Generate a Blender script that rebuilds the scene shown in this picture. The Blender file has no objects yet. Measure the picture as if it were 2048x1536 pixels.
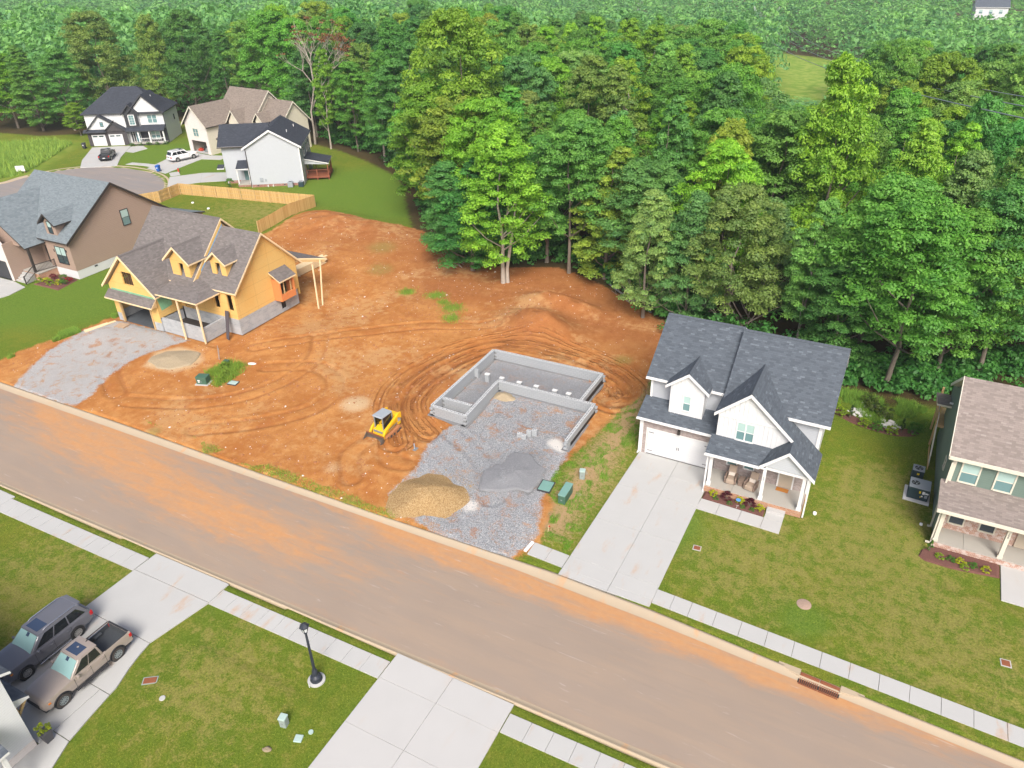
import bpy, bmesh, math, random
import numpy as np
from mathutils import Vector, Matrix
from mathutils.geometry import tessellate_polygon

S = bpy.context.scene
C = S.collection
random.seed(7)
RNG = np.random.default_rng(7)
PI = math.pi

# ------------------------------------------------------------------ camera
CAM_H, CAM_F, CAM_P, CAM_R, CAM_A = 34.5, 1500.0, 0.541052, 0.021718, 0.488881
def cam_matrix():
    c, s = math.cos(CAM_P), math.sin(CAM_P)
    R = Matrix(((1, 0, 0), (0, c, s), (0, -s, c)))
    c, s = math.cos(CAM_R), math.sin(CAM_R)
    R = R @ Matrix(((c, 0, s), (0, 1, 0), (-s, 0, c)))
    R = Matrix.Rotation(CAM_A, 3, 'Z') @ R
    x, up, f = R @ Vector((1, 0, 0)), R @ Vector((0, 0, 1)), R @ Vector((0, 1, 0))
    m = Matrix((x, up, -f)).transposed().to_4x4()
    m.translation = (0, 0, CAM_H)
    return m
cd = bpy.data.cameras.new('camera')
cd.sensor_width = 36.0
cd.lens = 36.0 * CAM_F / 2048
cd.clip_start, cd.clip_end = 0.5, 4000
cam = bpy.data.objects.new('camera', cd)
C.objects.link(cam)
cam.matrix_world = cam_matrix()
S.camera = cam

# ------------------------------------------------------------------ light
SUN_EL, SUN_AZ = math.radians(44), math.radians(150)   # azimuth: clockwise from +Y (south-east of the street)
w = bpy.data.worlds.new('World')
S.world = w
w.use_nodes = True
nt = w.node_tree
sky = nt.nodes.new('ShaderNodeTexSky')
sky.sky_type = 'NISHITA'
sky.sun_disc = False
sky.sun_elevation = SUN_EL
sky.sun_rotation = SUN_AZ
sky.dust_density = 5.0
sky.air_density = 0.6
sky.ozone_density = 0.6
nt.links.new(sky.outputs[0], nt.nodes['Background'].inputs[0])
nt.nodes['Background'].inputs[1].default_value = 0.095
sl = bpy.data.lights.new('sun', 'SUN')
sl.energy = 1.5
sl.angle = math.radians(26)
sl.color = (1.0, 0.98, 0.94)
sun = bpy.data.objects.new('sun', sl)
C.objects.link(sun)
sd = Vector((math.sin(SUN_AZ) * math.cos(SUN_EL), math.cos(SUN_AZ) * math.cos(SUN_EL), math.sin(SUN_EL)))
sun.rotation_euler = sd.to_track_quat('Z', 'Y').to_euler()
sun.location = (0, 0, 80)
S.view_settings.view_transform = 'Standard'
S.view_settings.look = 'None'
S.view_settings.exposure = 1.24
S.view_settings.gamma = 1.0
S.cycles.max_bounces = 5
S.cycles.diffuse_bounces = 2
S.cycles.glossy_bounces = 2
S.cycles.transmission_bounces = 4
S.cycles.transparent_max_bounces = 6
S.cycles.caustics_reflective = False
S.cycles.caustics_refractive = False

# ------------------------------------------------------------------ helpers
class MB:
    """collects polygons for one mesh object"""
    def __init__(s):
        s.v, s.f, s.m, s.uv = [], [], [], []
    def poly(s, pts, m=0, uv=None):
        b = len(s.v)
        s.v += [tuple(p) for p in pts]
        s.f.append(list(range(b, b + len(pts))))
        s.m.append(m); s.uv.append(uv)
        return s
    def mesh(s, verts, faces, m=0):
        b = len(s.v)
        s.v += [tuple(p) for p in verts]
        for f in faces:
            s.f.append([i + b for i in f]); s.m.append(m); s.uv.append(None)
        return s
    def hexa(s, p, m=0, mt=None):
        """8 points: bottom 0-3 ccw, top 4-7 ccw"""
        F = [(3, 2, 1, 0), (4, 5, 6, 7), (0, 1, 5, 4), (1, 2, 6, 5), (2, 3, 7, 6), (3, 0, 4, 7)]
        b = len(s.v)
        s.v += [tuple(q) for q in p]
        for i, f in enumerate(F):
            s.f.append([k + b for k in f]); s.m.append(mt if (mt is not None and i == 1) else m); s.uv.append(None)
        return s
    def box(s, x0, x1, y0, y1, z0, z1, m=0, mt=None):
        return s.hexa([(x0, y0, z0), (x1, y0, z0), (x1, y1, z0), (x0, y1, z0), (x0, y0, z1), (x1, y0, z1), (x1, y1, z1), (x0, y1, z1)], m, mt)
    def boxf(s, fr, u0, u1, o0, o1, z0, z1, m=0):
        q = [fr(u0, o1, z0), fr(u1, o1, z0), fr(u1, o0, z0), fr(u0, o0, z0), fr(u0, o1, z1), fr(u1, o1, z1), fr(u1, o0, z1), fr(u0, o0, z1)]
        return s.hexa(q, m)
    def beam(s, a, b, w=.1, h=.1, m=0):
        a, b = Vector(a), Vector(b)
        d = (b - a).normalized()
        up = Vector((0, 0, 1)) if abs(d.z) < .95 else Vector((0, 1, 0))
        r = d.cross(up).normalized() * w / 2
        u = r.cross(d).normalized() * h / 2
        return s.hexa([a - r - u, a + r - u, b + r - u, b - r - u, a - r + u, a + r + u, b + r + u, b - r + u], m)
    def tube(s, pts, rad, n=8, m=0, cap=True):
        rings = []
        pts = [Vector(p) for p in pts]
        if not isinstance(rad, (list, tuple)): rad = [rad] * len(pts)
        b = len(s.v)
        for i, p in enumerate(pts):
            d = (pts[min(i + 1, len(pts) - 1)] - pts[max(i - 1, 0)]).normalized()
            up = Vector((0, 0, 1)) if abs(d.z) < .9 else Vector((1, 0, 0))
            r = d.cross(up).normalized(); u = r.cross(d)
            for k in range(n):
                a = 2 * PI * k / n
                s.v.append(tuple(p + (r * math.cos(a) + u * math.sin(a)) * rad[i]))
        for i in range(len(pts) - 1):
            for k in range(n):
                k2 = (k + 1) % n
                s.f.append([b + i * n + k, b + i * n + k2, b + (i + 1) * n + k2, b + (i + 1) * n + k]); s.m.append(m); s.uv.append(None)
        if cap:
            s.f.append([b + k for k in range(n)][::-1]); s.m.append(m); s.uv.append(None)
            e = b + (len(pts) - 1) * n
            s.f.append([e + k for k in range(n)]); s.m.append(m); s.uv.append(None)
        return s
    def lathe(s, prof, n=16, m=0, c=(0, 0, 0), cap=True):
        """profile of (r, z) rotated about z"""
        b = len(s.v)
        for r, z in prof:
            for k in range(n):
                a = 2 * PI * k / n
                s.v.append((c[0] + r * math.cos(a), c[1] + r * math.sin(a), c[2] + z))
        for i in range(len(prof) - 1):
            for k in range(n):
                k2 = (k + 1) % n
                s.f.append([b + i * n + k, b + i * n + k2, b + (i + 1) * n + k2, b + (i + 1) * n + k]); s.m.append(m); s.uv.append(None)
        if cap:
            s.f.append([b + k for k in range(n)][::-1]); s.m.append(m); s.uv.append(None)
            e = b + (len(prof) - 1) * n
            s.f.append([e + k for k in range(n)]); s.m.append(m); s.uv.append(None)
        return s
    def prism(s, pts, vec, m=0):
        """planar polygon swept along vec"""
        v = Vector(vec)
        a = [Vector(p) for p in pts]
        b = [p + v for p in a]
        s.poly(a[::-1], m); s.poly(b, m)
        n = len(a)
        for i in range(n):
            j = (i + 1) % n
            s.poly([a[i], a[j], b[j], b[i]], m)
        return s
    def loft(s, loops, m=0, cap=True, mf=None):
        n = len(loops[0]); b = len(s.v)
        for L in loops: s.v += [tuple(p) for p in L]
        for i in range(len(loops) - 1):
            for k in range(n):
                k2 = (k + 1) % n
                s.f.append([b + i * n + k, b + i * n + k2, b + (i + 1) * n + k2, b + (i + 1) * n + k])
                s.m.append(mf(i, k) if mf else m); s.uv.append(None)
        if cap:
            s.f.append([b + k for k in range(n)][::-1]); s.m.append(m); s.uv.append(None)
            e = b + (len(loops) - 1) * n
            s.f.append([e + k for k in range(n)]); s.m.append(m); s.uv.append(None)
        return s
    def slab(s, pts, t=.14, mt=0, ms=1, mu=1):
        """roof plane: pts = top polygon, counter-clockwise from above; UV in metres along and up the slope"""
        p = [Vector(q) for q in pts]
        n = (p[1] - p[0]).cross(p[2] - p[0]).normalized()
        if n.z < 0:
            p = p[::-1]; n = -n
        h = Vector((0, 0, 1)).cross(n)
        h = h.normalized() if h.length > 1e-5 else Vector((1, 0, 0))
        v = n.cross(h)
        s.poly(p, mt, [(q.dot(h), q.dot(v)) for q in p])
        d = Vector((0, 0, -t))
        q = [a + d for a in p]
        s.poly(q[::-1], mu)
        for i in range(len(p)):
            j = (i + 1) % len(p)
            s.poly([q[i], q[j], p[j], p[i]], ms)
        return s
    def build(s, name, mats, parent=None, off=(0, 0, 0), bevel=0, seg=1, smooth=0, kind=None, link=True):
        me = bpy.data.meshes.new(name)
        v = [(a[0] - off[0], a[1] - off[1], a[2] - off[2]) for a in s.v]
        me.from_pydata(v, [], s.f)
        if not isinstance(mats, (list, tuple)): mats = [mats]
        for m in mats: me.materials.append(MAT[m] if isinstance(m, str) else m)
        if len(mats) > 1: me.polygons.foreach_set('material_index', s.m)
        if any(u is not None for u in s.uv):
            ul = me.uv_layers.new(name='UVMap')
            for p, u in zip(me.polygons, s.uv):
                if u:
                    for li, c in zip(p.loop_indices, u): ul.data[li].uv = c
        if bevel or smooth:
            bm = bmesh.new(); bm.from_mesh(me)
            bmesh.ops.remove_doubles(bm, verts=bm.verts, dist=1e-4)
            bmesh.ops.recalc_face_normals(bm, faces=bm.faces)
            if bevel:
                ed = [e for e in bm.edges if len(e.link_faces) == 2 and e.calc_face_angle(0) > .5]
                bmesh.ops.bevel(bm, geom=ed, offset=bevel, segments=seg, affect='EDGES', profile=.5, clamp_overlap=True)
            if smooth:
                for f in bm.faces: f.smooth = True
                for e in bm.edges:
                    if len(e.link_faces) == 2 and e.calc_face_angle(0) > math.radians(smooth): e.smooth = False
            bm.to_mesh(me); bm.free()
        me.update()
        o = bpy.data.objects.new(name, me)
        C.objects.link(o)
        if parent: o.parent = parent
        if kind: o['kind'] = kind
        return o

def thing(name, label, cat, loc=(0, 0, 0), rz=0, group=None):
    o = bpy.data.objects.new(name, None)
    o.empty_display_size = .2
    C.objects.link(o)
    o.location = loc; o.rotation_euler = (0, 0, rz)
    o['label'] = label; o['category'] = cat
    if group: o['group'] = group
    return o
def tag(o, label, cat, group=None):
    o['label'] = label; o['category'] = cat
    if group: o['group'] = group
    return o
def struct(o):
    o['kind'] = 'structure'
    return o
def copy_tree(o, parent=None):
    c = o.copy()
    C.objects.link(c)
    c.parent = parent
    for ch in o.children: copy_tree(ch, c)
    return c
def mesh_np(name, v, f, mats, parent=None, attrs=None, smooth=False, kind=None):
    """fast mesh from numpy arrays; f is (n,3) or (n,4)"""
    me = bpy.data.meshes.new(name)
    n, k = f.shape
    me.vertices.add(len(v)); me.vertices.foreach_set('co', np.ascontiguousarray(v, np.float32).ravel())
    me.loops.add(n * k); me.loops.foreach_set('vertex_index', np.ascontiguousarray(f, np.int32).ravel())
    me.polygons.add(n); me.polygons.foreach_set('loop_start', np.arange(0, n * k, k, dtype=np.int32))
    if smooth: me.polygons.foreach_set('use_smooth', np.ones(n, bool))
    for m in (mats if isinstance(mats, (list, tuple)) else [mats]): me.materials.append(MAT[m] if isinstance(m, str) else m)
    me.update(calc_edges=True)
    for an, a in (attrs or {}).items():
        at = me.attributes.new(an, 'FLOAT', 'POINT'); at.data.foreach_set('value', np.ascontiguousarray(a, np.float32))
    o = bpy.data.objects.new(name, me)
    C.objects.link(o)
    if parent: o.parent = parent
    if kind: o['kind'] = kind
    return o
# ------------------------------------------------------------------ materials
MAT = {}
class NT:
    def __init__(s, name):
        m = bpy.data.materials.new(name); m.use_nodes = True
        s.mat, s.t = m, m.node_tree
        s.b = s.t.nodes['Principled BSDF']
        s.out = s.t.nodes['Material Output']
        MAT[name] = m
    def n(s, typ, **kw):
        nd = s.t.nodes.new('ShaderNode' + typ)
        for k, v in kw.items():
            if k in ('operation', 'blend_type', 'data_type', 'attribute_name', 'noise_dimensions', 'feature', 'offset', 'squash', 'offset_frequency', 'interpolation_type', 'wave_type', 'bands_direction', 'distance'): setattr(nd, k, v)
        return nd
    def l(s, a, b): s.t.links.new(a, b)
    def set(s, sock, v):
        if hasattr(v, 'is_output'): s.l(v, sock)
        else: sock.default_value = v
    def math(s, op, a, b=0.0, c=None, clamp=False):
        nd = s.n('Math', operation=op); nd.use_clamp = clamp
        s.set(nd.inputs[0], a); s.set(nd.inputs[1], b)
        if c is not None: s.set(nd.inputs[2], c)
        return nd.outputs[0]
    def mix(s, f, a, b, mode='MIX'):
        nd = s.n('Mix', data_type='RGBA', blend_type=mode)
        s.set(nd.inputs[0], f); s.set(nd.inputs[6], c4(a)); s.set(nd.inputs[7], c4(b))
        return nd.outputs[2]
    def coord(s, kind='Object'):
        return s.n('TexCoord').outputs[kind]
    def mapping(s, vec, scale=(1, 1, 1), rot=(0, 0, 0), loc=(0, 0, 0)):
        nd = s.n('Mapping'); s.l(vec, nd.inputs[0])
        nd.inputs[1].default_value = loc; nd.inputs[2].default_value = rot; nd.inputs[3].default_value = scale
        return nd.outputs[0]
    def noise(s, vec, scale=5, detail=3, rough=.55, dist=0):
        nd = s.n('TexNoise'); s.l(vec, nd.inputs['Vector'])
        nd.inputs['Scale'].default_value = scale; nd.inputs['Detail'].default_value = detail
        nd.inputs['Roughness'].default_value = rough; nd.inputs['Distortion'].default_value = dist
        return nd.outputs[0]
    def ramp(s, f, stops):
        nd = s.n('ValToRGB'); s.l(f, nd.inputs[0])
        el = nd.color_ramp.elements
        el[0].position, el[0].color = stops[0][0], c4(stops[0][1])
        el[1].position, el[1].color = stops[-1][0], c4(stops[-1][1])
        for p, c in stops[1:-1]:
            e = el.new(p); e.color = c4(c)
        return nd.outputs[0]
    def step(s, x, lo, hi):
        nd = s.n('MapRange', interpolation_type='SMOOTHSTEP')
        s.set(nd.inputs[0], x); nd.inputs[1].default_value = lo; nd.inputs[2].default_value = hi
        return nd.outputs[0]
    def attr(s, name):
        return s.n('Attribute', attribute_name=name).outputs['Fac']
    def bump(s, h, strength=.5, dist=.02):
        nd = s.n('Bump'); s.l(h, nd.inputs['Height'])
        nd.inputs['Strength'].default_value = strength; nd.inputs['Distance'].default_value = dist
        s.l(nd.outputs[0], s.b.inputs['Normal'])
    def fin(s, col, rough=.85, spec=.3, metal=0.0, coat=0.0):
        s.set(s.b.inputs['Base Color'], c4(col) if not hasattr(col, 'is_output') else col)
        s.set(s.b.inputs['Roughness'], rough)
        s.b.inputs['Specular IOR Level'].default_value = spec
        s.b.inputs['Metallic'].default_value = metal
        if coat: s.b.inputs['Coat Weight'].default_value = coat
        return s.mat
def c4(c):
    if hasattr(c, 'is_output'): return c
    return (c[0], c[1], c[2], 1.0)
def mul(c, k): return (c[0] * k, c[1] * k, c[2] * k)

def plain(name, col, rough=.7, var=.08, scale=3.0, spec=.3, metal=0.0, coat=0.0, bump=0.0, bscale=60):
    N = NT(name)
    v = N.coord()
    n = N.noise(v, scale, 4)
    c = N.mix(n, mul(col, 1 - var), mul(col, 1 + var))
    if bump: N.bump(N.noise(v, bscale, 3), bump, .01)
    N.fin(c, rough, spec, metal, coat)
def shingle(name, lo, mid, hi, row=.143, wid=.32):
    N = NT(name)
    uv = N.coord('UV')
    br = N.n('TexBrick', offset=.37, offset_frequency=2, squash=1.0)
    N.l(uv, br.inputs['Vector'])
    br.inputs['Color1'].default_value = (0, 0, 0, 1); br.inputs['Color2'].default_value = (1, 1, 1, 1); br.inputs['Mortar'].default_value = (.0, .0, .0, 1)
    br.inputs['Scale'].default_value = 1.0; br.inputs['Mortar Size'].default_value = .008; br.inputs['Mortar Smooth'].default_value = .1
    br.inputs['Bias'].default_value = -.1; br.inputs['Brick Width'].default_value = wid; br.inputs['Row Height'].default_value = row
    c = N.ramp(br.outputs[0], [(0.0, lo), (.45, mid), (.78, mul(mid, 1.12)), (1.0, hi)])
    big = N.noise(uv, .35, 3)
    c = N.mix(N.step(big, .3, .75), mul(lo, .6), c, 'MIX') if False else N.mix(.22, c, N.mix(big, mul(mid, .55), mul(mid, 1.5)))
    fine = N.noise(uv, 60, 2)
    c = N.mix(.35, c, N.mix(fine, mul(lo, .6), mul(hi, 1.1)))
    N.bump(N.math('SUBTRACT', br.outputs[0], N.math('MULTIPLY', br.outputs[1], 1.5)), .5, .012)
    N.fin(c, .93, .2)
def siding(name, col, lap=.15, depth=.5, batten=False):
    N = NT(name)
    v = N.coord()
    sx = N.n('SeparateXYZ'); N.l(v, sx.inputs[0])
    fr = N.math('FRACT', N.math('DIVIDE', sx.outputs[2], lap))
    line = N.step(fr, .86, .98)
    n = N.noise(v, 2.0, 3)
    c = N.mix(n, mul(col, .95), mul(col, 1.04))
    c = N.mix(N.math('MULTIPLY', line, .35), c, mul(col, .45))
    N.bump(N.math('SUBTRACT', 1.0, fr), depth, .02)
    N.fin(c, .55, .35)
def brick(name, a, b, mortar, whitewash=0.0):
    N = NT(name)
    v = N.coord()
    sx = N.n('SeparateXYZ'); N.l(v, sx.inputs[0])
    cb = N.n('CombineXYZ')
    N.l(N.math('ADD', sx.outputs[0], sx.outputs[1]), cb.inputs[0]); N.l(sx.outputs[2], cb.inputs[1])
    br = N.n('TexBrick', offset=.5)
    N.l(cb.outputs[0], br.inputs['Vector'])
    br.inputs['Color1'].default_value = c4(a); br.inputs['Color2'].default_value = c4(b); br.inputs['Mortar'].default_value = c4(mortar)
    br.inputs['Scale'].default_value = 1; br.inputs['Brick Width'].default_value = .21; br.inputs['Row Height'].default_value = .075
    br.inputs['Mortar Size'].default_value = .009; br.inputs['Mortar Smooth'].default_value = .3
    n = N.noise(v, 3.5, 4)
    c = N.mix(N.step(n, .52, .62), br.outputs[0], N.mix(.5, br.outputs[0], mortar)) if whitewash == 0 else N.mix(N.math('MULTIPLY', N.step(n, .45, .6), whitewash), br.outputs[0], (.62, .58, .54))
    N.bump(N.math('MULTIPLY', br.outputs[1], -1.0), .5, .01)
    N.fin(c, .9, .25)

plain('white_trim', (.66, .66, .65), .5, .03)
plain('white_paint', (.60, .61, .615), .5, .03)
plain('cream_trim', (.60, .565, .47), .55, .04)
plain('black_trim', (.03, .03, .034), .5, .1)
plain('bronze_trim', (.045, .038, .034), .5, .1)
plain('charcoal', (.045, .047, .052), .6, .15)
siding('white_siding', (.60, .61, .615))
siding('grey_siding', (.40, .42, .45), .13)
siding('pale_siding', (.43, .455, .485), .14, .3)
siding('tan_siding', (.335, .245, .195), .2, .8)
siding('green_siding', (.135, .19, .162), .16, .6)
siding('cream_siding', (.60, .555, .45), .15, .3)
siding('black_siding', (.035, .037, .042), .15, .4)
brick('grey_brick', (.36, .29, .27), (.24, .19, .18), (.40, .37, .35))
brick('red_brick', (.33, .15, .10), (.42, .25, .18), (.55, .48, .43), .55)
brick('dark_brick', (.06, .055, .06), (.085, .075, .078), (.05, .05, .05))
brick('white_brick', (.66, .62, .58), (.58, .53, .49), (.64, .60, .56))
brick('red_base', (.30, .11, .08), (.24, .09, .065), (.38, .30, .26))
brick('tan_brick', (.42, .22, .12), (.34, .16, .09), (.42, .32, .25))
shingle('shingle_slate', (.033, .041, .053), (.066, .08, .098), (.215, .245, .275))
shingle('shingle_black', (.022, .025, .033), (.04, .046, .058), (.085, .095, .115))
shingle('shingle_blue', (.105, .13, .145), (.16, .19, .205), (.24, .275, .29))
shingle('shingle_driftwood', (.095, .084, .08), (.15, .135, .128), (.26, .24, .23))
shingle('shingle_tan', (.15, .122, .108), (.235, .195, .175), (.36, .32, .295))
shingle('shingle_brown', (.13, .105, .085), (.21, .175, .145), (.31, .265, .23))
plain('lumber', (.50, .34, .16), .75, .18, 4)
plain('lumber_pale', (.72, .56, .34), .75, .14, 4)
plain('stud_dark', (.16, .10, .06), .9, .2, 3)
plain('orange_board', (.62, .22, .075), .7, .1, 3)
plain('deck_red', (.22, .075, .04), .7, .2, 3)
plain('rust', (.22, .075, .035), .85, .3, 12, bump=.3)
plain('pier_cap', (.62, .62, .61), .9, .08, 6)
plain('metal_grey', (.32, .34, .36), .45, .1, 5, metal=.3)
plain('galvanised', (.45, .48, .50), .4, .1, 5, metal=.6)
plain('machine_yellow', (.72, .42, .012), .42, .12, 3, coat=.2)
plain('machine_grey', (.20, .23, .23), .5, .12, 4)
plain('worn_steel', (.17, .15, .13), .5, .35, 9, metal=.5)
plain('mud', (.34, .145, .06), .95, .3, 9, bump=.6, bscale=25)
plain('rubber', (.028, .027, .027), .85, .2, 12)
plain('tyre_dusty', (.055, .048, .043), .9, .25, 14)
plain('chrome', (.62, .63, .65), .22, .05, 5, metal=.9)
plain('alloy', (.48, .47, .45), .35, .06, 5, metal=.6)
plain('paint_tan', (.29, .245, .21), .34, .04, 1.5, spec=.5, coat=.7)
plain('paint_grey', (.12, .122, .138), .28, .06, 1.5, spec=.5, coat=.8)
plain('paint_black', (.018, .02, .024), .3, .1, 1.5, spec=.5, coat=.8)
plain('paint_white', (.68, .68, .68), .3, .03, 1.5, spec=.5, coat=.7)
plain('plastic_black', (.03, .031, .034), .6, .12, 6)
plain('bed_liner', (.05, .056, .062), .8, .18, 9)
plain('car_glass', (.014, .017, .019), .06, .1, 2, spec=.7)
plain('windscreen', (.24, .40, .39), .07, .08, 1.2, spec=.7)
plain('sunroof', (.035, .055, .10), .06, .05, 2, spec=.8)
plain('red_lens', (.42, .012, .015), .2, .1, 8, spec=.6)
plain('amber_lens', (.62, .20, .03), .25, .1, 8)
plain('clear_lens', (.55, .57, .58), .15, .2, 14, spec=.7)
plain('glass_blind', (.36, .50, .475), .12, .08, .8, spec=.6)
plain('glass_teal', (.13, .235, .24), .08, .12, .8, spec=.7)
plain('glass_dark', (.03, .055, .06), .06, .2, .8, spec=.7)
plain('screen_grey', (.055, .07, .085), .5, .1, 3)
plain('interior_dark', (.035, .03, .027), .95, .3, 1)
plain('slab_dark', (.075, .085, .095), .7, .4, .8)
plain('teal_paint', (.05, .14, .17), .45, .08)
plain('door_taupe', (.43, .37, .29), .5, .06)
plain('doormat', (.42, .17, .035), .95, .15, 12)
plain('wicker', (.20, .145, .115), .8, .2, 25, bump=.5, bscale=60)
plain('cushion', (.34, .265, .205), .9, .08, 4)
plain('cushion_light', (.58, .51, .44), .9, .12, 9)
plain('mulch', (.135, .062, .05), .98, .4, 14, bump=.9, bscale=30)
plain('utility_green', (.055, .125, .085), .55, .12, 4)
plain('utility_teal', (.16, .30, .26), .6, .12, 4)
plain('utility_pale', (.36, .47, .43), .6, .12, 4)
plain('utility_grey', (.25, .30, .28), .6, .15, 5)
plain('ac_dark', (.03, .055, .065), .6, .15, 8)
plain('ac_grey', (.30, .33, .36), .5, .1, 5)
plain('sticker_yellow', (.78, .58, .02), .6, .05)
plain('sticker_white', (.75, .76, .78), .6, .05)
plain('bin_blue', (.02, .10, .38), .5, .1)
plain('hydrant_red', (.50, .06, .03), .5, .1)
plain('sign_blue', (.10, .30, .68), .5, .1)
plain('pot_grey', (.07, .07, .078), .6, .1)
plain('lamp_black', (.028, .033, .045), .45, .15, 6)
plain('lamp_glass', (.62, .64, .66), .3, .1)
plain('poly_black', (.018, .018, .02), .45, .3, 4)
plain('pallet_wood', (.42, .30, .20), .9, .2, 6)
plain('pipe_white', (.80, .80, .80), .45, .03)
plain('lime', (.72, .70, .66), .95, .1, 6)
plain('purlin_purple', (.045, .035, .04), .5, .2, 4)
plain('manhole', (.33, .235, .18), .9, .25, 9, bump=.4)
plain('lattice_steel', (.40, .42, .42), .6, .1, 3)
plain('wire', (.30, .33, .34), .5, .1, 3)
plain('stone_white', (.60, .585, .56), .9, .18, 3, bump=.5, bscale=8)
plain('bark', (.185, .155, .125), .95, .35, 2.5, bump=.9, bscale=9)
plain('bark_pale', (.36, .315, .265), .92, .3, 2.0, bump=.7, bscale=9)
plain('dead_twig', (.33, .27, .23), .95, .25, 2)

# oriented strand board: speckled tan-yellow sheets
N = NT('osb'); v = N.coord()
sx = N.n('SeparateXYZ'); N.l(v, sx.inputs[0])
c = N.mix(N.noise(v, 26, 4, .7), (.50, .295, .085), (.80, .56, .21))
c = N.mix(N.step(N.noise(v, .7, 3), .35, .75), c, N.mix(.5, c, (.66, .37, .10)))
zz = N.math('FRACT', N.math('DIVIDE', N.math('ADD', sx.outputs[2], .35), 1.22))
c = N.mix(N.math('MULTIPLY', N.step(zz, .97, .99), .55), c, (.30, .17, .06))
hz = N.math('FRACT', N.math('DIVIDE', N.math('ADD', N.math('ADD', sx.outputs[0], sx.outputs[1]), .1), 2.44))
c = N.mix(N.math('MULTIPLY', N.step(hz, .985, .993), .5), c, (.30, .17, .06))
c = N.mix(N.math('MULTIPLY', N.step(N.noise(v, 5, 5, .75), .58, .72), .4), c, (.42, .24, .07))
N.fin(c, .82, .25)
# house wrap / water-proofing tints on the framed house
plain('wrap_green', (.20, .42, .25), .7, .3, 3)
plain('flash_blue', (.20, .36, .55), .6, .2, 3)

# concrete
def concrete(name, col, stain=.5, dirt=(.44, .25, .12)):
    N = NT(name); v = N.coord()
    oi = N.n('ObjectInfo')
    cb = N.n('VectorMath', operation='ADD'); N.l(v, cb.inputs[0]); N.l(oi.outputs['Location'], cb.inputs[1])
    p = cb.outputs[0]
    c = N.mix(N.noise(p, .55, 4), mul(col, .92), mul(col, 1.05))
    c = N.mix(N.math('MULTIPLY', N.noise(p, 22, 3, .7), .25), c, mul(col, .75))
    c = N.mix(N.math('MULTIPLY', oi.outputs['Random'], .12), c, mul(col, .82))
    st = N.math('MULTIPLY', N.step(N.noise(N.mapping(p, (1.0, .3, 1)), 1.1, 4, .6), .56, .72), stain)
    c = N.mix(N.math('MULTIPLY', st, N.noise(p, 6, 3)), c, dirt)
    N.bump(N.noise(p, 120, 2), .15, .004)
    N.fin(c, .9, .25)
concrete('concrete', (.43, .43, .415), .8)
concrete('concrete_fresh', (.45, .445, .43), .18)
concrete('concrete_porch', (.38, .36, .32), .3)
concrete('kerb_concrete', (.42, .34, .24), .9, (.55, .27, .10))
concrete('block', (.33, .35, .365), .05)
concrete('block_top', (.50, .515, .52), .0)
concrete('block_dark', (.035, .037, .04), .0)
concrete('block_wall', (.20, .205, .21), .2)

# block courses drawn on the framed house's foundation
N = NT('block_course'); v = N.coord()
sx = N.n('SeparateXYZ'); N.l(v, sx.inputs[0])
cb = N.n('CombineXYZ'); N.l(N.math('ADD', sx.outputs[0], sx.outputs[1]), cb.inputs[0]); N.l(sx.outputs[2], cb.inputs[1])
br = N.n('TexBrick', offset=.5); N.l(cb.outputs[0], br.inputs['Vector'])
br.inputs['Color1'].default_value = (.37, .385, .395, 1); br.inputs['Color2'].default_value = (.29, .31, .325, 1); br.inputs['Mortar'].default_value = (.42, .42, .41, 1)
br.inputs['Scale'].default_value = 1; br.inputs['Brick Width'].default_value = .4; br.inputs['Row Height'].default_value = .2; br.inputs['Mortar Size'].default_value = .008
c = N.mix(N.math('MULTIPLY', N.step(N.noise(v, 1.2, 4), .4, .7), .5), br.outputs[0], (.44, .45, .46))
N.bump(N.math('MULTIPLY', br.outputs[1], -1.0), .35, .008)
N.fin(c, .92, .2)

# asphalt with clay dust; attribute dust painted by hand where trucks drag clay out
def asphalt(name, base, warm):
    N = NT(name); v = N.coord()
    c = N.mix(N.noise(v, .3, 4), mul(base, .93), mul(base, 1.06))
    c = N.mix(N.step(N.noise(N.mapping(v, (.10, .8, 1)), 1.3, 5, .62, .4), .38, .72), c, N.mix(.5, c, warm))
    dn = N.noise(N.mapping(v, (.22, 1.0, 1)), 1.9, 6, .68, .6)
    d = N.step(N.math('ADD', N.attr('dust'), N.math('MULTIPLY', N.math('SUBTRACT', dn, .5), 1.5)), .3, 1.25)
    c = N.mix(N.math('MULTIPLY', d, .85), c, N.mix(N.noise(v, 3, 4), (.47, .20, .065), (.52, .29, .125)))
    w2 = N.noise(N.mapping(v, (.35, 3.2, 1), (0, 0, .35)), 1.2, 4, .6, .8)
    c = N.mix(N.math('MULTIPLY', N.step(w2, .64, .72), .35), c, (.50, .44, .39))
    w3 = N.noise(N.mapping(v, (.12, 1.6, 1), (0, 0, -.05)), 2.2, 4, .6, .5)
    c = N.mix(N.math('MULTIPLY', N.step(w3, .6, .72), .13), c, mul(base, .6))
    sp = N.noise(v, 70, 2, .8)
    c = N.mix(N.math('MULTIPLY', N.step(sp, .5, .75), .3), c, mul(base, .62))
    N.bump(sp, .3, .006)
    N.fin(c, .92, .2)
asphalt('asphalt', (.28, .222, .176), (.335, .25, .18))
asphalt('asphalt_far', (.23, .21, .20), (.31, .25, .20))

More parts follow.
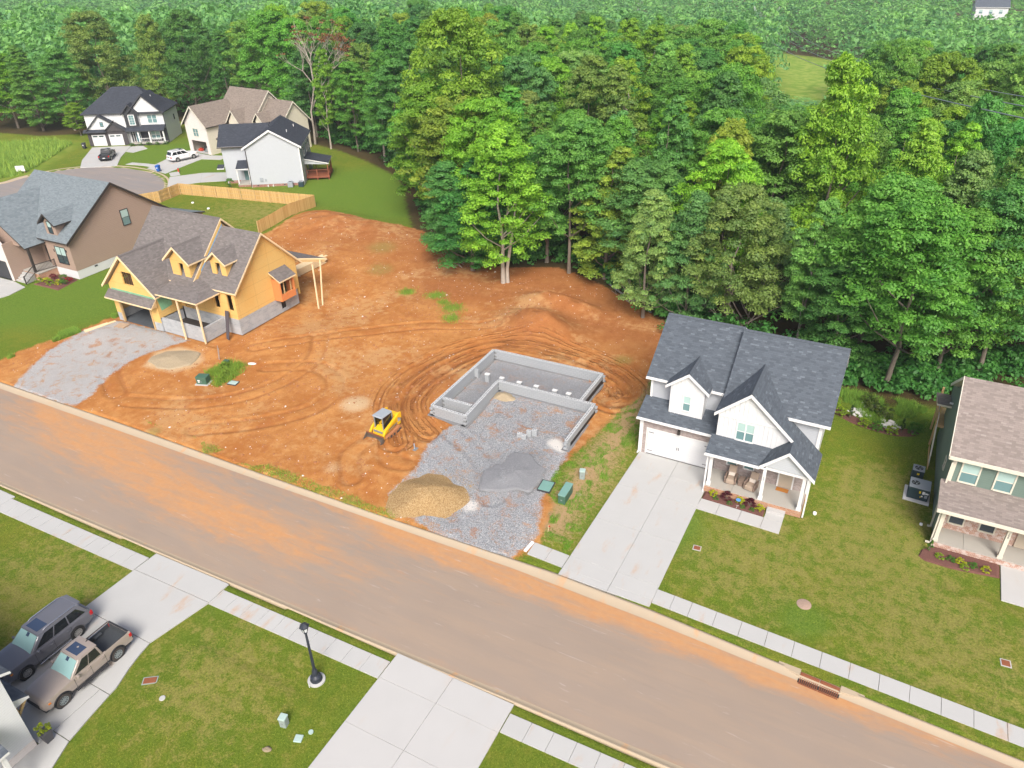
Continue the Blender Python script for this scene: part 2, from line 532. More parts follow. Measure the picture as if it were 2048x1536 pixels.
# leaves: one material, tinted by each crown's object colour
N = NT('leaf')
oi = N.n('ObjectInfo')
tone = N.attr('tone'); rnd = N.attr('rnd')
c = N.mix(tone, N.mix(1.0, oi.outputs['Color'], (.62, .72, .66), 'MULTIPLY'), N.mix(1.0, oi.outputs['Color'], (1.5, 1.3, .95), 'MULTIPLY'))
c = N.mix(N.math('MULTIPLY', rnd, .5), c, N.mix(1.0, c, (.6, .72, .7), 'MULTIPLY'))
N.fin(c, .5, .3)
tr = N.n('BsdfTranslucent'); N.l(N.mix(1.0, c, (1.25, 1.4, .75), 'MULTIPLY'), tr.inputs['Color'])
mx = N.n('MixShader'); mx.inputs[0].default_value = .38
N.l(N.b.outputs[0], mx.inputs[1]); N.l(tr.outputs[0], mx.inputs[2]); N.l(mx.outputs[0], N.out.inputs[0])
# grass blades
N = NT('blade')
rnd = N.attr('rnd'); oi = N.n('ObjectInfo')
c = N.mix(rnd, N.mix(1.0, oi.outputs['Color'], (.6, .75, .7), 'MULTIPLY'), N.mix(1.0, oi.outputs['Color'], (1.5, 1.3, 1.1), 'MULTIPLY'))
N.fin(c, .7, .2)
# ------------------------------------------------------------------ ground
def interp(pts):
    xs = np.array([p[0] for p in pts]); ys = np.array([p[1] for p in pts])
    return lambda x: np.interp(x, xs, ys)
yN = interp([(-130, 20.6), (-55, 21.6), (-24, 22.1), (-12, 22.4), (12, 22.8), (60, 23.4)])          # near gutter edge
yNb = interp([(-130, 20.2), (-55, 21.22), (-24, 21.72), (-12, 21.98), (12, 22.35), (60, 23.0)])      # back of the near kerb
yF = interp([(-130, 29.6), (-68, 30.0), (-38, 30.3), (-16.6, 30.65), (-7.4, 30.45), (-.6, 30.12), (4.6, 29.9), (11, 29.6), (60, 28.2)])
yFb = interp([(-130, 30.2), (-69, 30.65), (-53, 30.87), (-38, 30.9), (-27, 31.0), (-14, 31.4), (-7.75, 31.2), (-.7, 30.72), (4.6, 30.45), (11.3, 30.1), (60, 28.7)])
sNt = interp([(-130, 19.5), (-52, 20.64), (-12, 21.34), (60, 22.5)])
sNb = interp([(-130, 18.2), (-51.6, 19.34), (-12, 20.17), (60, 21.4)])
sFt = interp([(-16.3, 33.31), (11, 32.07), (60, 29.9)])
sFb = interp([(-16.3, 32.13), (9.2, 31.0), (60, 28.8)])

DIRT = [(-79.0, 30.4), (-69.1, 30.3), (-61.0, 30.6), (-52.8, 30.7), (-45.5, 30.8), (-38.4, 30.8), (-32.3, 30.9), (-27.1, 30.9), (-23.0, 31.0), (-20.5, 30.8), (-17.0, 31.1), (-15.8, 32.8), (-16.3, 34.6), (-16.8, 37.3), (-18.0, 38.5), (-18.4, 40.6), (-17.8, 43.7), (-17.3, 46.5), (-16.9, 50.4), (-16.0, 53.7), (-16.2, 56.3), (-16.3, 60.2), (-17.0, 67.5), (-20.0, 69.5), (-23.6, 72), (-29.8, 75.8), (-34.5, 77.3), (-40.1, 75), (-44.6, 74.5), (-49.5, 76.7), (-55.9, 81.0), (-60.5, 81.8), (-65.0, 80.9), (-70.3, 82.0), (-74.5, 82.7), (-76.2, 80.8), (-76.0, 76.8), (-75.4, 72.6), (-76.0, 64.2), (-75.5, 53.4), (-72.6, 45.6), (-72.1, 43.1), (-72.6, 39.9), (-73.4, 36.9), (-73.9, 34.9), (-73.6, 33.1), (-79.0, 31.6)]
GRAVEL = [(-28.4, 42.8), (-27.4, 46.0), (-27.4, 49.2), (-18.6, 49.2), (-18.4, 44.6), (-18.3, 43.3), (-18.2, 41.7), (-18.0, 39.8), (-17.9, 37.9), (-17.1, 35.9), (-16.5, 34.0), (-16.5, 32.9), (-17.2, 31.2), (-19.0, 30.8), (-20.6, 31.0), (-22.8, 31.3), (-26.3, 32.0), (-27.9, 33.2), (-27.7, 36.5), (-28.5, 38.8), (-28.7, 41.1)]
CRAWL = [(-30.6, 44.8), (-27.6, 44.8), (-27.6, 49.3), (-19.8, 49.3), (-19.8, 54.2), (-30.6, 54.2)]
GRAVEL2 = [(-67.6, 30.4), (-69.7, 33.6), (-71.2, 36.7), (-72.0, 40.9), (-70.7, 44.4), (-64.1, 44.6), (-60.0, 44.2), (-61.0, 41.9), (-61.9, 39.1), (-61.4, 36.0), (-59.8, 32.9), (-59.5, 31.0), (-61.8, 30.7), (-65.3, 30.7)]
SANDY = [(-59.8, 38.3), (-61.2, 40.9), (-59.8, 42.7), (-57.0, 42.9), (-55.6, 41.9), (-55.3, 40.5), (-56.3, 38.7)]
FOREST = [(-900, 60), (-260, 88), (-209.8, 92), (-175.3, 97.0), (-163.1, 99.1), (-157.2, 103.0), (-157.5, 108.1), (-154.8, 117), (-146, 121), (-134, 126), (-116.2, 122.1), (-103.3, 116.1), (-95.4, 113.9), (-85.2, 109.5), (-76.2, 104.4), (-70.1, 99.1), (-62.2, 88.7), (-55.9, 81.0), (-49.5, 75.7), (-44.6, 72.5), (-40.4, 73.6), (-34.8, 77.0), (-30.0, 74.8), (-23.8, 71.2), (-20.0, 68.2), (-17.3, 66.4), (-9.8, 63.7), (-1.4, 63.2), (0.8, 62.4), (3.9, 63.0), (7.6, 64.4), (9.9, 66.8), (13.4, 69.8), (19.4, 71.6), (60, 74), (900, 90), (900, 1500), (-900, 1500)]
MEADOW = [(-260, 84), (-163, 90), (-156, 95.5), (-149, 95.5), (-144.2, 88.2), (-139.4, 81.5), (-136.8, 76.6), (-138, 71), (-200, 60), (-300, 60)]
CLEARING = [(-78, 395), (-60, 378), (-30, 361), (-22, 322), (-20, 285), (-30, 266), (-42, 268), (-54, 313), (-66, 350)]
LUSH = [((-66, 92), 13), ((-80, 96), 10), ((-78, 48), 9), ((-88, 41), 8), ((-125, 98), 12), ((4, 60), 5), ((-108, 93), 9), ((-13.5, 28), 2), ((.6, 34.5), 1.6), ((-9, 39), 3), ((-17, 18), 3)]
STRAW = [((-27, 16), 5), ((-4, 38), 6), ((4, 45), 5), ((8, 36), 6), ((-42, 16), 6), ((3, 50), 3), ((-15, 42), 3), ((-84, 78), 9), ((-150, 86), 6)]
def sdist(P, poly):
    """signed distance, positive inside"""
    p = np.array(poly, float); q = np.roll(p, -1, 0)
    X, Y = P[:, 0], P[:, 1]
    best = np.full(len(P), 1e18); ins = np.zeros(len(P), bool)
    for (ax, ay), (bx, by) in zip(p, q):
        dx, dy = bx - ax, by - ay
        t = np.clip(((X - ax) * dx + (Y - ay) * dy) / (dx * dx + dy * dy + 1e-12), 0, 1)
        best = np.minimum(best, (X - ax - t * dx) ** 2 + (Y - ay - t * dy) ** 2)
        if ay != by:
            c = ((ay > Y) != (by > Y)) & (X < (bx - ax) * (Y - ay) / (by - ay) + ax)
            ins ^= c
    return np.where(ins, 1, -1) * np.sqrt(best)
def ldist(P, line):
    best = np.full(len(P), 1e18)
    for (ax, ay), (bx, by) in zip(line[:-1], line[1:]):
        dx, dy = bx - ax, by - ay
        t = np.clip(((P[:, 0] - ax) * dx + (P[:, 1] - ay) * dy) / (dx * dx + dy * dy + 1e-12), 0, 1)
        best = np.minimum(best, (P[:, 0] - ax - t * dx) ** 2 + (P[:, 1] - ay - t * dy) ** 2)
    return np.sqrt(best)
def smooth_line(pts, n=8):
    """Catmull-Rom through the points"""
    p = [np.array(a, float) for a in pts]; p = [p[0]] + p + [p[-1]]; o = []
    for i in range(1, len(p) - 2):
        for k in range(n):
            t = k / n
            o.append(.5 * (2 * p[i] + (p[i + 1] - p[i - 1]) * t + (2 * p[i - 1] - 5 * p[i] + 4 * p[i + 1] - p[i + 2]) * t * t + (3 * p[i] - p[i - 1] - 3 * p[i + 1] + p[i + 2]) * t ** 3))
    o.append(p[-2])
    return o
def vnoise(P, s, seed=0):
    """cheap value noise, 0..1"""
    r = np.random.default_rng(seed); T = r.random((64, 64))
    x, y = P[:, 0] / s, P[:, 1] / s
    i, j = np.floor(x).astype(int), np.floor(y).astype(int)
    fx, fy = x - i, y - j
    fx, fy = fx * fx * (3 - 2 * fx), fy * fy * (3 - 2 * fy)
    g = lambda a, b: T[a % 64, b % 64]
    return (g(i, j) * (1 - fx) + g(i + 1, j) * fx) * (1 - fy) + (g(i, j + 1) * (1 - fx) + g(i + 1, j + 1) * fx) * fy

def grow(a, step, k, end):
    o = [a]
    while (o[-1] < end) if step > 0 else (o[-1] > end):
        o.append(o[-1] + step); step *= k
    return o[1:]
GS = .23
xs = np.array(sorted(grow(-77, -.8, 1.0, -162) + grow(-162.2, -2.5, 1.22, -1500)) + list(np.arange(-77, 15, GS)) + grow(15, .5, 1.25, 1500))
ys = np.array(sorted(grow(6, -.6, 1.3, -300)) + list(np.arange(6, 84, GS)) + grow(84, .6, 1.0, 128) + grow(128.4, 1.2, 1.06, 1700))
GX, GY = np.meshgrid(xs, ys)
P = np.stack([GX.ravel(), GY.ravel()], 1)
near = (P[:, 0] > -80) & (P[:, 0] < 18) & (P[:, 1] > 4) & (P[:, 1] < 86)
sD = sdist(P, DIRT); sG = np.maximum(sdist(P, GRAVEL), sdist(P, CRAWL)); sG2 = sdist(P, GRAVEL2)
sFo = sdist(P, FOREST); sM = sdist(P, MEADOW); sS = sdist(P, SANDY); sC = np.maximum(sdist(P, CLEARING), sdist(P, [(-44, 250), (-20, 250), (-22, 268), (-40, 268)]))
bl = lambda pts, r: np.exp(-sum(((P[:, k] - pts[k]) / r) ** 2 for k in (0, 1)))
lush = np.clip(sum(bl(c, r) for c, r in LUSH), 0, 1)
straw = np.clip(sum(bl(c, r) for c, r in STRAW), 0, 1)
RING = smooth_line([(-31.0, 38.6), (-33.2, 41.0), (-35.0, 43.5), (-36.0, 46.6), (-35.6, 51.0), (-34.2, 55.0), (-31.8, 57.6), (-28.1, 58.5), (-23.8, 58.3), (-19.8, 57.0), (-17.0, 55.0), (-16.5, 52.6), (-17.6, 51.2), (-18.7, 51.6), (-18.4, 53.4)])
RING2 = smooth_line([(-29.5, 41.0), (-32.0, 42.6), (-33.6, 45.0), (-33.8, 49.0), (-32.6, 53.6), (-30.6, 56.4), (-26.5, 57.0), (-22, 56.6), (-18.6, 55.2), (-17.6, 53.6)])
TRK = [smooth_line(t) for t in ([(-47, 33), (-43, 36), (-40.2, 40), (-41.5, 44), (-45, 45.5), (-49, 43.5)], [(-31.5, 33.5), (-33.5, 36), (-33.0, 39.0)],
       [(-29.2, 40.6), (-30.9, 39.7), (-31.4, 38.0), (-30.2, 36.6), (-28.8, 36.6)], [(-56, 33.5), (-50, 36), (-46.5, 40), (-46, 46), (-49, 51)], [(-30.5, 43), (-27, 41.5), (-23.5, 39.5), (-21, 36)],
       [(-53, 46), (-47, 52), (-41, 57), (-34, 60.5)], [(-58, 34), (-62, 36.5), (-66, 41)])]
h = (vnoise(P, 6, 1) - .5) * .22 * np.clip(sD / 2, 0, 1) + (vnoise(P, 1.1, 2) - .5) * .07 * np.clip(sD, 0, 1)
h += (vnoise(P, 9, 3) - .5) * .1 * np.clip(-sD, 0, 1)
rut = np.zeros(len(P))
def groove(line, offs, depth, wid):
    global h, rut
    d = ldist(P, line)
    for o in offs:
        g = np.exp(-((d - o) / wid) ** 2)
        h = h - depth * g + depth * .7 * np.exp(-((d - o - 1.9 * wid) / wid) ** 2)
        rut = np.maximum(rut, g)
groove(RING, (.25, 1.05), .15, .2)
groove(RING2, (.2, .9), .13, .2)
for t in TRK: groove(t, (.75,), .085, .2)
rut *= np.clip(sD + .3, 0, 1) * (.45 + .75 * vnoise(P, 2.2, 9))
# spoil heaps, clay bank by the fence, dip behind the framed house
for (cx, cy), rx, ry, z in [((-30.2, 62.2), 3.6, 2.6, 1.5), ((-28.2, 60.6), 2.4, 1.8, .8), ((-31.0, 67.5), 3.4, 1.7, 1.2), ((-27.5, 67.2), 2.8, 1.4, .5), ((-68, 79), 8, 3.2, .9), ((-72, 76), 4, 4, .7)]:
    q = ((P[:, 0] - cx) / rx) ** 2 + ((P[:, 1] - cy) / ry) ** 2
    h += z * np.exp(-q) * (.85 + .3 * vnoise(P, .9, 5))
h += -.55 * bl((-53.5, 58), 5) - .35 * bl((-45, 66), 9)
h += .9 * bl((-22.5, 38.5), 1.1) * 0 + .35 * bl((-20.6, 40.6), 1.5) + .45 * bl((-21.2, 38.0), 1.4)
h += .28 * bl((-69.5, 41), 1.6) + .15 * bl((-58.3, 40.6), 2.0)
h -= .05 * np.clip(sFo, 0, 14)
sst = lambda t: np.clip(t, 0, 1) ** 2 * (3 - 2 * np.clip(t, 0, 1))
h -= 13 * sst((sFo - 25) / 150)
inC = sdist(P, CRAWL)
h = np.where(inC > -.3, (vnoise(P, .8, 4) - .5) * .05, h)
gar = sdist(P, [(-27.5, 43.2), (-18.6, 43.8), (-18.6, 49.3), (-27.5, 49.3)])
h = np.where(gar > 0, h * .5 + .12 * bl((-26.6, 48), 1.1), h)
h = np.where(sG2 > .3, h * .6, h)
# keep flat under paving and buildings
def flat(x0, x1, y0, y1, z=0.0, m=.6):
    global h
    d = np.maximum.reduce([x0 - P[:, 0], P[:, 0] - x1, y0 - P[:, 1], P[:, 1] - y1])
    k = np.clip(1 - d / m, 0, 1)
    h = h * (1 - k) + z * k
flat(-14, -7.4, 30, 46.2, -.05); flat(-19.6, -11.5, 2, 22, -.05); flat(-39, -30.2, 2, 22, -.05); flat(-130, 40, 17.5, 21.8, -.05, .3)
flat(-16.4, 40, 31.6, 33.5, -.05, .3); flat(-13.4, -1, 41, 58, -.05); flat(6.5, 30, 41, 56, -.05); flat(-150, -52.3, 2, 21.5, -.05)
flat(-73, -56, 44.4, 56.2, -.12, .4); flat(-100, -84, 42, 66, -.05); flat(-32, -18, 42.5, 55, 0, .1) if False else None
rd = np.minimum(P[:, 1] - yNb(P[:, 0]), yFb(P[:, 0]) - P[:, 1])
h = np.where((rd > -.03) & (P[:, 0] > -130) & (P[:, 0] < 60), -.32, h)
CUL = [(-190, 66.5), (-150, 68.6), (-138, 70), (-134.7, 72), (-134.9, 75.6), (-134, 80), (-131.9, 83.5), (-127.7, 86.4), (-122.5, 87.6), (-116.9, 87.2), (-111.7, 85.4), (-107.8, 82.5), (-105, 79.2), (-104, 76), (-104.6, 71.5), (-107.5, 67.5), (-112.5, 64.6), (-120, 63), (-130, 62.5), (-138, 60.5), (-150, 58.6), (-190, 56.5)]
sCul = sdist(P, CUL)
h = np.where(sCul > .05, -.3, h)

nx, ny = len(xs), len(ys)
idx = np.arange(nx * ny).reshape(ny, nx)
Q = np.stack([idx[:-1, :-1], idx[:-1, 1:], idx[1:, 1:], idx[1:, :-1]], -1).reshape(-1, 4)
V = np.concatenate([P, h[:, None]], 1)
S01 = lambda s, k: np.clip(.5 + s / (2 * k), 0, 1)
ATT = dict(dirt=S01(np.maximum(sD, -np.abs(rd + .1) + .05 if False else -1e9), 2.0), gravel=S01(np.maximum(sG, sG2), 1.6), pad=S01(sG2, 1.6), forest=np.minimum(S01(sFo + 1.5, 3), S01(-sC, 9)), tan=np.clip(S01(sS, .8) + .9 * bl((-37.5, 41.8), 1.7) + .6 * bl((-33.5, 33.8), 1.2), 0, 1),
           rut=rut, lush=lush, straw=straw, meadow=np.maximum(S01(sM, 3), S01(sC, 9)), thin=np.clip(S01(sdist(P, [(-18.4, 33), (-13.6, 33.5), (-13.5, 46), (-14.2, 58), (-17.6, 58)]), 2) + .0, 0, 1), ring=np.minimum(ldist(P, RING), 3.0), ring2=np.minimum(ldist(P, RING2), 3.0), white=np.clip(.9 * bl((-22, 34.6), .9) + .8 * bl((-19.8, 44.1), .9) + .6 * bl((-18.9, 43.6), .7), 0, 1),
           red=np.clip(bl((-68, 79), 9) + bl((-30, 62), 4.5) + .8 * bl((-28, 71), 9) + .8 * bl((-43, 70), 6) + .7 * bl((-33, 49), 3.5) + .5 * bl((-17.6, 45), 1.5) + .9 * S01(sFo + 7, 5) * (P[:, 0] > -80) * (P[:, 0] < -10), 0, 1),
           fine=np.clip(bl((-20.6, 38.9), 2.6) + S01(inC, .8) * .8, 0, 1), weed=np.clip(sum(bl(c, r) for c, r in [((-47.5, 64.2), 1.4), ((-43.8, 64.6), 1.5), ((-40.3, 62.4), 1.8), ((-39, 60), 1.4), ((-58, 74), 3.5), ((-54, 68), 3), ((-19.5, 59), 1.7), ((-52, 40.7), 1.6), ((-44, 31.4), 1.4), ((-36, 31.2), 1.6), ((-30, 31.2), 1.4), ((-50, 31.2), 1.2)]), 0, 1))
fc = Q.mean(1).astype(int)
ctr = lambda a: a[Q].mean(1)
zone = np.zeros(len(Q), int)                     # 0 lawn 1 dirt 2 gravel 3 woodland 4 meadow
zone[ctr(sFo) > 1.5] = 3
zone[(ctr(np.maximum(sM, sC)) > 0)] = 4
zone[ctr(sD) > 0] = 1
zone[(ctr(np.maximum(sG, sG2)) > 0)] = 2

N = NT('ground'); v = N.coord()
A = {k: N.attr(k) for k in ATT}
n1, n2, n3 = N.noise(v, .25, 5, .6), N.noise(v, 1.3, 5, .65), N.noise(v, 9, 4, .7)
nf = N.noise(v, 42, 3, .75)
# grass
n4 = N.noise(v, 3.6, 5, .72)
g = N.mix(N.step(N.math('ADD', n1, N.math('MULTIPLY', N.math('SUBTRACT', n2, .5), .8)), .35, .68), (.10, .17, .008), (.17, .19, .015))
st = N.step(N.math('ADD', N.math('MULTIPLY', n2, .75), N.math('ADD', N.math('MULTIPLY', A['straw'], .2), N.math('MULTIPLY', n3, .28))), .58, .78)
g = N.mix(N.math('MULTIPLY', st, .8), g, (.33, .265, .09))
lu = N.step(N.math('ADD', A['lush'], N.math('MULTIPLY', N.math('SUBTRACT', n2, .5), .9)), .2, .85)
g = N.mix(N.math('MULTIPLY', lu, .85), g, (.095, .205, .02))
g = N.mix(N.step(N.math('ADD', N.math('MULTIPLY', nf, .6), N.math('MULTIPLY', n3, .4)), .38, .62), N.mix(.55, g, (.03, .065, .006)), N.mix(.3, g, (.30, .32, .07)))
g = N.mix(N.math('MULTIPLY', N.step(N.noise(v, 2.3, 4, .7), .72, .8), .4), g, (.33, .19, .09))
th = N.step(N.math('ADD', N.math('MULTIPLY', A['thin'], .38), N.math('ADD', N.math('MULTIPLY', n4, .75), N.math('MULTIPLY', n3, .2))), .66, .86)
g = N.mix(N.math('MULTIPLY', th, A['thin']), g, N.mix(n3, (.36, .215, .11), (.42, .30, .17)))
g = N.mix(A['meadow'], g, N.mix(N.step(N.noise(v, .35, 5), .35, .68), (.15, .26, .03), (.28, .34, .07)))
# clay
d = N.mix(N.step(N.math('ADD', n1, N.math('MULTIPLY', N.math('SUBTRACT', n2, .5), .7)), .3, .72), (.385, .145, .036), (.52, .25, .08))
d = N.mix(N.math('MULTIPLY', N.step(N.noise(N.mapping(v, (1, .5, 1), (0, 0, .5)), .8, 6, .7, .8), .5, .7), .65), d, (.34, .118, .036))
d = N.mix(N.math('MULTIPLY', A['red'], .75), d, N.mix(n2, (.215, .072, .024), (.36, .14, .05)))
d = N.mix(N.math('MULTIPLY', N.step(N.math('ADD', A['tan'], N.math('MULTIPLY', N.math('SUBTRACT', n3, .5), .7)), .3, .8), .85), d, (.56, .42, .25))
d = N.mix(N.math('MULTIPLY', N.step(A['rut'], .2, .85), .45), d, (.235, .082, .026))
lines = lambda a, per, mx_: N.math('MULTIPLY', N.step(N.math('SINE', N.math('MULTIPLY', N.math('ADD', a, N.math('MULTIPLY', N.math('SUBTRACT', n2, .5), .25)), 6.2832 / per)), .25, .9), N.math('SUBTRACT', 1.0, N.step(a, mx_ * .75, mx_)))
LN = N.math('MULTIPLY', N.math('MAXIMUM', lines(A['ring'], .42, 1.9), lines(A['ring2'], .36, 1.7)), N.step(N.noise(v, .5, 4), .36, .6))
d = N.mix(N.math('MULTIPLY', LN, .62), d, (.20, .066, .02))
d = N.mix(N.math('MULTIPLY', N.step(n3, .45, .75), .35), d, N.mix(.5, d, (.58, .34, .16)))
d = N.mix(N.math('MULTIPLY', N.step(N.math('ADD', N.noise(v, .13, 4, .6), N.math('MULTIPLY', N.math('SUBTRACT', n2, .5), .5)), .5, .68), .6), d, (.52, .32, .145))
d = N.mix(N.math('MULTIPLY', N.step(N.noise(v, 16, 3, .8), .66, .74), .8), d, (.64, .52, .40))
d = N.mix(N.math('MULTIPLY', N.math('SUBTRACT', 1.0, N.step(nf, .35, .55)), .3), d, (.20, .075, .025))
# grass creeping over the clay
cr = N.step(N.math('ADD', A['weed'], N.math('MULTIPLY', N.math('SUBTRACT', n3, .5), 1.3)), .62, 1.0)
d = N.mix(N.math('MULTIPLY', cr, .6), d, N.mix(n3, (.15, .17, .03), (.34, .25, .09)))
# crushed stone
vo = N.n('TexVoronoi', feature='F1'); N.l(v, vo.inputs['Vector']); vo.inputs['Scale'].default_value = 24
sv = N.n('SeparateColor'); N.l(vo.outputs['Color'], sv.inputs[0])
k = N.ramp(sv.outputs[0], [(0, (.17, .175, .185)), (.5, (.31, .32, .33)), (.85, (.43, .44, .45)), (1, (.60, .60, .60))])
k = N.mix(N.math('MULTIPLY', A['fine'], .8), k, N.mix(nf, (.21, .215, .225), (.28, .285, .295)))
k = N.mix(N.math('MULTIPLY', A['pad'], .8), k, N.mix(n2, (.42, .405, .385), (.52, .505, .485)))
kd = N.step(N.math('ADD', N.noise(v, .9, 5, .68, .6), N.math('MULTIPLY', N.math('SUBTRACT', n3, .5), .4)), .49, .70)
k = N.mix(N.math('MULTIPLY', kd, N.math('SUBTRACT', .72, N.math('MULTIPLY', A['fine'], .6))), k, d)
wn = N.step(N.math('ADD', A['white'], N.math('MULTIPLY', N.math('SUBTRACT', n3, .5), .8)), .35, .8)
k = N.mix(wn, k, (.70, .67, .62))
# woodland floor
f = N.mix(N.noise(v, .8, 5, .7), (.035, .045, .014), (.11, .062, .03))
ed = lambda a, w: N.math('MULTIPLY', N.math('SUBTRACT', a, .5), w)
jit = N.math('ADD', ed(n2, .35), ed(n3, .28))
c = N.mix(N.step(N.math('ADD', A['forest'], jit), .42, .58), g, f)
c = N.mix(N.step(N.math('ADD', A['dirt'], jit), .42, .56), c, d)
c = N.mix(N.step(N.math('ADD', A['gravel'], jit), .44, .56), c, k)
hb = N.math('ADD', N.math('MULTIPLY', n3, .7), N.math('ADD', N.math('MULTIPLY', nf, .5), N.math('MULTIPLY', vo.outputs['Distance'], N.math('MULTIPLY', A['gravel'], -.7))))
hb = N.math('SUBTRACT', hb, N.math('MULTIPLY', LN, N.math('MULTIPLY', A['dirt'], 1.2)))
N.bump(hb, 1.0, .07)
N.fin(c, .97, .1)

ZN = [('lawn', 'structure'), ('dirt_lot', 'structure'), ('gravel_bed', 'structure'), ('woodland_floor', 'structure'), ('meadow', 'structure')]
for zi, (nm, kd_) in enumerate(ZN):
    q = Q[zone == zi]
    u, inv = np.unique(q, return_inverse=True)
    o = mesh_np(nm, V[u], inv.reshape(-1, 4), 'ground', attrs={k_: a[u] for k_, a in ATT.items()}, smooth=True)
    o['kind'] = kd_
def ground_z(x, y):
    i = min(max(int(np.searchsorted(xs, x)), 0), nx - 1); j = min(max(int(np.searchsorted(ys, y)), 0), ny - 1)
    return float(h[j * nx + i])

# ------------------------------------------------------------------ street
def strip(name, x0, x1, fa, fb, za, zb, mat, nxs=160, nys=2, dust=None, prof=None):
    X = np.linspace(x0, x1, nxs); rows = []
    for j in range(nys):
        t = j / (nys - 1)
        y = fa(X) * (1 - t) + fb(X) * t
        z = np.full(nxs, za + (zb - za) * t) if prof is None else np.full(nxs, prof(t))
        rows.append(np.stack([X, y, z], 1))
    v = np.concatenate(rows)
    i = np.arange(nxs * nys).reshape(nys, nxs)
    f = np.stack([i[:-1, :-1], i[:-1, 1:], i[1:, 1:], i[1:, :-1]], -1).reshape(-1, 4)
    at = {'dust': dust(v)} if dust else None
    return mesh_np(name, v, f, mat, attrs=at, smooth=True)
def dust(v):
    x, y = v[:, 0], v[:, 1]
    t = (y - yN(x)) / (yF(x) - yN(x))
    g = lambda cx, ct, rx, rt: np.exp(-((x - cx) / rx) ** 2 - ((t - ct) / rt) ** 2)
    return np.clip(.2 + .8 * g(-52, .72, 11, .3) + .65 * g(-39, .5, 9, .28) + .4 * g(-30, .5, 8, .25) + .8 * g(-20, .95, 9, .16) + .85 * g(-8, .93, 13, .13) + .5 * g(-58, .9, 8, .14) + .3 * np.exp(-((t - 1) / .06) ** 2) + .18 * np.exp(-(t / .04) ** 2) + .28 * g(4, .93, 9, .1), 0, 1)
struct(strip('road', -130, 60, yN, yF, -.10, -.10, 'asphalt', 380, 26, dust, lambda t: -.10 + .07 * (1 - (2 * t - 1) ** 2)))
for nm, a, b, sg in (('kerb_near', yN, yNb, 1), ('kerb_far', yF, yFb, 1)):
    prof = [(-.06, -.115), (.25, -.105), (.62, -.04), (.80, .005), (1.0, .012), (1.0, -.3)]
    X = np.linspace(-130, 60, 300); rows = []
    for t, z in prof:
        rows.append(np.stack([X, a(X) * (1 - t) + b(X) * t, np.full(300, z)], 1))
    v = np.concatenate(rows); i = np.arange(300 * len(prof)).reshape(len(prof), 300)
    f = np.stack([i[:-1, :-1], i[:-1, 1:], i[1:, 1:], i[1:, :-1]], -1).reshape(-1, 4)
    struct(mesh_np(nm, v, f, 'kerb_concrete', smooth=True))

def panel(parent, pts, z=.03, mat='concrete', name='slab', gap=.012, depth=.12):
    c = Vector((sum(p[0] for p in pts) / len(pts), sum(p[1] for p in pts) / len(pts)))
    q = []
    for p in pts:
        d = Vector(p[:2]) - c
        q.append(c + d * (1 - gap / max(d.length, .3)))
    mb = MB(); mb.prism([(a.x - c.x, a.y - c.y, z - depth) for a in q], (0, 0, depth))
    o = mb.build(name, mat, parent, bevel=.008)
    o.location = (c.x, c.y, RNG.uniform(-.004, .004))
    return o
def paving(name, quads, mat='concrete', z=.03):
    e = bpy.data.objects.new(name, None); C.objects.link(e); e['kind'] = 'structure'; e.empty_display_size = .2
    for q in quads: panel(e, q, z, mat)
    return e
def slabs(x0, x1, n, ft, fb):
    X = np.linspace(x0, x1, n + 1)
    return [[(X[i], fb(X[i])), (X[i + 1], fb(X[i + 1])), (X[i + 1], ft(X[i + 1])), (X[i], ft(X[i]))] for i in range(n)]
paving('sidewalk_near', slabs(-52.3, -38.2, 12, sNt, sNb) + slabs(-31.7, -19.3, 10, sNt, sNb) + slabs(-11.87, 8, 16, sNt, sNb), 'concrete')
paving('sidewalk_far', slabs(-16.25, -13.72, 2, sFt, sFb) + slabs(-7.75, -5.55, 2, sFt, sFb) + slabs(-5.55, 12.2, 12, sFt, sFb) + slabs(12.2, 20, 5, sFt, sFb), 'concrete')
def grid(cols, rows):
    """cols: list of (bottom_x, top_x) lines; rows: y values"""
    o = []
    y0, y1 = rows[0], rows[-1]
    cx = lambda c, y: c[0] + (c[1] - c[0]) * (y - y0) / (y1 - y0)
    for a, b in zip(rows[:-1], rows[1:]):
        for l, r in zip(cols[:-1], cols[1:]):
            o.append([(cx(l, a), a), (cx(r, a), a), (cx(r, b), b), (cx(l, b), b)])
    return o
paving('driveway_white_house', grid([(-13.72, -13.42), (-10.46, -10.36), (-7.75, -7.66)], [31.38, 31.95, 33.2, 37.38, 41.5, 43.9, 45.98]), 'concrete')
paving('driveway_near_middle', grid([(-19.3, -19.26), (-15.63, -15.63), (-11.8, -11.92)], [3, 8, 11.2, 14.2, 17.15, 20.12, 21.88]), 'concrete_fresh')
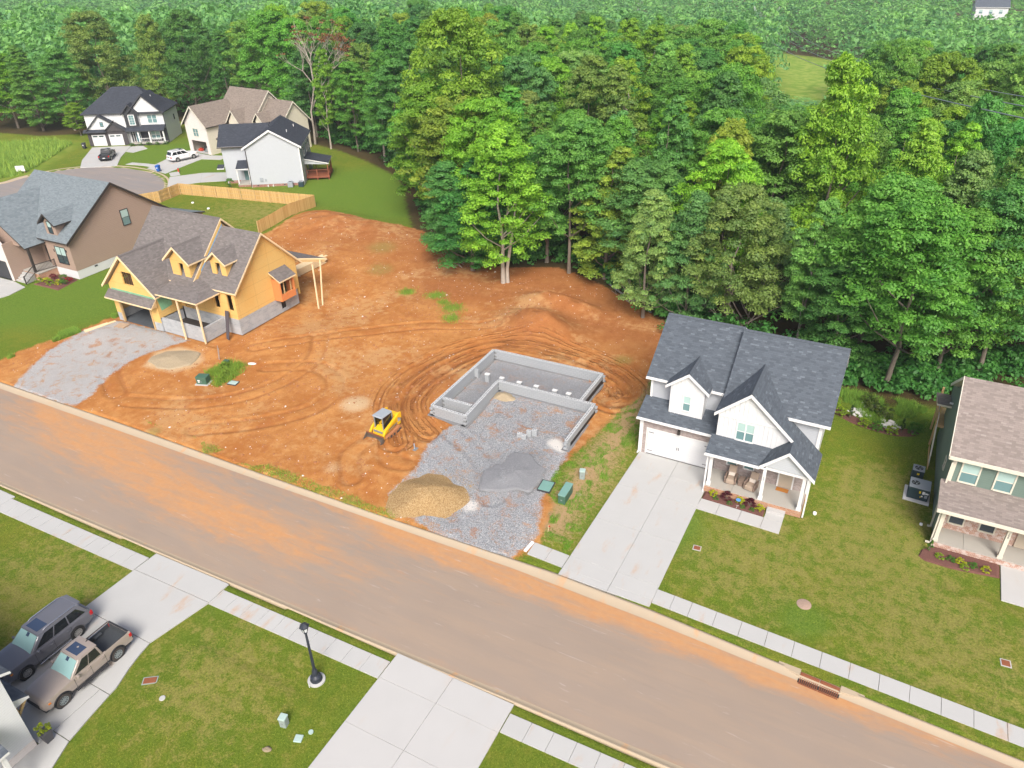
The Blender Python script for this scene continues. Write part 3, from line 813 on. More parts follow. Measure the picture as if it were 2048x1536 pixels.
paving('driveway_near_parked', [[(-38.15, 19.75), (-31.7, 19.85), (-31.75, 21.5), (-38.12, 21.38)], [(-38.25, 16.1), (-32.45, 16.1), (-31.7, 19.82), (-38.17, 19.72)], [(-38.4, 12.75), (-34.9, 12.75), (-34.9, 16.08), (-38.25, 16.08)], [(-34.88, 12.75), (-31.55, 12.75), (-31.6, 13.2), (-32.05, 14.4), (-32.3, 15.3), (-32.45, 16.08), (-34.88, 16.08)],
       [(-38.5, 9.2), (-34.9, 9.2), (-34.9, 12.73), (-38.4, 12.73)], [(-34.88, 9.2), (-32.3, 9.2), (-32.3, 12.73), (-34.88, 12.73)], [(-32.28, 10.0), (-31.05, 10.0), (-31.3, 11.3), (-31.55, 12.73), (-32.28, 12.73)], [(-32.28, 7.6), (-30.0, 7.6), (-30.5, 8.7), (-31.05, 9.98), (-32.28, 9.98)], [(-32.28, 4.0), (-28.9, 4.0), (-29.4, 6.4), (-30.0, 7.58), (-32.28, 7.58)]], 'concrete')
paving('driveway_near_left', grid([(-60, -59.6), (-56, -55.9), (-52.4, -52.3)], [10, 13, 16.5, 19.3, 20.9]), 'concrete')
paving('driveway_green_house', grid([(10.72, 10.78), (13.2, 13.2), (16.5, 16.5)], [41.1, 44.4]) + grid([(13.2, 13.2), (16.5, 16.5)], [31.0, 33, 37, 41.08]), 'concrete_fresh')
paving('walkway_white_house', [[(-7.72, 41.33), (-6.35, 41.3), (-6.32, 42.5), (-7.66, 42.53)], [(-6.35, 41.3), (-4.85, 41.27), (-4.82, 42.45), (-6.32, 42.5)], [(-4.85, 41.27), (-3.35, 41.24), (-3.32, 42.4), (-4.82, 42.45)], [(-3.35, 41.24), (-2.1, 41.2), (-2.1, 42.35), (-3.32, 42.4)], [(-3.32, 42.4), (-2.1, 42.35), (-2.1, 43.2), (-3.3, 43.25)]], 'concrete_fresh')
paving('driveway_tan_house', [[(-88.1, 43.4), (-88.6, 45.6), (-91.5, 46.1), (-91.5, 43.4)], [(-91.52, 43.4), (-91.52, 46.1), (-98, 46.1), (-98, 43.4)], [(-88.1, 43.38), (-91.5, 43.38), (-92, 37), (-89.5, 37)], [(-98, 43.38), (-91.52, 43.38), (-92.02, 37), (-98, 37)], [(-98, 36.98), (-89.5, 36.98), (-90, 30.7), (-98, 30.6)]], 'concrete')
# cul-de-sac
mb = MB()
tri = tessellate_polygon([[Vector((x, y, 0)) for x, y in CUL]])
cen = (-121, 75)
mb.mesh([(x, y, -.1) for x, y in CUL], [t for t in tri])
o = mb.build('cul_de_sac', 'asphalt_far'); struct(o)
at = o.data.attributes.new('dust', 'FLOAT', 'POINT')
mb = MB()
cc = smooth_line(CUL[2:-2], 4)
for a, b in zip(cc[:-1], cc[1:]):
    na, nb = [Vector((p[0] - cen[0], p[1] - cen[1])).normalized() for p in (a, b)]
    A0, B0 = Vector((a[0], a[1])), Vector((b[0], b[1]))
    for r0, z0, r1, z1 in ((-.2, -.095, .3, -.05), (.3, -.05, .45, .02), (.45, .02, .75, .025), (.75, .025, .76, -.3)):
        mb.poly([(*(A0 + na * r0), z0), (*(B0 + nb * r0), z0), (*(B0 + nb * r1), z1), (*(A0 + na * r1), z1)][::-1])
struct(mb.build('kerb_cul_de_sac', 'kerb_concrete'))
paving('driveway_black_white_house', [[(-131.2, 84.0), (-125.9, 87.5), (-130.6, 92.0), (-135.6, 87.6)], [(-135.6, 87.6), (-130.6, 92.0), (-136.6, 99.2), (-142.6, 95.0)], [(-133.4, 95.4), (-131.4, 95.4), (-131.4, 98.8), (-134.6, 100.2), (-136.0, 98.6)]], 'concrete')
paving('driveway_cream_house', [[(-119.4, 88.6), (-113.4, 87.4), (-114.6, 93.5), (-121.2, 94)], [(-121.2, 94), (-114.6, 93.5), (-115.6, 99.8), (-123, 100.6)], [(-115.4, 97.2), (-111.5, 98.2), (-112.3, 101), (-115.6, 100)]], 'concrete')
paving('driveway_grey_house', [[(-111, 86.2), (-106.6, 81.9), (-103.5, 86), (-107.8, 90.4)], [(-107.8, 90.4), (-103.5, 86), (-98.2, 89.8), (-101, 94)]], 'concrete')
paving('sidewalk_cul_de_sac', [[(-125.4, 88.9), (-121.9, 89.5), (-121.9, 90.9), (-125.4, 90.3)], [(-121.9, 89.5), (-119.5, 89.5), (-120.0, 91.0), (-121.9, 90.9)], [(-113.2, 88.0), (-111.2, 86.6), (-110.2, 87.8), (-112.4, 89.4)]], 'concrete')
# ------------------------------------------------------------------ house kit
def frame(p0, p1):
    """(u along the wall, o outwards, z) -> xyz; outward is to the right of p0 -> p1"""
    a, b = Vector((*p0, 0)), Vector((*p1, 0))
    d = (b - a).normalized(); n = Vector((d.y, -d.x, 0))
    return lambda u, o, z: a + d * u + n * o + Vector((0, 0, z))
def wlen(p0, p1): return math.hypot(p1[0] - p0[0], p1[1] - p0[1])
class House:
    def __init__(s, name, label, org, yaw=0, cat='house', local=False):
        s.off = (0, 0, 0) if local else (org[0], org[1], 0)
        s.e = thing(name, label, cat, (org[0], org[1], 0), yaw)
    def put(s, mb, name, mats, parent=None, **k):
        return mb.build(name, mats, parent or s.e, off=s.off, **k)
    def wall(s, p0, p1, outline, mat, holes=(), t=.15, name='wall', parent=None, z0=None):
        """outline: list of (u,z), or a height for a plain rectangle; holes: (u0,u1,z0,z1)"""
        L = wlen(p0, p1); fr = frame(p0, p1)
        if not isinstance(outline, (list, tuple)): outline = [(0, z0 or 0), (L, z0 or 0), (L, outline), (0, outline)]
        hs = [[(a, c), (a, d), (b, d), (b, c)] for a, b, c, d in holes]
        ks = (L - .006) / L
        outline = [(.003 + u * ks, z) for u, z in outline]
        loops = [[Vector((u, z, 0)) for u, z in outline]] + [[Vector((u, z, 0)) for u, z in q] for q in hs]
        tri = tessellate_polygon(loops)
        pts = [p for lp in loops for p in lp]
        mb = MB()
        n = len(pts)
        vs = [fr(p.x, 0, p.y) for p in pts] + [fr(p.x, -t, p.y) for p in pts]
        fs = []
        for a, b, c in tri:
            ar = (pts[b].x - pts[a].x) * (pts[c].y - pts[a].y) - (pts[b].y - pts[a].y) * (pts[c].x - pts[a].x)
            q = (a, b, c) if ar > 0 else (a, c, b)
            fs.append(q); fs.append((q[2] + n, q[1] + n, q[0] + n))
        k = 0
        for lp in loops:
            m = len(lp)
            for i in range(m):
                j = (i + 1) % m
                fs.append((k + j, k + i, k + i + n, k + j + n))
            k += m
        mb.mesh(vs, fs)
        return s.put(mb, name, mat, parent)
    def window(s, p0, p1, u, z, w, h, frame_mat='white_trim', panes=('glass_blind', 'glass_teal'), cols=1, trim=.09, depth=.05, name='window', grid=0):
        """double-hung window in the wall p0-p1, lower left corner at (u,z)"""
        fr = frame(p0, p1)
        mb = MB(); t = trim
        mb.boxf(fr, u - t, u, -.02, depth, z - t, z + h + t); mb.boxf(fr, u + w, u + w + t, -.02, depth, z - t, z + h + t)
        mb.boxf(fr, u, u + w, -.02, depth, z + h, z + h + t); mb.boxf(fr, u, u + w, -.02, depth + .03, z - t, z)
        cw = w / cols
        for c in range(1, cols): mb.boxf(fr, u + c * cw - t / 2, u + c * cw + t / 2, -.02, depth - .01, z, z + h)
        mb.boxf(fr, u, u + w, -.02, depth - .02, z + h * .5 - .025, z + h * .5 + .025)
        o = s.put(mb, name, frame_mat)
        for c in range(cols):
            for k, (a, b) in enumerate(((h * .5, h), (0, h * .5))):
                m2 = MB().boxf(fr, u + c * cw, u + (c + 1) * cw, -.01, .018 - .008 * k, z + a, z + b)
                s.put(m2, 'pane', panes[k], o)
            if grid:
                m2 = MB()
                m2.boxf(fr, u + (c + .5) * cw - .015, u + (c + .5) * cw + .015, .0, .03, z, z + h)
                for q in (.25, .75): m2.boxf(fr, u + c * cw, u + (c + 1) * cw, .0, .028, z + h * q - .015, z + h * q + .015)
                s.put(m2, 'glazing_bar', frame_mat, o)
        return o
    def roof(s, planes, mats=('shingle_slate', 'white_trim'), name='roof', t=.16, parent=None):
        o = None
        for p in planes:
            mb = MB().slab(p, t)
            q = s.put(mb, name, mats, parent or s.e)
            o = o or q
        return o
    def gable_x(s, x0, x1, ya, za, yr, zr, yb, zb, mats, name='roof', t=.16):
        """ridge along x: front eave (ya,za), ridge (yr,zr), back eave (yb,zb)"""
        return s.roof([[(x0, ya, za), (x1, ya, za), (x1, yr, zr), (x0, yr, zr)], [(x1, yb, zb), (x0, yb, zb), (x0, yr, zr), (x1, yr, zr)]], mats, name, t)
    def gable_y(s, y0, y1, xa, za, xr, zr, xb, zb, mats, name='roof', t=.16):
        return s.roof([[(xa, y0, za), (xr, y0, zr), (xr, y1, zr), (xa, y1, za)], [(xr, y0, zr), (xb, y0, zb), (xb, y1, zb), (xr, y1, zr)]], mats, name, t)
    def rake(s, y, xa, za, xr, zr, xb, zb, mat, h=.22, d=.05, name='rake_board'):
        """barge boards on a gable facing -y"""
        for (a, b, c, e) in ((xa, za, xr, zr), (xr, zr, xb, zb)):
            mb = MB().hexa([(a, y - d, b - h), (c, y - d, e - h), (c, y, e - h), (a, y, b - h), (a, y - d, b + .012), (c, y - d, e + .012), (c, y, e + .012), (a, y, b + .012)])
            s.put(mb, name, mat)
    def ridge(s, a, b, mat, w=.16, step=.3):
        a, b = Vector(a), Vector(b); n = max(2, int((b - a).length / step)); mb = MB()
        d = (b - a) / n; r = Vector((-d.y, d.x, 0)).normalized() * w
        for i in range(n):
            p = a + d * i; q = p + d * 1.08
            lo = Vector((0, 0, -.085)); up = Vector((0, 0, .05))
            mb.poly([p + r + lo, q + r + lo + Vector((0, 0, .012)), q + up + Vector((0, 0, .012)), p + up], 0, [(0, 0), (.3, 0), (.3, .14), (0, .14)])
            mb.poly([q - r + lo + Vector((0, 0, .012)), p - r + lo, p + up, q + up + Vector((0, 0, .012))], 0, [(0, 0), (.3, 0), (.3, .14), (0, .14)])
        s.put(mb, 'ridge_cap', mat)
    def bx(s, name, mat, *a, parent=None, bevel=0, **k):
        return s.put(MB().box(*a), name, mat, parent, bevel=bevel, **k)

def number_plate(parent, txt, loc, size):
    cu = bpy.data.curves.new('house_number', 'FONT'); cu.body = '\n'.join(txt); cu.size = size; cu.extrude = .004; cu.align_x = 'CENTER'; cu.space_line = .95
    t = bpy.data.objects.new('house_number', cu); C.objects.link(t)
    me = bpy.data.meshes.new_from_object(t.evaluated_get(bpy.context.evaluated_depsgraph_get()))
    bpy.data.objects.remove(t)
    o = bpy.data.objects.new('house_number', me); C.objects.link(o); me.materials.clear(); me.materials.append(MAT['charcoal'])
    o.parent = parent; o.location = loc; o.rotation_euler = (PI / 2, 0, 0)
# ------------------------------------------------------------------ white farmhouse right of the foundation
H = House('white_house', 'white board-and-batten house with slate grey roof and wide white garage door', (-7.2, 46.0))
SL = ('shingle_slate', 'white_trim')
H.wall((-13.4, 46.0), (-7.7, 46.0), 3.3, 'grey_brick', [(.46, 5.25, 0, 2.3)])
H.wall((-13.4, 58), (-13.4, 46.0), [(0, 0), (12, 0), (12, 3.3), (10.4, 3.9), (10.4, 5.9), (5.8, 9.0), (0, 5.2)], 'grey_siding')
H.wall((-13.4, 47.6), (-7.6, 47.6), 5.85, 'grey_siding', z0=3.6)
H.wall((-7.7, 45.7), (-1.15, 45.7), 3.5, 'grey_brick', [(4.52, 5.58, .5, 2.55)])
H.wall((-7.7, 46.0), (-7.7, 45.7), 3.4, 'grey_brick') if False else None
H.wall((-4.2, 46.65), (-1.1, 46.65), 5.8, 'grey_siding', z0=2.6)
H.wall((-1.1, 45.6), (-1.1, 56), [(0, 0), (10.4, 0), (10.4, 5.5), (5.5, 9.1), (1.05, 5.75), (1.05, 3.4), (0, 3.4)], 'white_siding')
H.wall((-1.1, 58), (-13.4, 58), 5.2, 'grey_siding')
# battened gables
def battens(H, y, poly_top, poly_bot, x0, x1, mat='white_paint', pitch=.3):
    mb = MB(); x = x0 + pitch / 2
    while x < x1:
        a, b = poly_bot(x), poly_top(x)
        if b - a > .1: mb.box(x - .022, x + .022, y - .03, y, a, b)
        x += pitch
    H.put(mb, 'batten', mat, kind='stuff')
d1 = [(0, 3.6), (2.5, 3.6), (2.5, 6.2), (1.25, 7.2), (0, 6.2)]
H.wall((-11.68, 46.64), (-9.18, 46.64), d1, 'white_paint', [(1.02, 1.55, 4.22, 5.46)])
battens(H, 46.64, lambda x: 7.2 - abs(x + 10.43) * .8, lambda x: 3.7 if not -10.76 < x < -10.02 else 5.58, -11.68, -9.18)
H.window((-11.68, 46.64), (-9.18, 46.64), 1.04, 4.24, .49, 1.2)
H.wall((-11.68, 48.4), (-11.68, 46.64), 6.2, 'white_paint', z0=3.6); H.wall((-9.18, 46.64), (-9.18, 48.4), 6.2, 'white_paint', z0=3.6)
g2 = [(0, 3.75), (4.0, 3.75), (5.0, 5.0), (1.96, 7.75), (0, 5.85)]
H.wall((-7.72, 44.96), (-2.72, 44.96), g2, 'white_paint', [(1.35, 2.51, 4.03, 5.42)])
battens(H, 44.96, lambda x: 7.75 - abs(x + 5.75) * (.9 if x > -5.75 else .95), lambda x: (3.8 if x < -3.72 else 3.8 + (x + 3.72) * 1.25) if not -6.5 < x < -5.08 else 5.55, -7.72, -2.8)
H.bx('belt_trim', 'white_trim', -7.72, -3.4, 44.90, 44.958, 5.62, 5.76)
H.window((-7.72, 44.96), (-2.72, 44.96), 1.37, 4.05, 1.12, 1.35, cols=2)
H.wall((-7.72, 47.6), (-7.72, 44.96), 5.85, 'white_siding', z0=3.5)
H.wall((-4.15, 43.46), (-1.05, 43.46), [(0, 3.42), (3.1, 3.42), (1.55, 4.85)], 'pale_siding', t=.1)
# roofs
LR, RR = H.gable_x(-13.75, -7.86, 47.25, 6.0, 51.84, 9.2, 58.3, 5.3, SL), H.gable_x(-7.86, -.6, 46.3, 5.85, 51.1, 9.42, 56.4, 5.4, SL)
H.roof([[(-13.75, 45.62, 3.38), (-7.6, 45.62, 3.38), (-7.6, 47.62, 4.18), (-13.75, 47.62, 4.18)]], SL)
H.gable_y(46.4, 49.9, -12.02, 6.13, -10.42, 7.42, -8.82, 6.13, SL)
BR = lambda x, y: (x, y, 7.95 - .9 * (x + 5.74))
H.roof([[(-7.98, 44.66, 5.93), (-5.74, 44.66, 7.95), (-5.74, 50.2, 7.95), (-7.98, 50.2, 5.93)],
        [BR(-5.74, 44.66), BR(-2.6, 44.66), BR(-2.6, 43.2), BR(-.72, 43.2), BR(-.72, 46.5), BR(-3.4, 46.5), BR(-5.74, 49.35)],
        [(-4.32, 43.2, 3.52), (-2.6, 43.2, 5.124), (-2.6, 44.94, 5.124), (-4.32, 44.94, 3.52)],
        [(-8.0, 43.25, 3.45), (-3.9, 43.25, 3.45), (-3.9, 44.95, 3.97), (-8.0, 44.95, 3.97)]], SL)
H.rake(46.4, -12.02, 6.13, -10.42, 7.42, -8.82, 6.13, 'white_trim')
H.rake(44.66, -7.98, 5.93, -5.74, 7.95, -2.62, 5.14, 'white_trim', .24)
H.rake(43.2, -4.32, 3.52, -2.6, 5.124, -.72, 3.43, 'white_trim', .24)
H.ridge((-10.42, 46.45, 7.42), (-10.42, 49.3, 7.42), 'shingle_slate'); H.ridge((-5.74, 44.7, 7.95), (-5.74, 49.1, 7.95), 'shingle_slate')
H.ridge((-13.7, 51.84, 9.2), (-7.9, 51.84, 9.2), 'shingle_slate'); H.ridge((-7.86, 51.1, 9.42), (-.62, 51.1, 9.42), 'shingle_slate')
for x0, x1, y, z in ((-13.75, -11.95, 47.2, 5.86), (-9.0, -7.9, 47.2, 5.86), (-3.3, -.6, 46.25, 5.71), (-13.75, -7.6, 45.56, 3.25), (-8.0, -4.3, 43.18, 3.32)):
    H.bx('gutter', 'white_trim', x0, x1, y - .07, y + .045, z - .02, z + .12)
# porch
H.bx('porch_base', 'tan_brick', -7.75, -1.12, 43.42, 45.6, 0, .43)
H.bx('porch_floor', 'concrete_porch', -7.72, -5.9, 43.5, 45.69, .40, .50); H.bx('porch_floor', 'concrete_porch', -5.88, -1.16, 43.5, 45.69, .40, .50)
for k, (x, y) in enumerate(((-7.55, 43.72), (-3.92, 43.66), (-1.36, 43.62))):
    o = H.bx('post', 'white_trim', x - .11, x + .11, y - .11, y + .11, .5, 3.3, bevel=.01)
    H.bx('post_base', 'white_trim', x - .15, x + .15, y - .15, y + .15, .5, .72, parent=o); H.bx('post_cap', 'white_trim', x - .15, x + .15, y - .15, y + .15, 3.18, 3.3, parent=o)
    if k == 1:
        number_plate(o, '104', (x + 7.2, y - 46 - .118, 2.5), .17)
H.bx('beam', 'white_trim', -7.72, -1.1, 43.5, 43.8, 3.16, 3.36)
H.bx('step', 'concrete_fresh', -3.3, -2.1, 43.02, 43.42, 0, .24)
o = H.bx('front_door', 'door_taupe', -3.1, -2.2, 45.62, 45.72, .52, 2.5)
for k in (0, 1): H.bx('door_light', 'glass_dark', -2.98 + .39 * k, -2.66 + .39 * k, 45.6, 45.615, 2.0, 2.3, parent=o)
H.put(MB().box(-3.2, -3.1, 45.6, 45.75, .5, 2.6).box(-2.2, -2.1, 45.6, 45.75, .5, 2.6).box(-3.1, -2.2, 45.6, 45.75, 2.5, 2.6), 'door_frame', 'white_trim')
for u in (.95, 2.15): H.window((-7.7, 45.7), (-1.15, 45.7), u, 1.25, .62, 1.5, panes=('glass_teal', 'glass_teal'))
gd = H.bx('garage_door', 'white_paint', -12.94, -8.15, 46.06, 46.12, .02, 2.3)
for z in (.6, 1.18, 1.74): H.bx('door_joint', 'white_trim', -12.94, -8.15, 46.05, 46.058, z, z + .018, parent=gd)
for x in (-10.62, -10.48): H.bx('handle', 'black_trim', x, x + .035, 46.02, 46.05, .95, 1.2, parent=gd)
for z in (.3, 1.95):
    H.bx('hinge', 'black_trim', -12.85, -12.45, 46.03, 46.05, z, z + .035, parent=gd); H.bx('hinge', 'black_trim', -8.6, -8.22, 46.03, 46.05, z, z + .035, parent=gd)
H.put(MB().box(-13.02, -12.94, 45.97, 46.05, 0, 2.38).box(-8.15, -8.07, 45.97, 46.05, 0, 2.38).box(-12.94, -8.15, 45.97, 46.05, 2.3, 2.38), 'door_frame', 'white_trim')
H.put(MB().box(-10.64, -10.46, 45.78, 45.99, 2.5, 2.86), 'lantern', 'bronze_trim')
for x, y in ((-13.5, 45.95), (-7.8, 43.55), (-1.0, 43.75)):
    H.put(MB().box(x - .05, x + .05, y - .05, y + .05, .12, 3.3).box(x - .05, x + .05, y - .3, y - .05, .05, .15), 'downspout', 'white_trim')
H.bx('corner_board', 'white_trim', -13.46, -13.3, 45.955, 45.995, 0, 3.25); H.bx('corner_board', 'white_trim', -1.28, -1.06, 46.6, 46.648, 2.7, 5.75)
H.bx('corner_board', 'white_trim', -13.44, -13.28, 47.55, 47.598, 4.1, 5.85)

# ------------------------------------------------------------------ house being framed
H = House('framed_house', 'unfinished house sheathed in yellow boards on grey block base', (-64, 46))
DW = ('shingle_driftwood', 'lumber_pale')
BC = 'block_course'
# block base
H.wall((-70.8, 44.5), (-70.0, 44.5), 1.0, BC); H.wall((-65.2, 44.5), (-64.1, 44.5), 1.0, BC)
H.wall((-70.8, 57), (-70.8, 44.5), 1.0, BC); H.wall((-64.1, 44.5), (-64.1, 47.35), 1.5, BC)
H.wall((-64.05, 44.6), (-58.2, 44.6), 1.55, BC, t=.2); H.wall((-58.2, 44.6), (-58.2, 47.4), 1.55, BC, t=.2)
H.wall((-63.9, 47.38), (-56.1, 47.38), 1.72, BC); H.wall((-56.1, 47.38), (-56.1, 56.0), 1.72, BC, [(6.0, 6.7, .35, 1.45)])
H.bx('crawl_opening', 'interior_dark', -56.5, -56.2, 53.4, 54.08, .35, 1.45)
H.bx('footing', 'block_wall', -64.1, -55.95, 44.35, 44.58, -.2, .1) if False else None
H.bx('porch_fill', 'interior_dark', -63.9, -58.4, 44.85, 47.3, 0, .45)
H.bx('garage_slab', 'slab_dark', -70.6, -64.2, 44.55, 56, 0, .06)
H.bx('floor_deck', 'lumber', -70.6, -56.2, 47.6, 56.2, 1.7, 1.9)
# sheathing
osb = 'osb'
H.wall((-70.8, 44.48), (-64.1, 44.48), [(0, .95), (.75, .95), (.75, 2.3), (5.6, 2.3), (5.6, .95), (6.7, .95), (6.7, 4.2), (3.35, 7.45), (0, 4.2)], osb, [(2.55, 4.05, 4.55, 5.95)])
H.wall((-70.8, 56.5), (-70.8, 44.48), [(0, 1.0), (12.02, 1.0), (12.02, 3.7), (9.6, 4.1), (5, 9.0), (0, 4.3)], osb)
H.wall((-64.1, 44.48), (-64.1, 47.4), 4.4, osb, z0=1.4)
H.wall((-64.1, 47.4), (-56.1, 47.4), 4.75, osb, [(.5, 2.2, 1.75, 4.0), (5.1, 5.75, 2.6, 4.3), (6.9, 7.6, 2.6, 4.3)], z0=1.72)
H.wall((-56.1, 47.4), (-56.1, 56.4), [(0, 1.72), (9, 1.72), (9, 5.0), (4.55, 9.25), (0, 4.65)], osb, [(5.2, 7.2, 2.0, 4.0)])
H.wall((-56.1, 56.4), (-70.8, 56.4), 5.0, osb, z0=1.0)
H.wall((-61.2, 47.6), (-61.2, 56.2), [(0, 4.6), (8.6, 4.6), (8.4, 5.2), (4.5, 9.75), (0, 5.05)], osb)
H.bx('wrap_patch', 'wrap_green', -64.098, -64.06, 44.47, 45.6, 2.4, 4.3) if False else None
H.put(MB().poly([(-64.085, 44.9, 2.2), (-64.085, 46.3, 2.35), (-64.085, 46.2, 3.3), (-64.085, 45.6, 4.2), (-64.085, 44.6, 4.2)]), 'coating_patch', 'wrap_green')
H.bx('flashing', 'wrap_green', -70.5, -64.2, 44.44, 44.478, 3.62, 3.8)
# studs seen through the openings
mb = MB()
for x in np.arange(-68.6, -66.2, .4): mb.box(x, x + .045, 44.75, 44.9, 4.3, 6.0)
H.put(mb, 'stud', 'stud_dark', kind='stuff')
mb = MB()
for x in np.arange(-63.5, -56.3, .42): mb.box(x, x + .045, 49.6, 49.75, 1.9, 4.5)
mb.box(-63.9, -56.3, 49.5, 49.6, 4.2, 4.5)
H.put(mb, 'stud', 'lumber', kind='stuff')
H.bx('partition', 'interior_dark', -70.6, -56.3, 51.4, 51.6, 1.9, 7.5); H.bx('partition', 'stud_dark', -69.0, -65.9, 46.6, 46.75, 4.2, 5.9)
H.put(MB().box(-70.6, -64.2, 49.5, 49.6, .06, 2.8), 'partition', 'block_wall')
H.put(MB().box(-70.02, -69.86, 44.4, 44.62, 0, 2.3).box(-65.36, -65.2, 44.4, 44.62, 0, 2.3).box(-70.02, -65.2, 44.4, 44.62, 2.26, 2.5), 'door_frame', 'lumber')
# roofs
H.gable_x(-71.05, -61.0, 46.75, 4.85, 52.1, 10.15, 57.3, 4.9, DW)
H.gable_x(-61.0, -55.6, 47.15, 4.72, 51.95, 9.42, 56.9, 4.6, DW)
H.gable_y(44.12, 50.4, -71.45, 4.05, -67.45, 7.82, -63.45, 4.05, DW)
H.rake(44.12, -71.45, 4.05, -67.45, 7.82, -63.45, 4.05, 'lumber_pale', .26)
H.roof([[(-63.6, 44.28, 4.42), (-57.9, 44.28, 4.42), (-60.2, 47.5, 5.25), (-63.6, 47.5, 5.25)], [(-57.9, 44.28, 4.42), (-57.9, 47.4, 4.42), (-60.2, 47.5, 5.25)]], DW)
H.roof([[(-71.0, 43.7, 2.95), (-64.0, 43.7, 2.95), (-64.0, 44.47, 3.62), (-71.0, 44.47, 3.62)]], DW)
for k, x in enumerate((-70.9, -64.1)):
    H.put(MB().prism([(x, 43.75, 2.82), (x, 44.47, 2.82), (x, 44.47, 3.45)], (.1, 0, 0)), 'hood_end', 'lumber')
H.gable_y(46.85, 51.0, -64.55, 7.0, -62.7, 8.55, -60.85, 7.0, DW); H.rake(46.85, -64.55, 7.0, -62.7, 8.55, -60.85, 7.0, 'lumber_pale', .2)
H.wall((-64.0, 47.28), (-61.4, 47.28), [(0, 4.9), (2.6, 4.9), (2.6, 7.05), (1.3, 8.25), (0, 7.05)], osb, [(1.15, 1.75, 5.25, 6.75)])
H.wall((-61.4, 47.28), (-61.4, 51.0), 7.05, osb, z0=4.9); H.wall((-64.0, 51.0), (-64.0, 47.28), 7.05, osb, z0=4.9)
H.bx('partition', 'stud_dark', -63.9, -61.5, 48.0, 48.1, 5, 7)
H.gable_y(47.95, 51.2, -59.75, 7.2, -58.4, 8.32, -57.05, 7.2, DW); H.rake(47.95, -59.75, 7.2, -58.4, 8.32, -57.05, 7.2, 'lumber_pale', .18)
H.wall((-59.4, 48.3), (-57.4, 48.3), [(0, 5.4), (2.0, 5.4), (2.0, 7.2), (1.0, 8.05), (0, 7.2)], osb, [(.62, 1.28, 5.85, 7.1)])
H.wall((-57.4, 48.3), (-57.4, 51), 7.2, osb, z0=5.4); H.wall((-59.4, 51), (-59.4, 48.3), 7.2, osb, z0=5.4)
H.bx('partition', 'stud_dark', -59.3, -57.5, 48.9, 49.0, 5.6, 7.3); H.bx('stud', 'lumber', -58.5, -58.44, 48.6, 48.68, 5.8, 7.1)
H.put(MB().poly([(-60.94, 47.3, 4.75), (-60.94, 52, 9.3), (-60.94, 52, 9.95), (-60.94, 47.3, 5.25)]), 'sheathing_strip', 'osb')
H.put(MB().poly([(-60.9, 48.2, 5.75), (-60.9, 52, 9.4), (-60.9, 52, 9.62), (-60.9, 48.2, 5.95)]), 'flashing', 'flash_blue')
for a, b in (((-71, 52.1, 10.15), (-61.05, 52.1, 10.15)), ((-67.45, 44.2, 7.82), (-67.45, 50.2, 7.82)), ((-62.7, 46.9, 8.55), (-62.7, 50.7, 8.55))): H.ridge(a, b, 'shingle_driftwood')
# barge edges of the two side gables
for x, y0, z0, y1, z1, y2, z2 in ((-55.6, 47.15, 4.72, 51.95, 9.42, 56.9, 4.6), (-61.0, 46.75, 4.85, 52.1, 10.15, 57.3, 4.9)):
    for (a, b, c, d) in ((y0, z0, y1, z1), (y1, z1, y2, z2)):
        H.put(MB().hexa([(x, a, b - .22), (x + .04, a, b - .22), (x + .04, c, d - .22), (x, c, d - .22), (x, a, b + .01), (x + .04, a, b + .01), (x + .04, c, d + .01), (x, c, d + .01)]), 'rake_board', 'lumber_pale')
# bay box on the side wall
bay = H.put(MB().box(-56.1, -55.0, 52.55, 52.68, 1.75, 4.1).box(-56.1, -55.0, 54.55, 54.68, 1.75, 4.1).box(-55.12, -55.0, 52.68, 54.55, 1.75, 2.5).box(-56.1, -55.12, 52.68, 54.55, 1.75, 1.85), 'bay', 'orange_board')
H.put(MB().box(-55.12, -55.02, 53.1, 53.2, 2.5, 4.1).box(-55.12, -55.02, 54.1, 54.2, 2.5, 4.1).box(-55.12, -55.02, 52.68, 54.55, 3.95, 4.1), 'bay_stud', 'lumber', bay)
H.roof([[(-54.75, 52.35, 4.1), (-54.75, 54.85, 4.1), (-56.1, 54.85, 4.95), (-56.1, 52.35, 4.95)]], DW)
# rear porch roof on props
H.roof([[(-56.6, 56.3, 5.0), (-54.6, 59.6, 4.2), (-62, 59.6, 4.2), (-62, 56.3, 5.0)]], DW)
H.put(MB().beam((-54.75, 59.5, 3.95), (-56.2, 56.5, 4.7), .05, .28).beam((-54.75, 59.45, 3.95), (-62, 59.45, 3.95), .05, .28), 'porch_beam', 'lumber')
for x0, y0, x1, y1 in ((-54.0, 56.6, -54.85, 57.6), (-54.2, 57.5, -54.85, 58.9)): H.put(MB().beam((x0, y0, -.6), (x1, y1, 4.2), .12, .12), 'prop', 'lumber_pale')
for x0, y0, x1, y1 in ((-60.6, 44.32, -60.9, 44.5), (-58.05, 44.5, -58.25, 44.6)): H.put(MB().beam((x0, y0 - .1, -.02), (x1, y1, 4.35), .13, .13), 'prop', 'lumber_pale')
mb = MB()
for i in range(4): mb.beam((-56.95 + i * .13, 46.15 - .05 * i, .0), (-57.55 + i * .13, 47.22, 2.55), .1, .1)
o = mb.build('guttering_bundle', 'purlin_purple'); tag(o, 'dark brown lengths of trim leaning on the framed house corner', 'trim bundle')

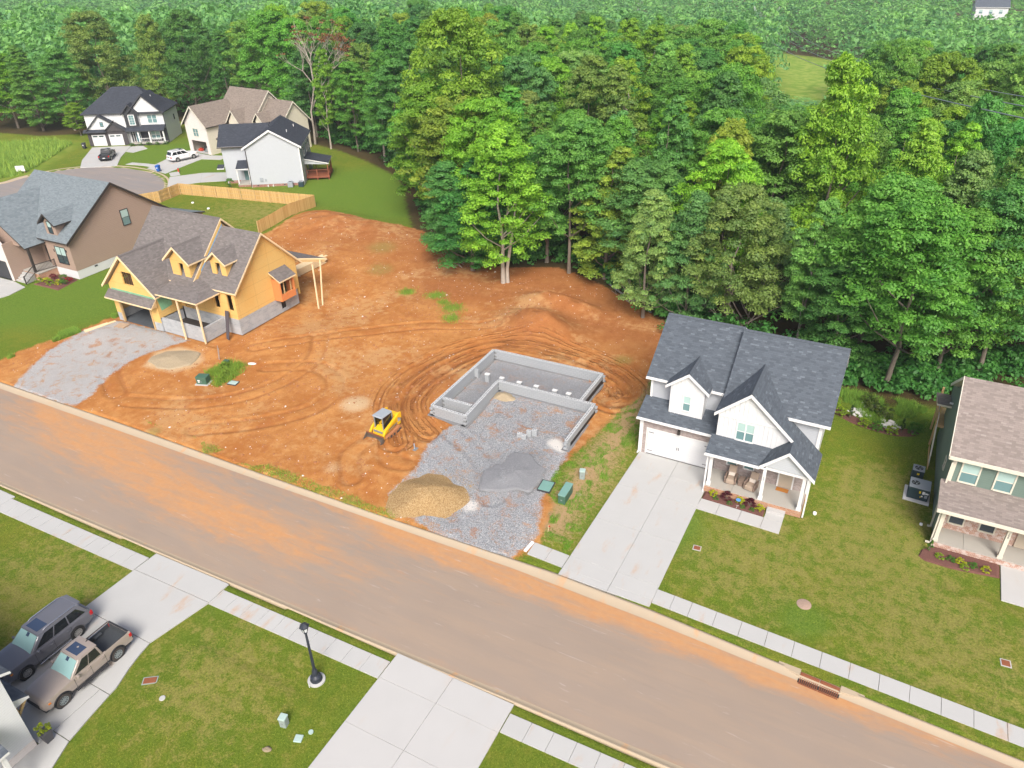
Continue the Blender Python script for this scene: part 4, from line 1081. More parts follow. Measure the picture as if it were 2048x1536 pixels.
# ------------------------------------------------------------------ tan house behind it
H = House('tan_house', 'tan lap-sided house with blue-grey roof and black trim', (-90, 52))
BL = ('shingle_blue', 'bronze_trim')
H.wall((-84.7, 49.9), (-84.7, 64.6), [(0, 1.05), (14.7, 1.05), (14.7, 4.2), (7.15, 9.65), (0, 4.7)], 'tan_siding', [(7.6, 8.55, 4.2, 6.1)] if False else [])
H.wall((-84.72, 49.92), (-84.72, 64.5), 1.05, 'white_paint', name='foundation')
H.wall((-89.2, 49.9), (-84.7, 49.9), 4.7, 'tan_siding', z0=1.05); H.wall((-89.2, 49.92), (-84.72, 49.92), 1.05, 'white_paint', name='foundation')
H.wall((-91.4, 50.6), (-89.2, 50.6), 4.7, 'tan_siding', z0=1.0)
H.wall((-91.4, 46.2), (-91.4, 50.6), 4.6, 'tan_siding'); H.wall((-98, 46.2), (-91.4, 46.2), [(0, 0), (6.6, 0), (6.6, 4.6), (3.9, 7.2), (0, 4.8)], 'white_brick', [(1.2, 6.1, 0, 2.4)])
H.wall((-98.2, 64.5), (-98.2, 46.2), [(0, 0), (18.3, 0), (18.3, 4.7), (14.6, 4.7), (7.4, 9.6), (0, 4.2)], 'tan_siding'); H.wall((-84.7, 64.5), (-98.2, 64.5), 4.2, 'tan_siding')
H.bx('garage_door', 'charcoal', -96.8, -91.9, 46.25, 46.32, .05, 2.4)
H.gable_x(-98.5, -84.3, 49.45, 4.62, 57.0, 9.87, 65.3, 3.85, BL)
H.roof([[(-89.1, 47.3, 4.05), (-89.1, 50.6, 4.05), (-89.1, 52.0, 4.8), (-95.3, 56.8, 8.6), (-95.3, 47.3, 8.6)], [(-95.3, 47.3, 8.6), (-95.3, 56.8, 8.6), (-101.4, 52, 4.1), (-101.4, 47.3, 4.1)]], BL)
H.roof([[(-99.5, 45.6, 3.0), (-93.3, 45.6, 3.0), (-93.3, 46.19, 3.5), (-99.5, 46.19, 3.5)]], BL)
H.wall((-98, 47.5), (-90, 47.5), [(0.2, 4.1), (7.6, 4.1), (2.8, 8.0)], 'tan_siding')
H.gable_y(49.75, 54.2, -89.05, 6.45, -87.55, 7.72, -86.05, 6.45, BL); H.rake(49.75, -89.05, 6.45, -87.55, 7.72, -86.05, 6.45, 'bronze_trim', .22)
H.wall((-88.5, 50.15), (-86.6, 50.15), [(0, 4.9), (1.9, 4.9), (1.9, 6.5), (.95, 7.4), (0, 6.5)], 'tan_siding')
H.wall((-86.6, 50.15), (-86.6, 53.5), 6.5, 'tan_siding', z0=4.9); H.wall((-88.5, 53.5), (-88.5, 50.15), 6.5, 'tan_siding', z0=4.9)
TP = ('glass_blind', 'glass_dark')
H.window((-88.5, 50.15), (-86.6, 50.15), .62, 5.3, .66, 1.35, 'black_trim', TP, trim=.06)
H.window((-84.7, 49.9), (-84.7, 64.6), 7.6, 4.3, 1.0, 1.85, 'black_trim', ('glass_blind', 'glass_teal'), trim=.07)
H.window((-89.2, 49.9), (-84.7, 49.9), 1.7, 1.75, 1.75, 2.0, 'black_trim', TP, cols=2, trim=.07)
for a, b, c, d in ((49.45, 4.62, 57.0, 9.87), (57.0, 9.87, 65.3, 3.85)):
    H.put(MB().hexa([(-84.3, a, b - .3), (-84.25, a, b - .3), (-84.25, c, d - .3), (-84.3, c, d - .3), (-84.3, a, b + .012), (-84.25, a, b + .012), (-84.25, c, d + .012), (-84.3, c, d + .012)]), 'rake_board', 'bronze_trim')
o = H.bx('front_door', 'bronze_trim', -90.6, -89.6, 50.52, 50.59, 1.0, 3.2); H.bx('door_light', 'glass_dark', -90.4, -89.8, 50.50, 50.52, 2.2, 2.95, parent=o)
H.bx('porch_base', 'tan_brick', -91.38, -88.5, 47.55, 50.58, 0, .9); H.bx('porch_floor', 'concrete_porch', -91.38, -88.45, 47.5, 50.59, .9, 1.0)
for i in range(4): H.bx('step', 'concrete', -91.3, -89.3, 46.3 + .3 * i, 47.5, .2 * i, .2 * i + .2)
H.bx('post', 'bronze_trim', -89.3, -89.05, 47.55, 47.8, 1.0, 4.0)
for i in range(2): H.put(MB().box(-87.9 - 1.3 * i * 0, -87.8, 49.84, 49.9, 3.0, 3.3), 'wall_lamp', 'black_trim') if i == 0 else H.put(MB().box(-85.55, -85.45, 49.8, 49.9, 3.3, 3.6), 'wall_lamp', 'black_trim')
def railing(H, pts, z, mat, hgt=.95, bal=.14, parent=None):
    mb = MB()
    for (a, b), za, zb in zip(zip(pts[:-1], pts[1:]), z[:-1], z[1:]):
        A, B = Vector((*a, za)), Vector((*b, zb)); U = Vector((0, 0, hgt))
        mb.beam(A + U, B + U, .07, .07); mb.beam(A + U * .12, B + U * .12, .05, .05)
        n = max(2, int((B - A).length / bal))
        for i in range(1, n): p = A.lerp(B, i / n); mb.beam(p + U * .12, p + U, .022, .022)
    r = H.put(mb, 'railing', mat, parent)
    for p, zz_ in zip(pts, z): H.put(MB().beam((*p, zz_), (*p, zz_ + hgt + .1), .1, .1), 'railing_post', mat)
    return r
railing(H, [(-88.9, 46.0), (-89.0, 47.6), (-88.5, 49.9)], [.1, 1.0, 1.0], 'bronze_trim')
H.roof([[(-91, 64.4, 4.2), (-82.0, 67.8, 3.4), (-82.0, 64.0, 4.3), (-84.4, 63.4, 4.6)]], BL)
H.bx('post', 'lumber', -82.4, -82.25, 67.4, 67.55, 0, 3.3)
H.wall((-84.5, 64.6), (-82.2, 67.4), [(0, 3.4), (3.6, 3.1), (3.6, 3.3), (0, 4.1)], 'tan_siding', t=.1)
for y in (52.2, 56.5, 60.5): H.bx('vent', 'charcoal', -84.72, -84.69, y, y + .4, .75, .95)

# ------------------------------------------------------------------ green house at the right edge
H = House('green_house', 'sage green house with tan shingles and brick porch', (10, 48))
TN = ('shingle_tan', 'cream_trim')
H.wall((6.85, 58), (6.85, 44.6), [(0, 0), (13.4, 0), (13.4, 3.1), (11.5, 3.5), (11.5, 5.8), (6.9, 8.9), (2.4, 5.8), (0, 5.2)], 'green_siding')
H.wall((6.85, 46.5), (24, 46.5), 5.8, 'green_siding', z0=3.5); H.wall((6.85, 46.05), (24, 46.05), 3.5, 'red_brick', [(1.0, 1.8, 1.3, 2.6)] if False else [])
H.wall((24, 46.5), (24, 56), [(0, 0), (9.5, 0), (9.5, 5.5), (4.6, 8.6), (0, 5.5)], 'green_siding'); H.wall((24, 56), (6.85, 56), 5.5, 'green_siding')
H.gable_x(6.45, 24.4, 46.1, 5.93, 51.0, 9.1, 56.1, 5.8, TN)
H.roof([[(6.45, 43.95, 3.3), (20, 43.95, 3.3), (20, 46.5, 3.87), (6.45, 46.5, 3.87)]], TN)
for a, b, c, d in ((46.1, 5.93, 51.0, 9.1), (51.0, 9.1, 56.1, 5.8)):
    H.put(MB().hexa([(6.41, a, b - .25), (6.45, a, b - .25), (6.45, c, d - .25), (6.41, c, d - .25), (6.41, a, b + .012), (6.45, a, b + .012), (6.45, c, d + .012), (6.41, c, d + .012)]), 'rake_board', 'cream_trim')
H.bx('gutter', 'cream_trim', 6.45, 24.4, 45.98, 46.09, 5.73, 5.91); H.bx('gutter', 'cream_trim', 6.45, 20, 43.83, 43.94, 3.1, 3.28)
H.bx('corner_board', 'cream_trim', 6.78, 7.0, 46.44, 46.498, 3.85, 5.8)
for u in (.55, 2.47): H.window((6.85, 46.5), (24, 46.5), u, 4.02, .92, 1.42, 'cream_trim')
for u in (7.0,): H.window((6.85, 46.5), (24, 46.5), u, 4.2, .95, 1.32, 'cream_trim')
for u in (.75, 2.5): H.window((6.85, 46.05), (24, 46.05), u, 1.0, .78, 1.5, 'cream_trim', ('screen_grey', 'screen_grey'))
H.window((6.85, 58), (6.85, 44.6), 7.9, 2.6, .5, .7, 'cream_trim', ('glass_dark', 'glass_dark'))
H.bx('porch_base', 'red_brick', 6.85, 20, 44.35, 46.0, 0, .33); H.bx('porch_floor', 'concrete_porch', 6.9, 8.6, 44.4, 46.04, .3, .42); H.bx('porch_floor', 'concrete_porch', 8.62, 20, 44.4, 46.04, .3, .42)
for x in (6.98, 10.6, 14.2):
    o = H.bx('post', 'cream_trim', x - .12, x + .12, 44.42, 44.66, .42, 3.15, bevel=.01)
    H.bx('post_base', 'cream_trim', x - .15, x + .15, 44.39, 44.69, .42, .62, parent=o)
    if x == 10.6:
        number_plate(o, '108', (x - 10, 44.41 - 48, 2.4), .16)
H.bx('beam', 'cream_trim', 6.86, 20, 44.42, 44.66, 3.0, 3.16)
H.bx('front_door', 'door_taupe', 11.4, 12.35, 45.97, 46.04, .45, 2.6)
H.put(MB().box(6.7, 6.8, 46.2, 46.3, .1, 5.4).box(6.55, 6.7, 46.2, 46.3, .06, .16), 'downspout', 'cream_trim'); H.put(MB().box(6.74, 6.84, 44.5, 44.6, .1, 3.2).box(6.5, 6.74, 44.5, 44.6, .06, .16), 'downspout', 'cream_trim')
# back deck with stair and small roof
H.put(MB().box(6.3, 10, 56.2, 59.0, 1.9, 2.1), 'deck', 'lumber'); H.roof([[(5.9, 55.4, 4.3), (5.9, 57.9, 3.9), (10, 57.9, 3.9), (10, 55.4, 4.3)]], TN)
for x, y in ((6.35, 56.6), (6.35, 58.9)): H.bx('deck_post', 'lumber', x - .07, x + .07, y - .07, y + .07, 0, 3.9)
H.put(MB().beam((6.3, 56.2, 3.0), (6.3, 59, 3.0), .06, .06).beam((6.3, 53.4, 1.0), (6.3, 56.2, 3.0), .06, .06).beam((6.35, 53.4, .1), (6.35, 56.2, 2.0), .06, .25), 'deck_rail', 'cream_trim')
H.put(MB().box(6.3, 6.34, 53.0, 56.0, 0, .3), 'stair_string', 'lumber')
H.put(MB().box(6.6, 6.83, 55.0, 55.12, 4.7, 4.8), 'roof_vent', 'white_trim')
# ------------------------------------------------------------------ black and white two-storey house on the cul-de-sac
R_ = math.radians
H = House('black_white_house', 'two-storey white house with black roof, black brick garage and porch', (-144.3, 96.3), R_(32), local=True)
BK = ('shingle_black', 'charcoal'); ws = 'white_siding'
H.wall((0, 0), (15, 0), 5.9, ws); H.wall((15, 0), (15, 8.4), 5.9, ws); H.wall((15, 8.4), (0, 8.4), 5.9, ws); H.wall((0, 8.4), (0, 0), 5.9, ws)
E = [(-.45, -.45, 5.95), (15.45, -.45, 5.95), (15.45, 8.85, 5.95), (-.45, 8.85, 5.95)]; r0, r1 = (5.0, 4.2, 10.1), (9.8, 4.2, 10.1)
H.roof([[E[0], E[1], r1, r0], [E[1], E[2], r1], [E[2], E[3], r0, r1], [E[3], E[0], r0]], BK)
# big front gable
H.wall((8.6, -.35), (15, -.35), [(0, 5.7), (6.4, 5.7), (3.2, 8.85)], ws, t=.1)
H.gable_y(-.7, 5.2, 8.3, 5.85, 11.8, 9.25, 15.3, 5.85, BK); H.rake(-.7, 8.3, 5.85, 11.8, 9.25, 15.3, 5.85, 'charcoal', .28)
H.bx('band', 'charcoal', 8.5, 15.3, -.55, -.4, 5.62, 5.9)
# black bay with its own gable
H.wall((7.7, -.5), (10.3, -.5), [(0, 3.2), (2.6, 3.2), (2.6, 5.9), (1.3, 7.35), (0, 5.9)], 'black_siding'); H.wall((10.3, -.5), (10.3, 0), 5.9, ws, z0=3.2); H.wall((7.7, 0), (7.7, -.5), 5.9, ws, z0=3.2)
H.gable_y(-.85, 3, 7.3, 5.8, 9.0, 7.6, 10.7, 5.8, BK); H.rake(-.85, 7.3, 5.8, 9.0, 7.6, 10.7, 5.8, 'charcoal', .24)
H.window((7.7, -.5), (10.3, -.5), .85, 3.75, .95, 1.75, panes=('glass_teal', 'glass_teal'), trim=.14, grid=1)
H.window((0, 0), (15, 0), 11.9, 3.9, 1.7, 1.45, cols=2, panes=('glass_teal', 'glass_teal'), trim=.12)
# garage block
H.wall((.05, -.9), (7.6, -.9), 2.9, 'dark_brick', [(.7, 3.3, 0, 2.15), (3.95, 6.6, 0, 2.15)]); H.wall((7.6, -.9), (7.6, 0), 2.9, ws); H.wall((.05, 0), (.05, -.9), 2.9, 'dark_brick')
for u in (.7, 3.95):
    o = H.bx('garage_door', 'white_paint', .05 + u, .05 + u + 2.62, -.86, -.8, .02, 2.15)
    for k in (0, 1): H.bx('door_light', 'glass_dark', .05 + u + .25 + 1.15 * k, .05 + u + 1.1 + 1.15 * k, -.885, -.862, 1.7, 1.95, parent=o)
    for k in (0, 1): H.bx('handle', 'black_trim', .05 + u + 1.2 + .16 * k, .05 + u + 1.24 + .16 * k, -.89, -.862, .9, 1.1, parent=o)
H.wall((.3, -.95), (6.2, -.95), [(0, 3.15), (5.9, 3.15), (2.7, 5.6)], ws, t=.1)
H.window((.3, -.95), (6.2, -.95), 2.75, 3.7, .5, .75, 'charcoal', ('glass_teal', 'glass_teal'), trim=.06)
H.wall((3.7, -1.1), (7.6, -1.1), [(0, 2.75), (3.9, 2.75), (1.95, 4.6)], 'dark_brick', t=.1)
H.roof([[(.0, -1.25, 2.95), (3.0, -1.25, 5.85), (3.0, 1.5, 5.85), (.0, 1.5, 2.95)], [(3.0, -1.25, 5.85), (8.1, -1.25, 2.65), (8.1, .2, 2.65), (3.0, 1.5, 5.85)]], BK)
H.rake(-1.25, 0, 2.95, 3.0, 5.85, 8.1, 2.65, 'charcoal', .25)
H.roof([[(-.45, -1.5, 2.72), (3.9, -1.5, 2.72), (3.9, -.9, 3.12), (-.45, -.9, 3.12)], [(3.35, -1.4, 2.75), (5.65, -1.4, 4.75), (5.65, -.6, 4.75), (3.35, -.6, 2.75)]], BK, t=.12)
# porch
H.roof([[(7.6, -1.6, 2.75), (15.0, -1.6, 2.75), (15.0, 0, 3.55), (7.6, 0, 3.55)]], BK)
H.wall((8.0, -.02), (15, -.02), 2.9, 'black_siding', t=.02); H.bx('porch_floor', 'concrete_porch', 8.2, 14.9, -1.5, -.05, .25, .4); H.bx('porch_base', 'dark_brick', 8.2, 14.9, -1.48, -.05, 0, .25)
for x in (9.9, 12.0, 14.7): H.bx('post', 'white_trim', x - .12, x + .12, -1.45, -1.2, .4, 2.7)
railing(H, [(9.9, -1.32), (12.0, -1.32), (14.7, -1.32)], [.4, .4, .4], 'white_trim', .85, .3)
o = H.bx('front_door', 'teal_paint', 8.9, 9.75, -.1, -.03, .42, 2.5); H.bx('door_light', 'glass_teal', 9.05, 9.6, -.115, -.1, 1.2, 2.4, parent=o)
H.put(MB().box(8.35, 8.45, -.12, -.03, .4, 2.6).box(8.8, 8.9, -.12, -.03, .4, 2.6).box(9.75, 9.85, -.12, -.03, .4, 2.6).box(8.45, 9.75, -.12, -.03, 2.5, 2.6), 'door_frame', 'white_trim')
H.window((8, -.02), (15, -.02), 3.9, .85, 1.6, 1.5, cols=2, panes=('glass_blind', 'glass_teal'), trim=.12)
H.window((15, 0), (15, 8.4), 5.6, 3.4, .5, .9, 'charcoal', ('glass_dark', 'glass_dark'), trim=.05)
H.put(MB().lathe([(.07, 0), (.07, .4)], 8, c=(12.6, 2.4, 8.3)), 'roof_vent', 'white_trim')
H.bx('downspout', 'charcoal', 14.95, 15.07, -.1, .02, .2, 5.8)

# ------------------------------------------------------------------ cream house with open garage
H = House('cream_house', 'cream house with brown roofs and an open garage full of tools', (-121.9, 100.8), R_(-6), local=True)
BN = ('shingle_brown', 'bronze_trim'); cs = 'cream_siding'
H.wall((0, 0), (6.2, 0), [(0, 0), (6.2, 0), (6.2, 5.3), (3.1, 8.3), (0, 5.3)], 'white_brick', [(1.0, 5.3, 0, 2.25)])
H.wall((6.2, 0), (6.2, 6), 5.3, cs); H.wall((0, 6), (0, 0), 5.3, cs)
H.gable_y(-.45, 8, -.5, 5.05, 3.1, 8.55, 6.7, 5.05, BN); H.rake(-.45, -.5, 5.05, 3.1, 8.55, 6.7, 5.05, 'cream_trim', .3)
H.bx('garage_interior', 'block_wall', .2, 6.0, 5.2, 5.3, 0, 2.6); H.bx('garage_floor', 'concrete', .2, 6.0, .02, 5.2, 0, .05)
H.window((0, 0), (6.2, 0), 2.15, 3.1, 1.45, 1.35, 'cream_trim', ('glass_teal', 'glass_teal'), cols=2)
# tall middle block
H.wall((2.0, 6), (12.0, 6), 5.6, cs); H.wall((12.0, 6), (12.0, 15), [(0, 0), (9, 0), (9, 5.6), (4.5, 10.0), (0, 5.6)], cs); H.wall((2, 15), (2, 6), [(0, 0), (9, 0), (9, 5.6), (4.5, 10.0), (0, 5.6)], cs)
H.gable_x(1.5, 12.4, 5.4, 5.2, 10.5, 10.3, 15.6, 5.2, BN)
for a, b, c, d in ((5.4, 5.2, 10.5, 10.3), (10.5, 10.3, 15.6, 5.2)): H.put(MB().hexa([(12.4, a, b - .28), (12.45, a, b - .28), (12.45, c, d - .28), (12.4, c, d - .28), (12.4, a, b + .012), (12.45, a, b + .012), (12.45, c, d + .012), (12.4, c, d + .012)]), 'rake_board', 'cream_trim')
H.wall((7.0, 4.6), (10.0, 4.6), [(0, 0), (3, 0), (3, 5.4), (1.5, 7.2), (0, 5.4)], cs); H.wall((10, 4.6), (10, 6), 5.4, cs)
H.gable_y(4.2, 8.5, 6.6, 5.2, 8.5, 7.5, 10.4, 5.2, BN); H.rake(4.2, 6.6, 5.2, 8.5, 7.5, 10.4, 5.2, 'cream_trim', .24)
H.window((7.0, 4.6), (10.0, 4.6), 1.1, 3.6, .8, 1.3, 'cream_trim', ('glass_dark', 'glass_dark'))
H.roof([[(6.2, 1.6, 2.7), (10.4, 1.6, 2.7), (10.4, 4.6, 3.9), (6.2, 4.6, 3.9)]], BN)
# lower right block
H.wall((12.0, 7.4), (18, 7.4), 5.4, cs); H.wall((18, 7.4), (18, 14), [(0, 0), (6.6, 0), (6.6, 5.4), (3.3, 8.7), (0, 5.4)], cs)
H.gable_x(12.0, 18.4, 6.9, 5.0, 10.7, 8.9, 14.5, 5.0, BN)
for a, b, c, d in ((6.9, 5.0, 10.7, 8.9), (10.7, 8.9, 14.5, 5.0)): H.put(MB().hexa([(18.4, a, b - .28), (18.45, a, b - .28), (18.45, c, d - .28), (18.4, c, d - .28), (18.4, a, b + .012), (18.45, a, b + .012), (18.45, c, d + .012), (18.4, c, d + .012)]), 'rake_board', 'cream_trim')
H.wall((12.9, 6.0), (14.7, 6.0), [(0, 4.2), (1.8, 4.2), (1.8, 5.7), (.9, 6.9), (0, 5.7)], cs); H.wall((14.7, 6.0), (14.7, 9), 5.7, cs, z0=4.2)
H.gable_y(5.6, 9.5, 12.4, 5.6, 13.8, 7.2, 15.2, 5.6, BN); H.rake(5.6, 12.4, 5.6, 13.8, 7.2, 15.2, 5.6, 'cream_trim', .2)
H.window((12.9, 6.0), (14.7, 6.0), .55, 4.5, .7, 1.0, 'cream_trim', ('glass_teal', 'glass_teal'))
for i, (x, m, s_) in enumerate(((1.6, 'hydrant_red', .5), (2.6, 'paint_black', .9), (3.6, 'machine_grey', .7), (4.6, 'charcoal', 1.0))):
    o = MB().box(-.4, .4, -.3, .3, 0, s_ * .6).box(-.25, .3, -.2, .2, s_ * .6, s_).tube([(-.42, -.3, .15), (-.42, .3, .15)], .15, 8).tube([(.42, -.3, .15), (.42, .3, .15)], .15, 8).build('stored_machine', m)
    p = Matrix.Rotation(R_(-6), 3, 'Z') @ Vector((x, 1.2 + .5 * (i % 2), .05)); o.location = (p.x - 121.9, p.y + 100.8, .05)
    tag(o, ['small red mower in the open garage of the cream house', 'black wheeled machine in the middle of the open garage', 'grey machine beside the black one in the open garage', 'dark tall tool cart at the side of the open garage'][i], 'machine')

# ------------------------------------------------------------------ pale grey gable house with deck
H = House('pale_grey_house', 'pale grey lap-sided gable house with dark roof and rear deck', (-93.3, 87.3), R_(33), local=True)
BK2 = ('shingle_black', 'white_trim'); ps = 'pale_siding'
H.wall((0, 0), (8.4, 0), [(0, .45), (8.4, .45), (8.4, 6.4), (4.2, 8.75), (0, 6.4)], ps); H.wall((0, .02), (8.4, .02), .45, 'red_base', name='foundation')
H.wall((8.4, 0), (8.4, 10.8), 6.4, ps); H.wall((8.4, 10.8), (0, 10.8), [(0, 0), (8.4, 0), (8.4, 6.4), (4.2, 8.75), (0, 6.4)], ps); H.wall((0, 10.8), (0, 0), 6.4, ps)
H.gable_y(-.35, 11.2, -.45, 6.25, 4.2, 8.95, 8.85, 6.25, BK2); H.rake(-.35, -.45, 6.25, 4.2, 8.95, 8.85, 6.25, 'white_trim', .3)
H.wall((-4.4, 3.0), (0, 3.0), 6.2, ps, z0=.5); H.wall((-4.4, 3.02), (0, 3.02), .5, 'red_base', name='foundation'); H.wall((-4.4, 10), (-4.4, 3.0), 6.2, ps)
H.gable_x(-4.9, 3.0, 2.5, 6.0, 6.6, 8.7, 10.6, 6.0, BK2)
H.bx('gutter', 'bronze_trim', -4.9, -.4, 2.38, 2.5, 5.82, 5.98); H.bx('downspout', 'bronze_trim', -.2, -.08, 2.85, 2.97, .2, 5.9); H.bx('downspout', 'bronze_trim', .0, .1, -.12, -.02, .2, 6.2)
H.bx('corner_board', 'white_trim', 8.25, 8.44, -.04, 0.0, .45, 6.35)
H.roof([[(-2.2, .6, 2.9), (-.05, .6, 2.9), (-.05, 3.0, 3.7), (-2.2, 3.0, 3.7)]], BK2); H.wall((-2.1, .7), (-.1, .7), [(0, 2.6), (2, 2.6), (2, 2.8), (0, 2.8)], ps, t=.1)
for x in (-2.05, -.2): H.bx('post', 'white_trim', x - .09, x + .09, .7, .88, .5, 2.8)
H.bx('porch_floor', 'concrete_porch', -2.2, -.02, .6, 2.98, .3, .5); H.bx('porch_base', 'red_base', -2.2, -.02, .62, 2.98, 0, .3)
H.bx('front_door', 'glass_teal', -1.5, -.6, 2.92, 2.99, .5, 2.6)
H.roof([[(-5.5, 2.2, 2.7), (-4.4, 2.2, 2.7), (-4.4, 3.2, 3.1), (-5.5, 3.2, 3.1)]], BK2)
H.roof([[(8.42, 2.6, 3.6), (12.3, 2.6, 2.75), (12.3, 7.4, 2.75), (8.42, 7.4, 3.6)]], BK2)
H.wall((8.42, 2.75), (12.2, 2.75), [(0, 2.7), (3.7, 2.5), (3.7, 2.65), (0, 3.45)], ps, t=.08)
dk = H.bx('deck', 'deck_red', 8.42, 12.2, 2.7, 7.3, .35, .7)
for x, y in ((12.05, 2.85), (12.05, 7.15), (10.2, 2.8)): H.bx('deck_post', 'deck_red', x - .08, x + .08, y - .08, y + .08, 0, 2.7 if x > 11 else 1.7)
railing(H, [(8.6, 2.78), (10.2, 2.78), (12.05, 2.78), (12.05, 7.15), (9.5, 7.15)], [.7] * 5, 'deck_red', .95, .16)
for y in (3.4, 6.4, 8.6): H.window((8.4, 0), (8.4, 10.8), y, 3.9, .9, 1.4, 'white_trim', ('glass_dark', 'glass_dark'))
H.bx('back_door', 'glass_teal', 8.41, 8.46, 4.4, 5.6, .7, 2.7)
for x, y, z in ((6.3, 3.4, 7.8), (6.6, 8.4, 7.6)): H.put(MB().lathe([(.06, 0), (.06, .4)], 8, c=(x, y, z - .05)), 'roof_vent', 'white_trim')
for x in (.9, 2.6, 3.4, 5.1): H.bx('vent', 'charcoal', x, x + .3, -.01, .02, .2, .36) if x in (.9, 5.1) else H.put(MB().box(x, x + .12, -.25, .0, .05, .35), 'drain_spout', 'white_trim')
o = H.put(MB().box(1.5, 2.0, -.12, 0, .9, 1.5).box(2.3, 2.5, -.1, 0, 1.0, 1.3), 'meter_box', 'ac_grey')

# ------------------------------------------------------------------ corner of the near white house
H = House('corner_white_house', 'white lap-sided house corner with a pale brick base beside the parked cars', (-38, 4))
H.wall((-32.3, -4), (-32.3, 9.1), [(0, .5), (13.1, .5), (13.1, 5.6), (6.5, 8.6), (0, 5.6)], 'white_siding'); H.wall((-32.28, -4), (-32.28, 9.12), .5, 'white_brick', name='foundation')
H.wall((-32.3, 9.1), (-44, 9.1), 5.6, 'white_siding', [(1.2, 6.0, 0, 2.3)]); H.bx('garage_door', 'white_paint', -38.3, -33.5, 8.98, 9.04, 0, 2.3)
H.wall((-44, 9.1), (-44, -4), [(0, 0), (13.1, 0), (13.1, 5.6), (6.6, 8.6), (0, 5.6)], 'white_siding'); H.wall((-44, -4), (-32.3, -4), 5.6, 'white_siding')
H.gable_x(-44.4, -31.95, -4.4, 5.4, 2.55, 8.8, 9.5, 5.4, ('shingle_slate', 'white_trim'))
H.roof([[(-32.62, 9.12, 3.15), (-32.62, 9.88, 2.75), (-40, 9.88, 2.75), (-40, 9.12, 3.15)]], ('shingle_slate', 'white_trim'))
H.put(MB().prism([(-32.72, 9.13, 2.6), (-32.72, 9.82, 2.6), (-32.72, 9.13, 2.98)], (.08, 0, 0)), 'hood_end', 'white_trim')
H.put(MB().beam((-32.78, 9.2, 1.95), (-32.78, 9.75, 2.6), .12, .12).beam((-32.78, 9.2, 1.85), (-32.78, 9.2, 2.6), .12, .12), 'bracket', 'lumber')
H.roof([[(-32.2, -3, 3.3), (-32.2, 7.6, 3.3), (-30.6, 7.6, 2.75), (-30.6, -3, 2.75)]], ('shingle_slate', 'white_trim'))
for y in (.5, 7.3): H.bx('post', 'white_trim', -30.9, -30.7, y - .1, y + .1, 0, 2.7)
# far house on the hill
H = House('far_house', 'small distant white house with grey roof above the wooded hillside', (12, 432), R_(8), local=True)
H.e.location.z = -3.0
H.wall((0, 0), (13, 0), 5.2, 'white_siding'); H.wall((13, 0), (13, 9), [(0, 0), (9, 0), (9, 5.2), (4.5, 8), (0, 5.2)], 'white_siding'); H.wall((0, 9), (0, 0), [(0, 0), (9, 0), (9, 5.2), (4.5, 8), (0, 5.2)], 'white_siding')
H.gable_x(-.5, 13.5, -.5, 5.0, 4.5, 8.2, 9.5, 5.0, ('shingle_slate', 'white_trim'))
for u in (1.5, 5.5, 9.5): H.window((0, 0), (13, 0), u, 2.4, 1.4, 1.6)
# ------------------------------------------------------------------ block foundation under construction
FD = thing('block_foundation', 'open concrete block foundation walls on the clay lot', 'foundation', (-24.7, 48.5, 0))
FO = (24.7, -48.5)
SEG = [((-30.7, 54.2), (-30.7, 43.4)), ((-30.55, 54.2), (-19.85, 54.35)), ((-19.85, 54.2), (-19.85, 49.5)), ((-27.7, 49.35), (-18.6, 49.4)), ((-18.6, 49.2), (-18.6, 43.7)), ((-27.62, 49.2), (-27.35, 43.05)), ((-30.55, 43.4), (-27.5, 43.25)), ((-30.5, 44.85), (-27.62, 44.85))]
BLK_L, BLK_H, BLK_W = .40, .19, .26
mb = MB()
L, W_, Hh = BLK_L - .022, BLK_W, BLK_H - .016
# hollow block: outer shell with two cores open at the top
xs_ = [0, .075, L / 2 - .04, L / 2 + .04, L - .075, L]; ys_ = [0, .08, W_ - .08, W_]
for i in range(5):
    for j in range(3):
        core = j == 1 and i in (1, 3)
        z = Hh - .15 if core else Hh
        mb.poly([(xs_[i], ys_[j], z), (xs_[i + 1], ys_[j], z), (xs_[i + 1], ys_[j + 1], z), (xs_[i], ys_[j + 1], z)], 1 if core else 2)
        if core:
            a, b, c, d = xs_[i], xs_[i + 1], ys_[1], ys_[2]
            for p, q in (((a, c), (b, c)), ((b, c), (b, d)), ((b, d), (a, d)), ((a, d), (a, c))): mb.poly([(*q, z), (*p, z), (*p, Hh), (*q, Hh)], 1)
mb.poly([(0, 0, 0), (0, W_, 0), (L, W_, 0), (L, 0, 0)])
for p, q in (((0, 0), (L, 0)), ((L, 0), (L, W_)), ((L, W_), (0, W_)), ((0, W_), (0, 0))): mb.poly([(*p, 0), (*q, 0), (*q, Hh), (*p, Hh)])
hollow = mb.build('block', ['block', 'block_dark', 'block_top'])
C.objects.unlink(hollow)
plainb = MB().box(0, L, 0, W_, 0, Hh).build('block', 'block'); C.objects.unlink(plainb)
low = MB(); mort = MB(); foot = MB(); nblk = 0
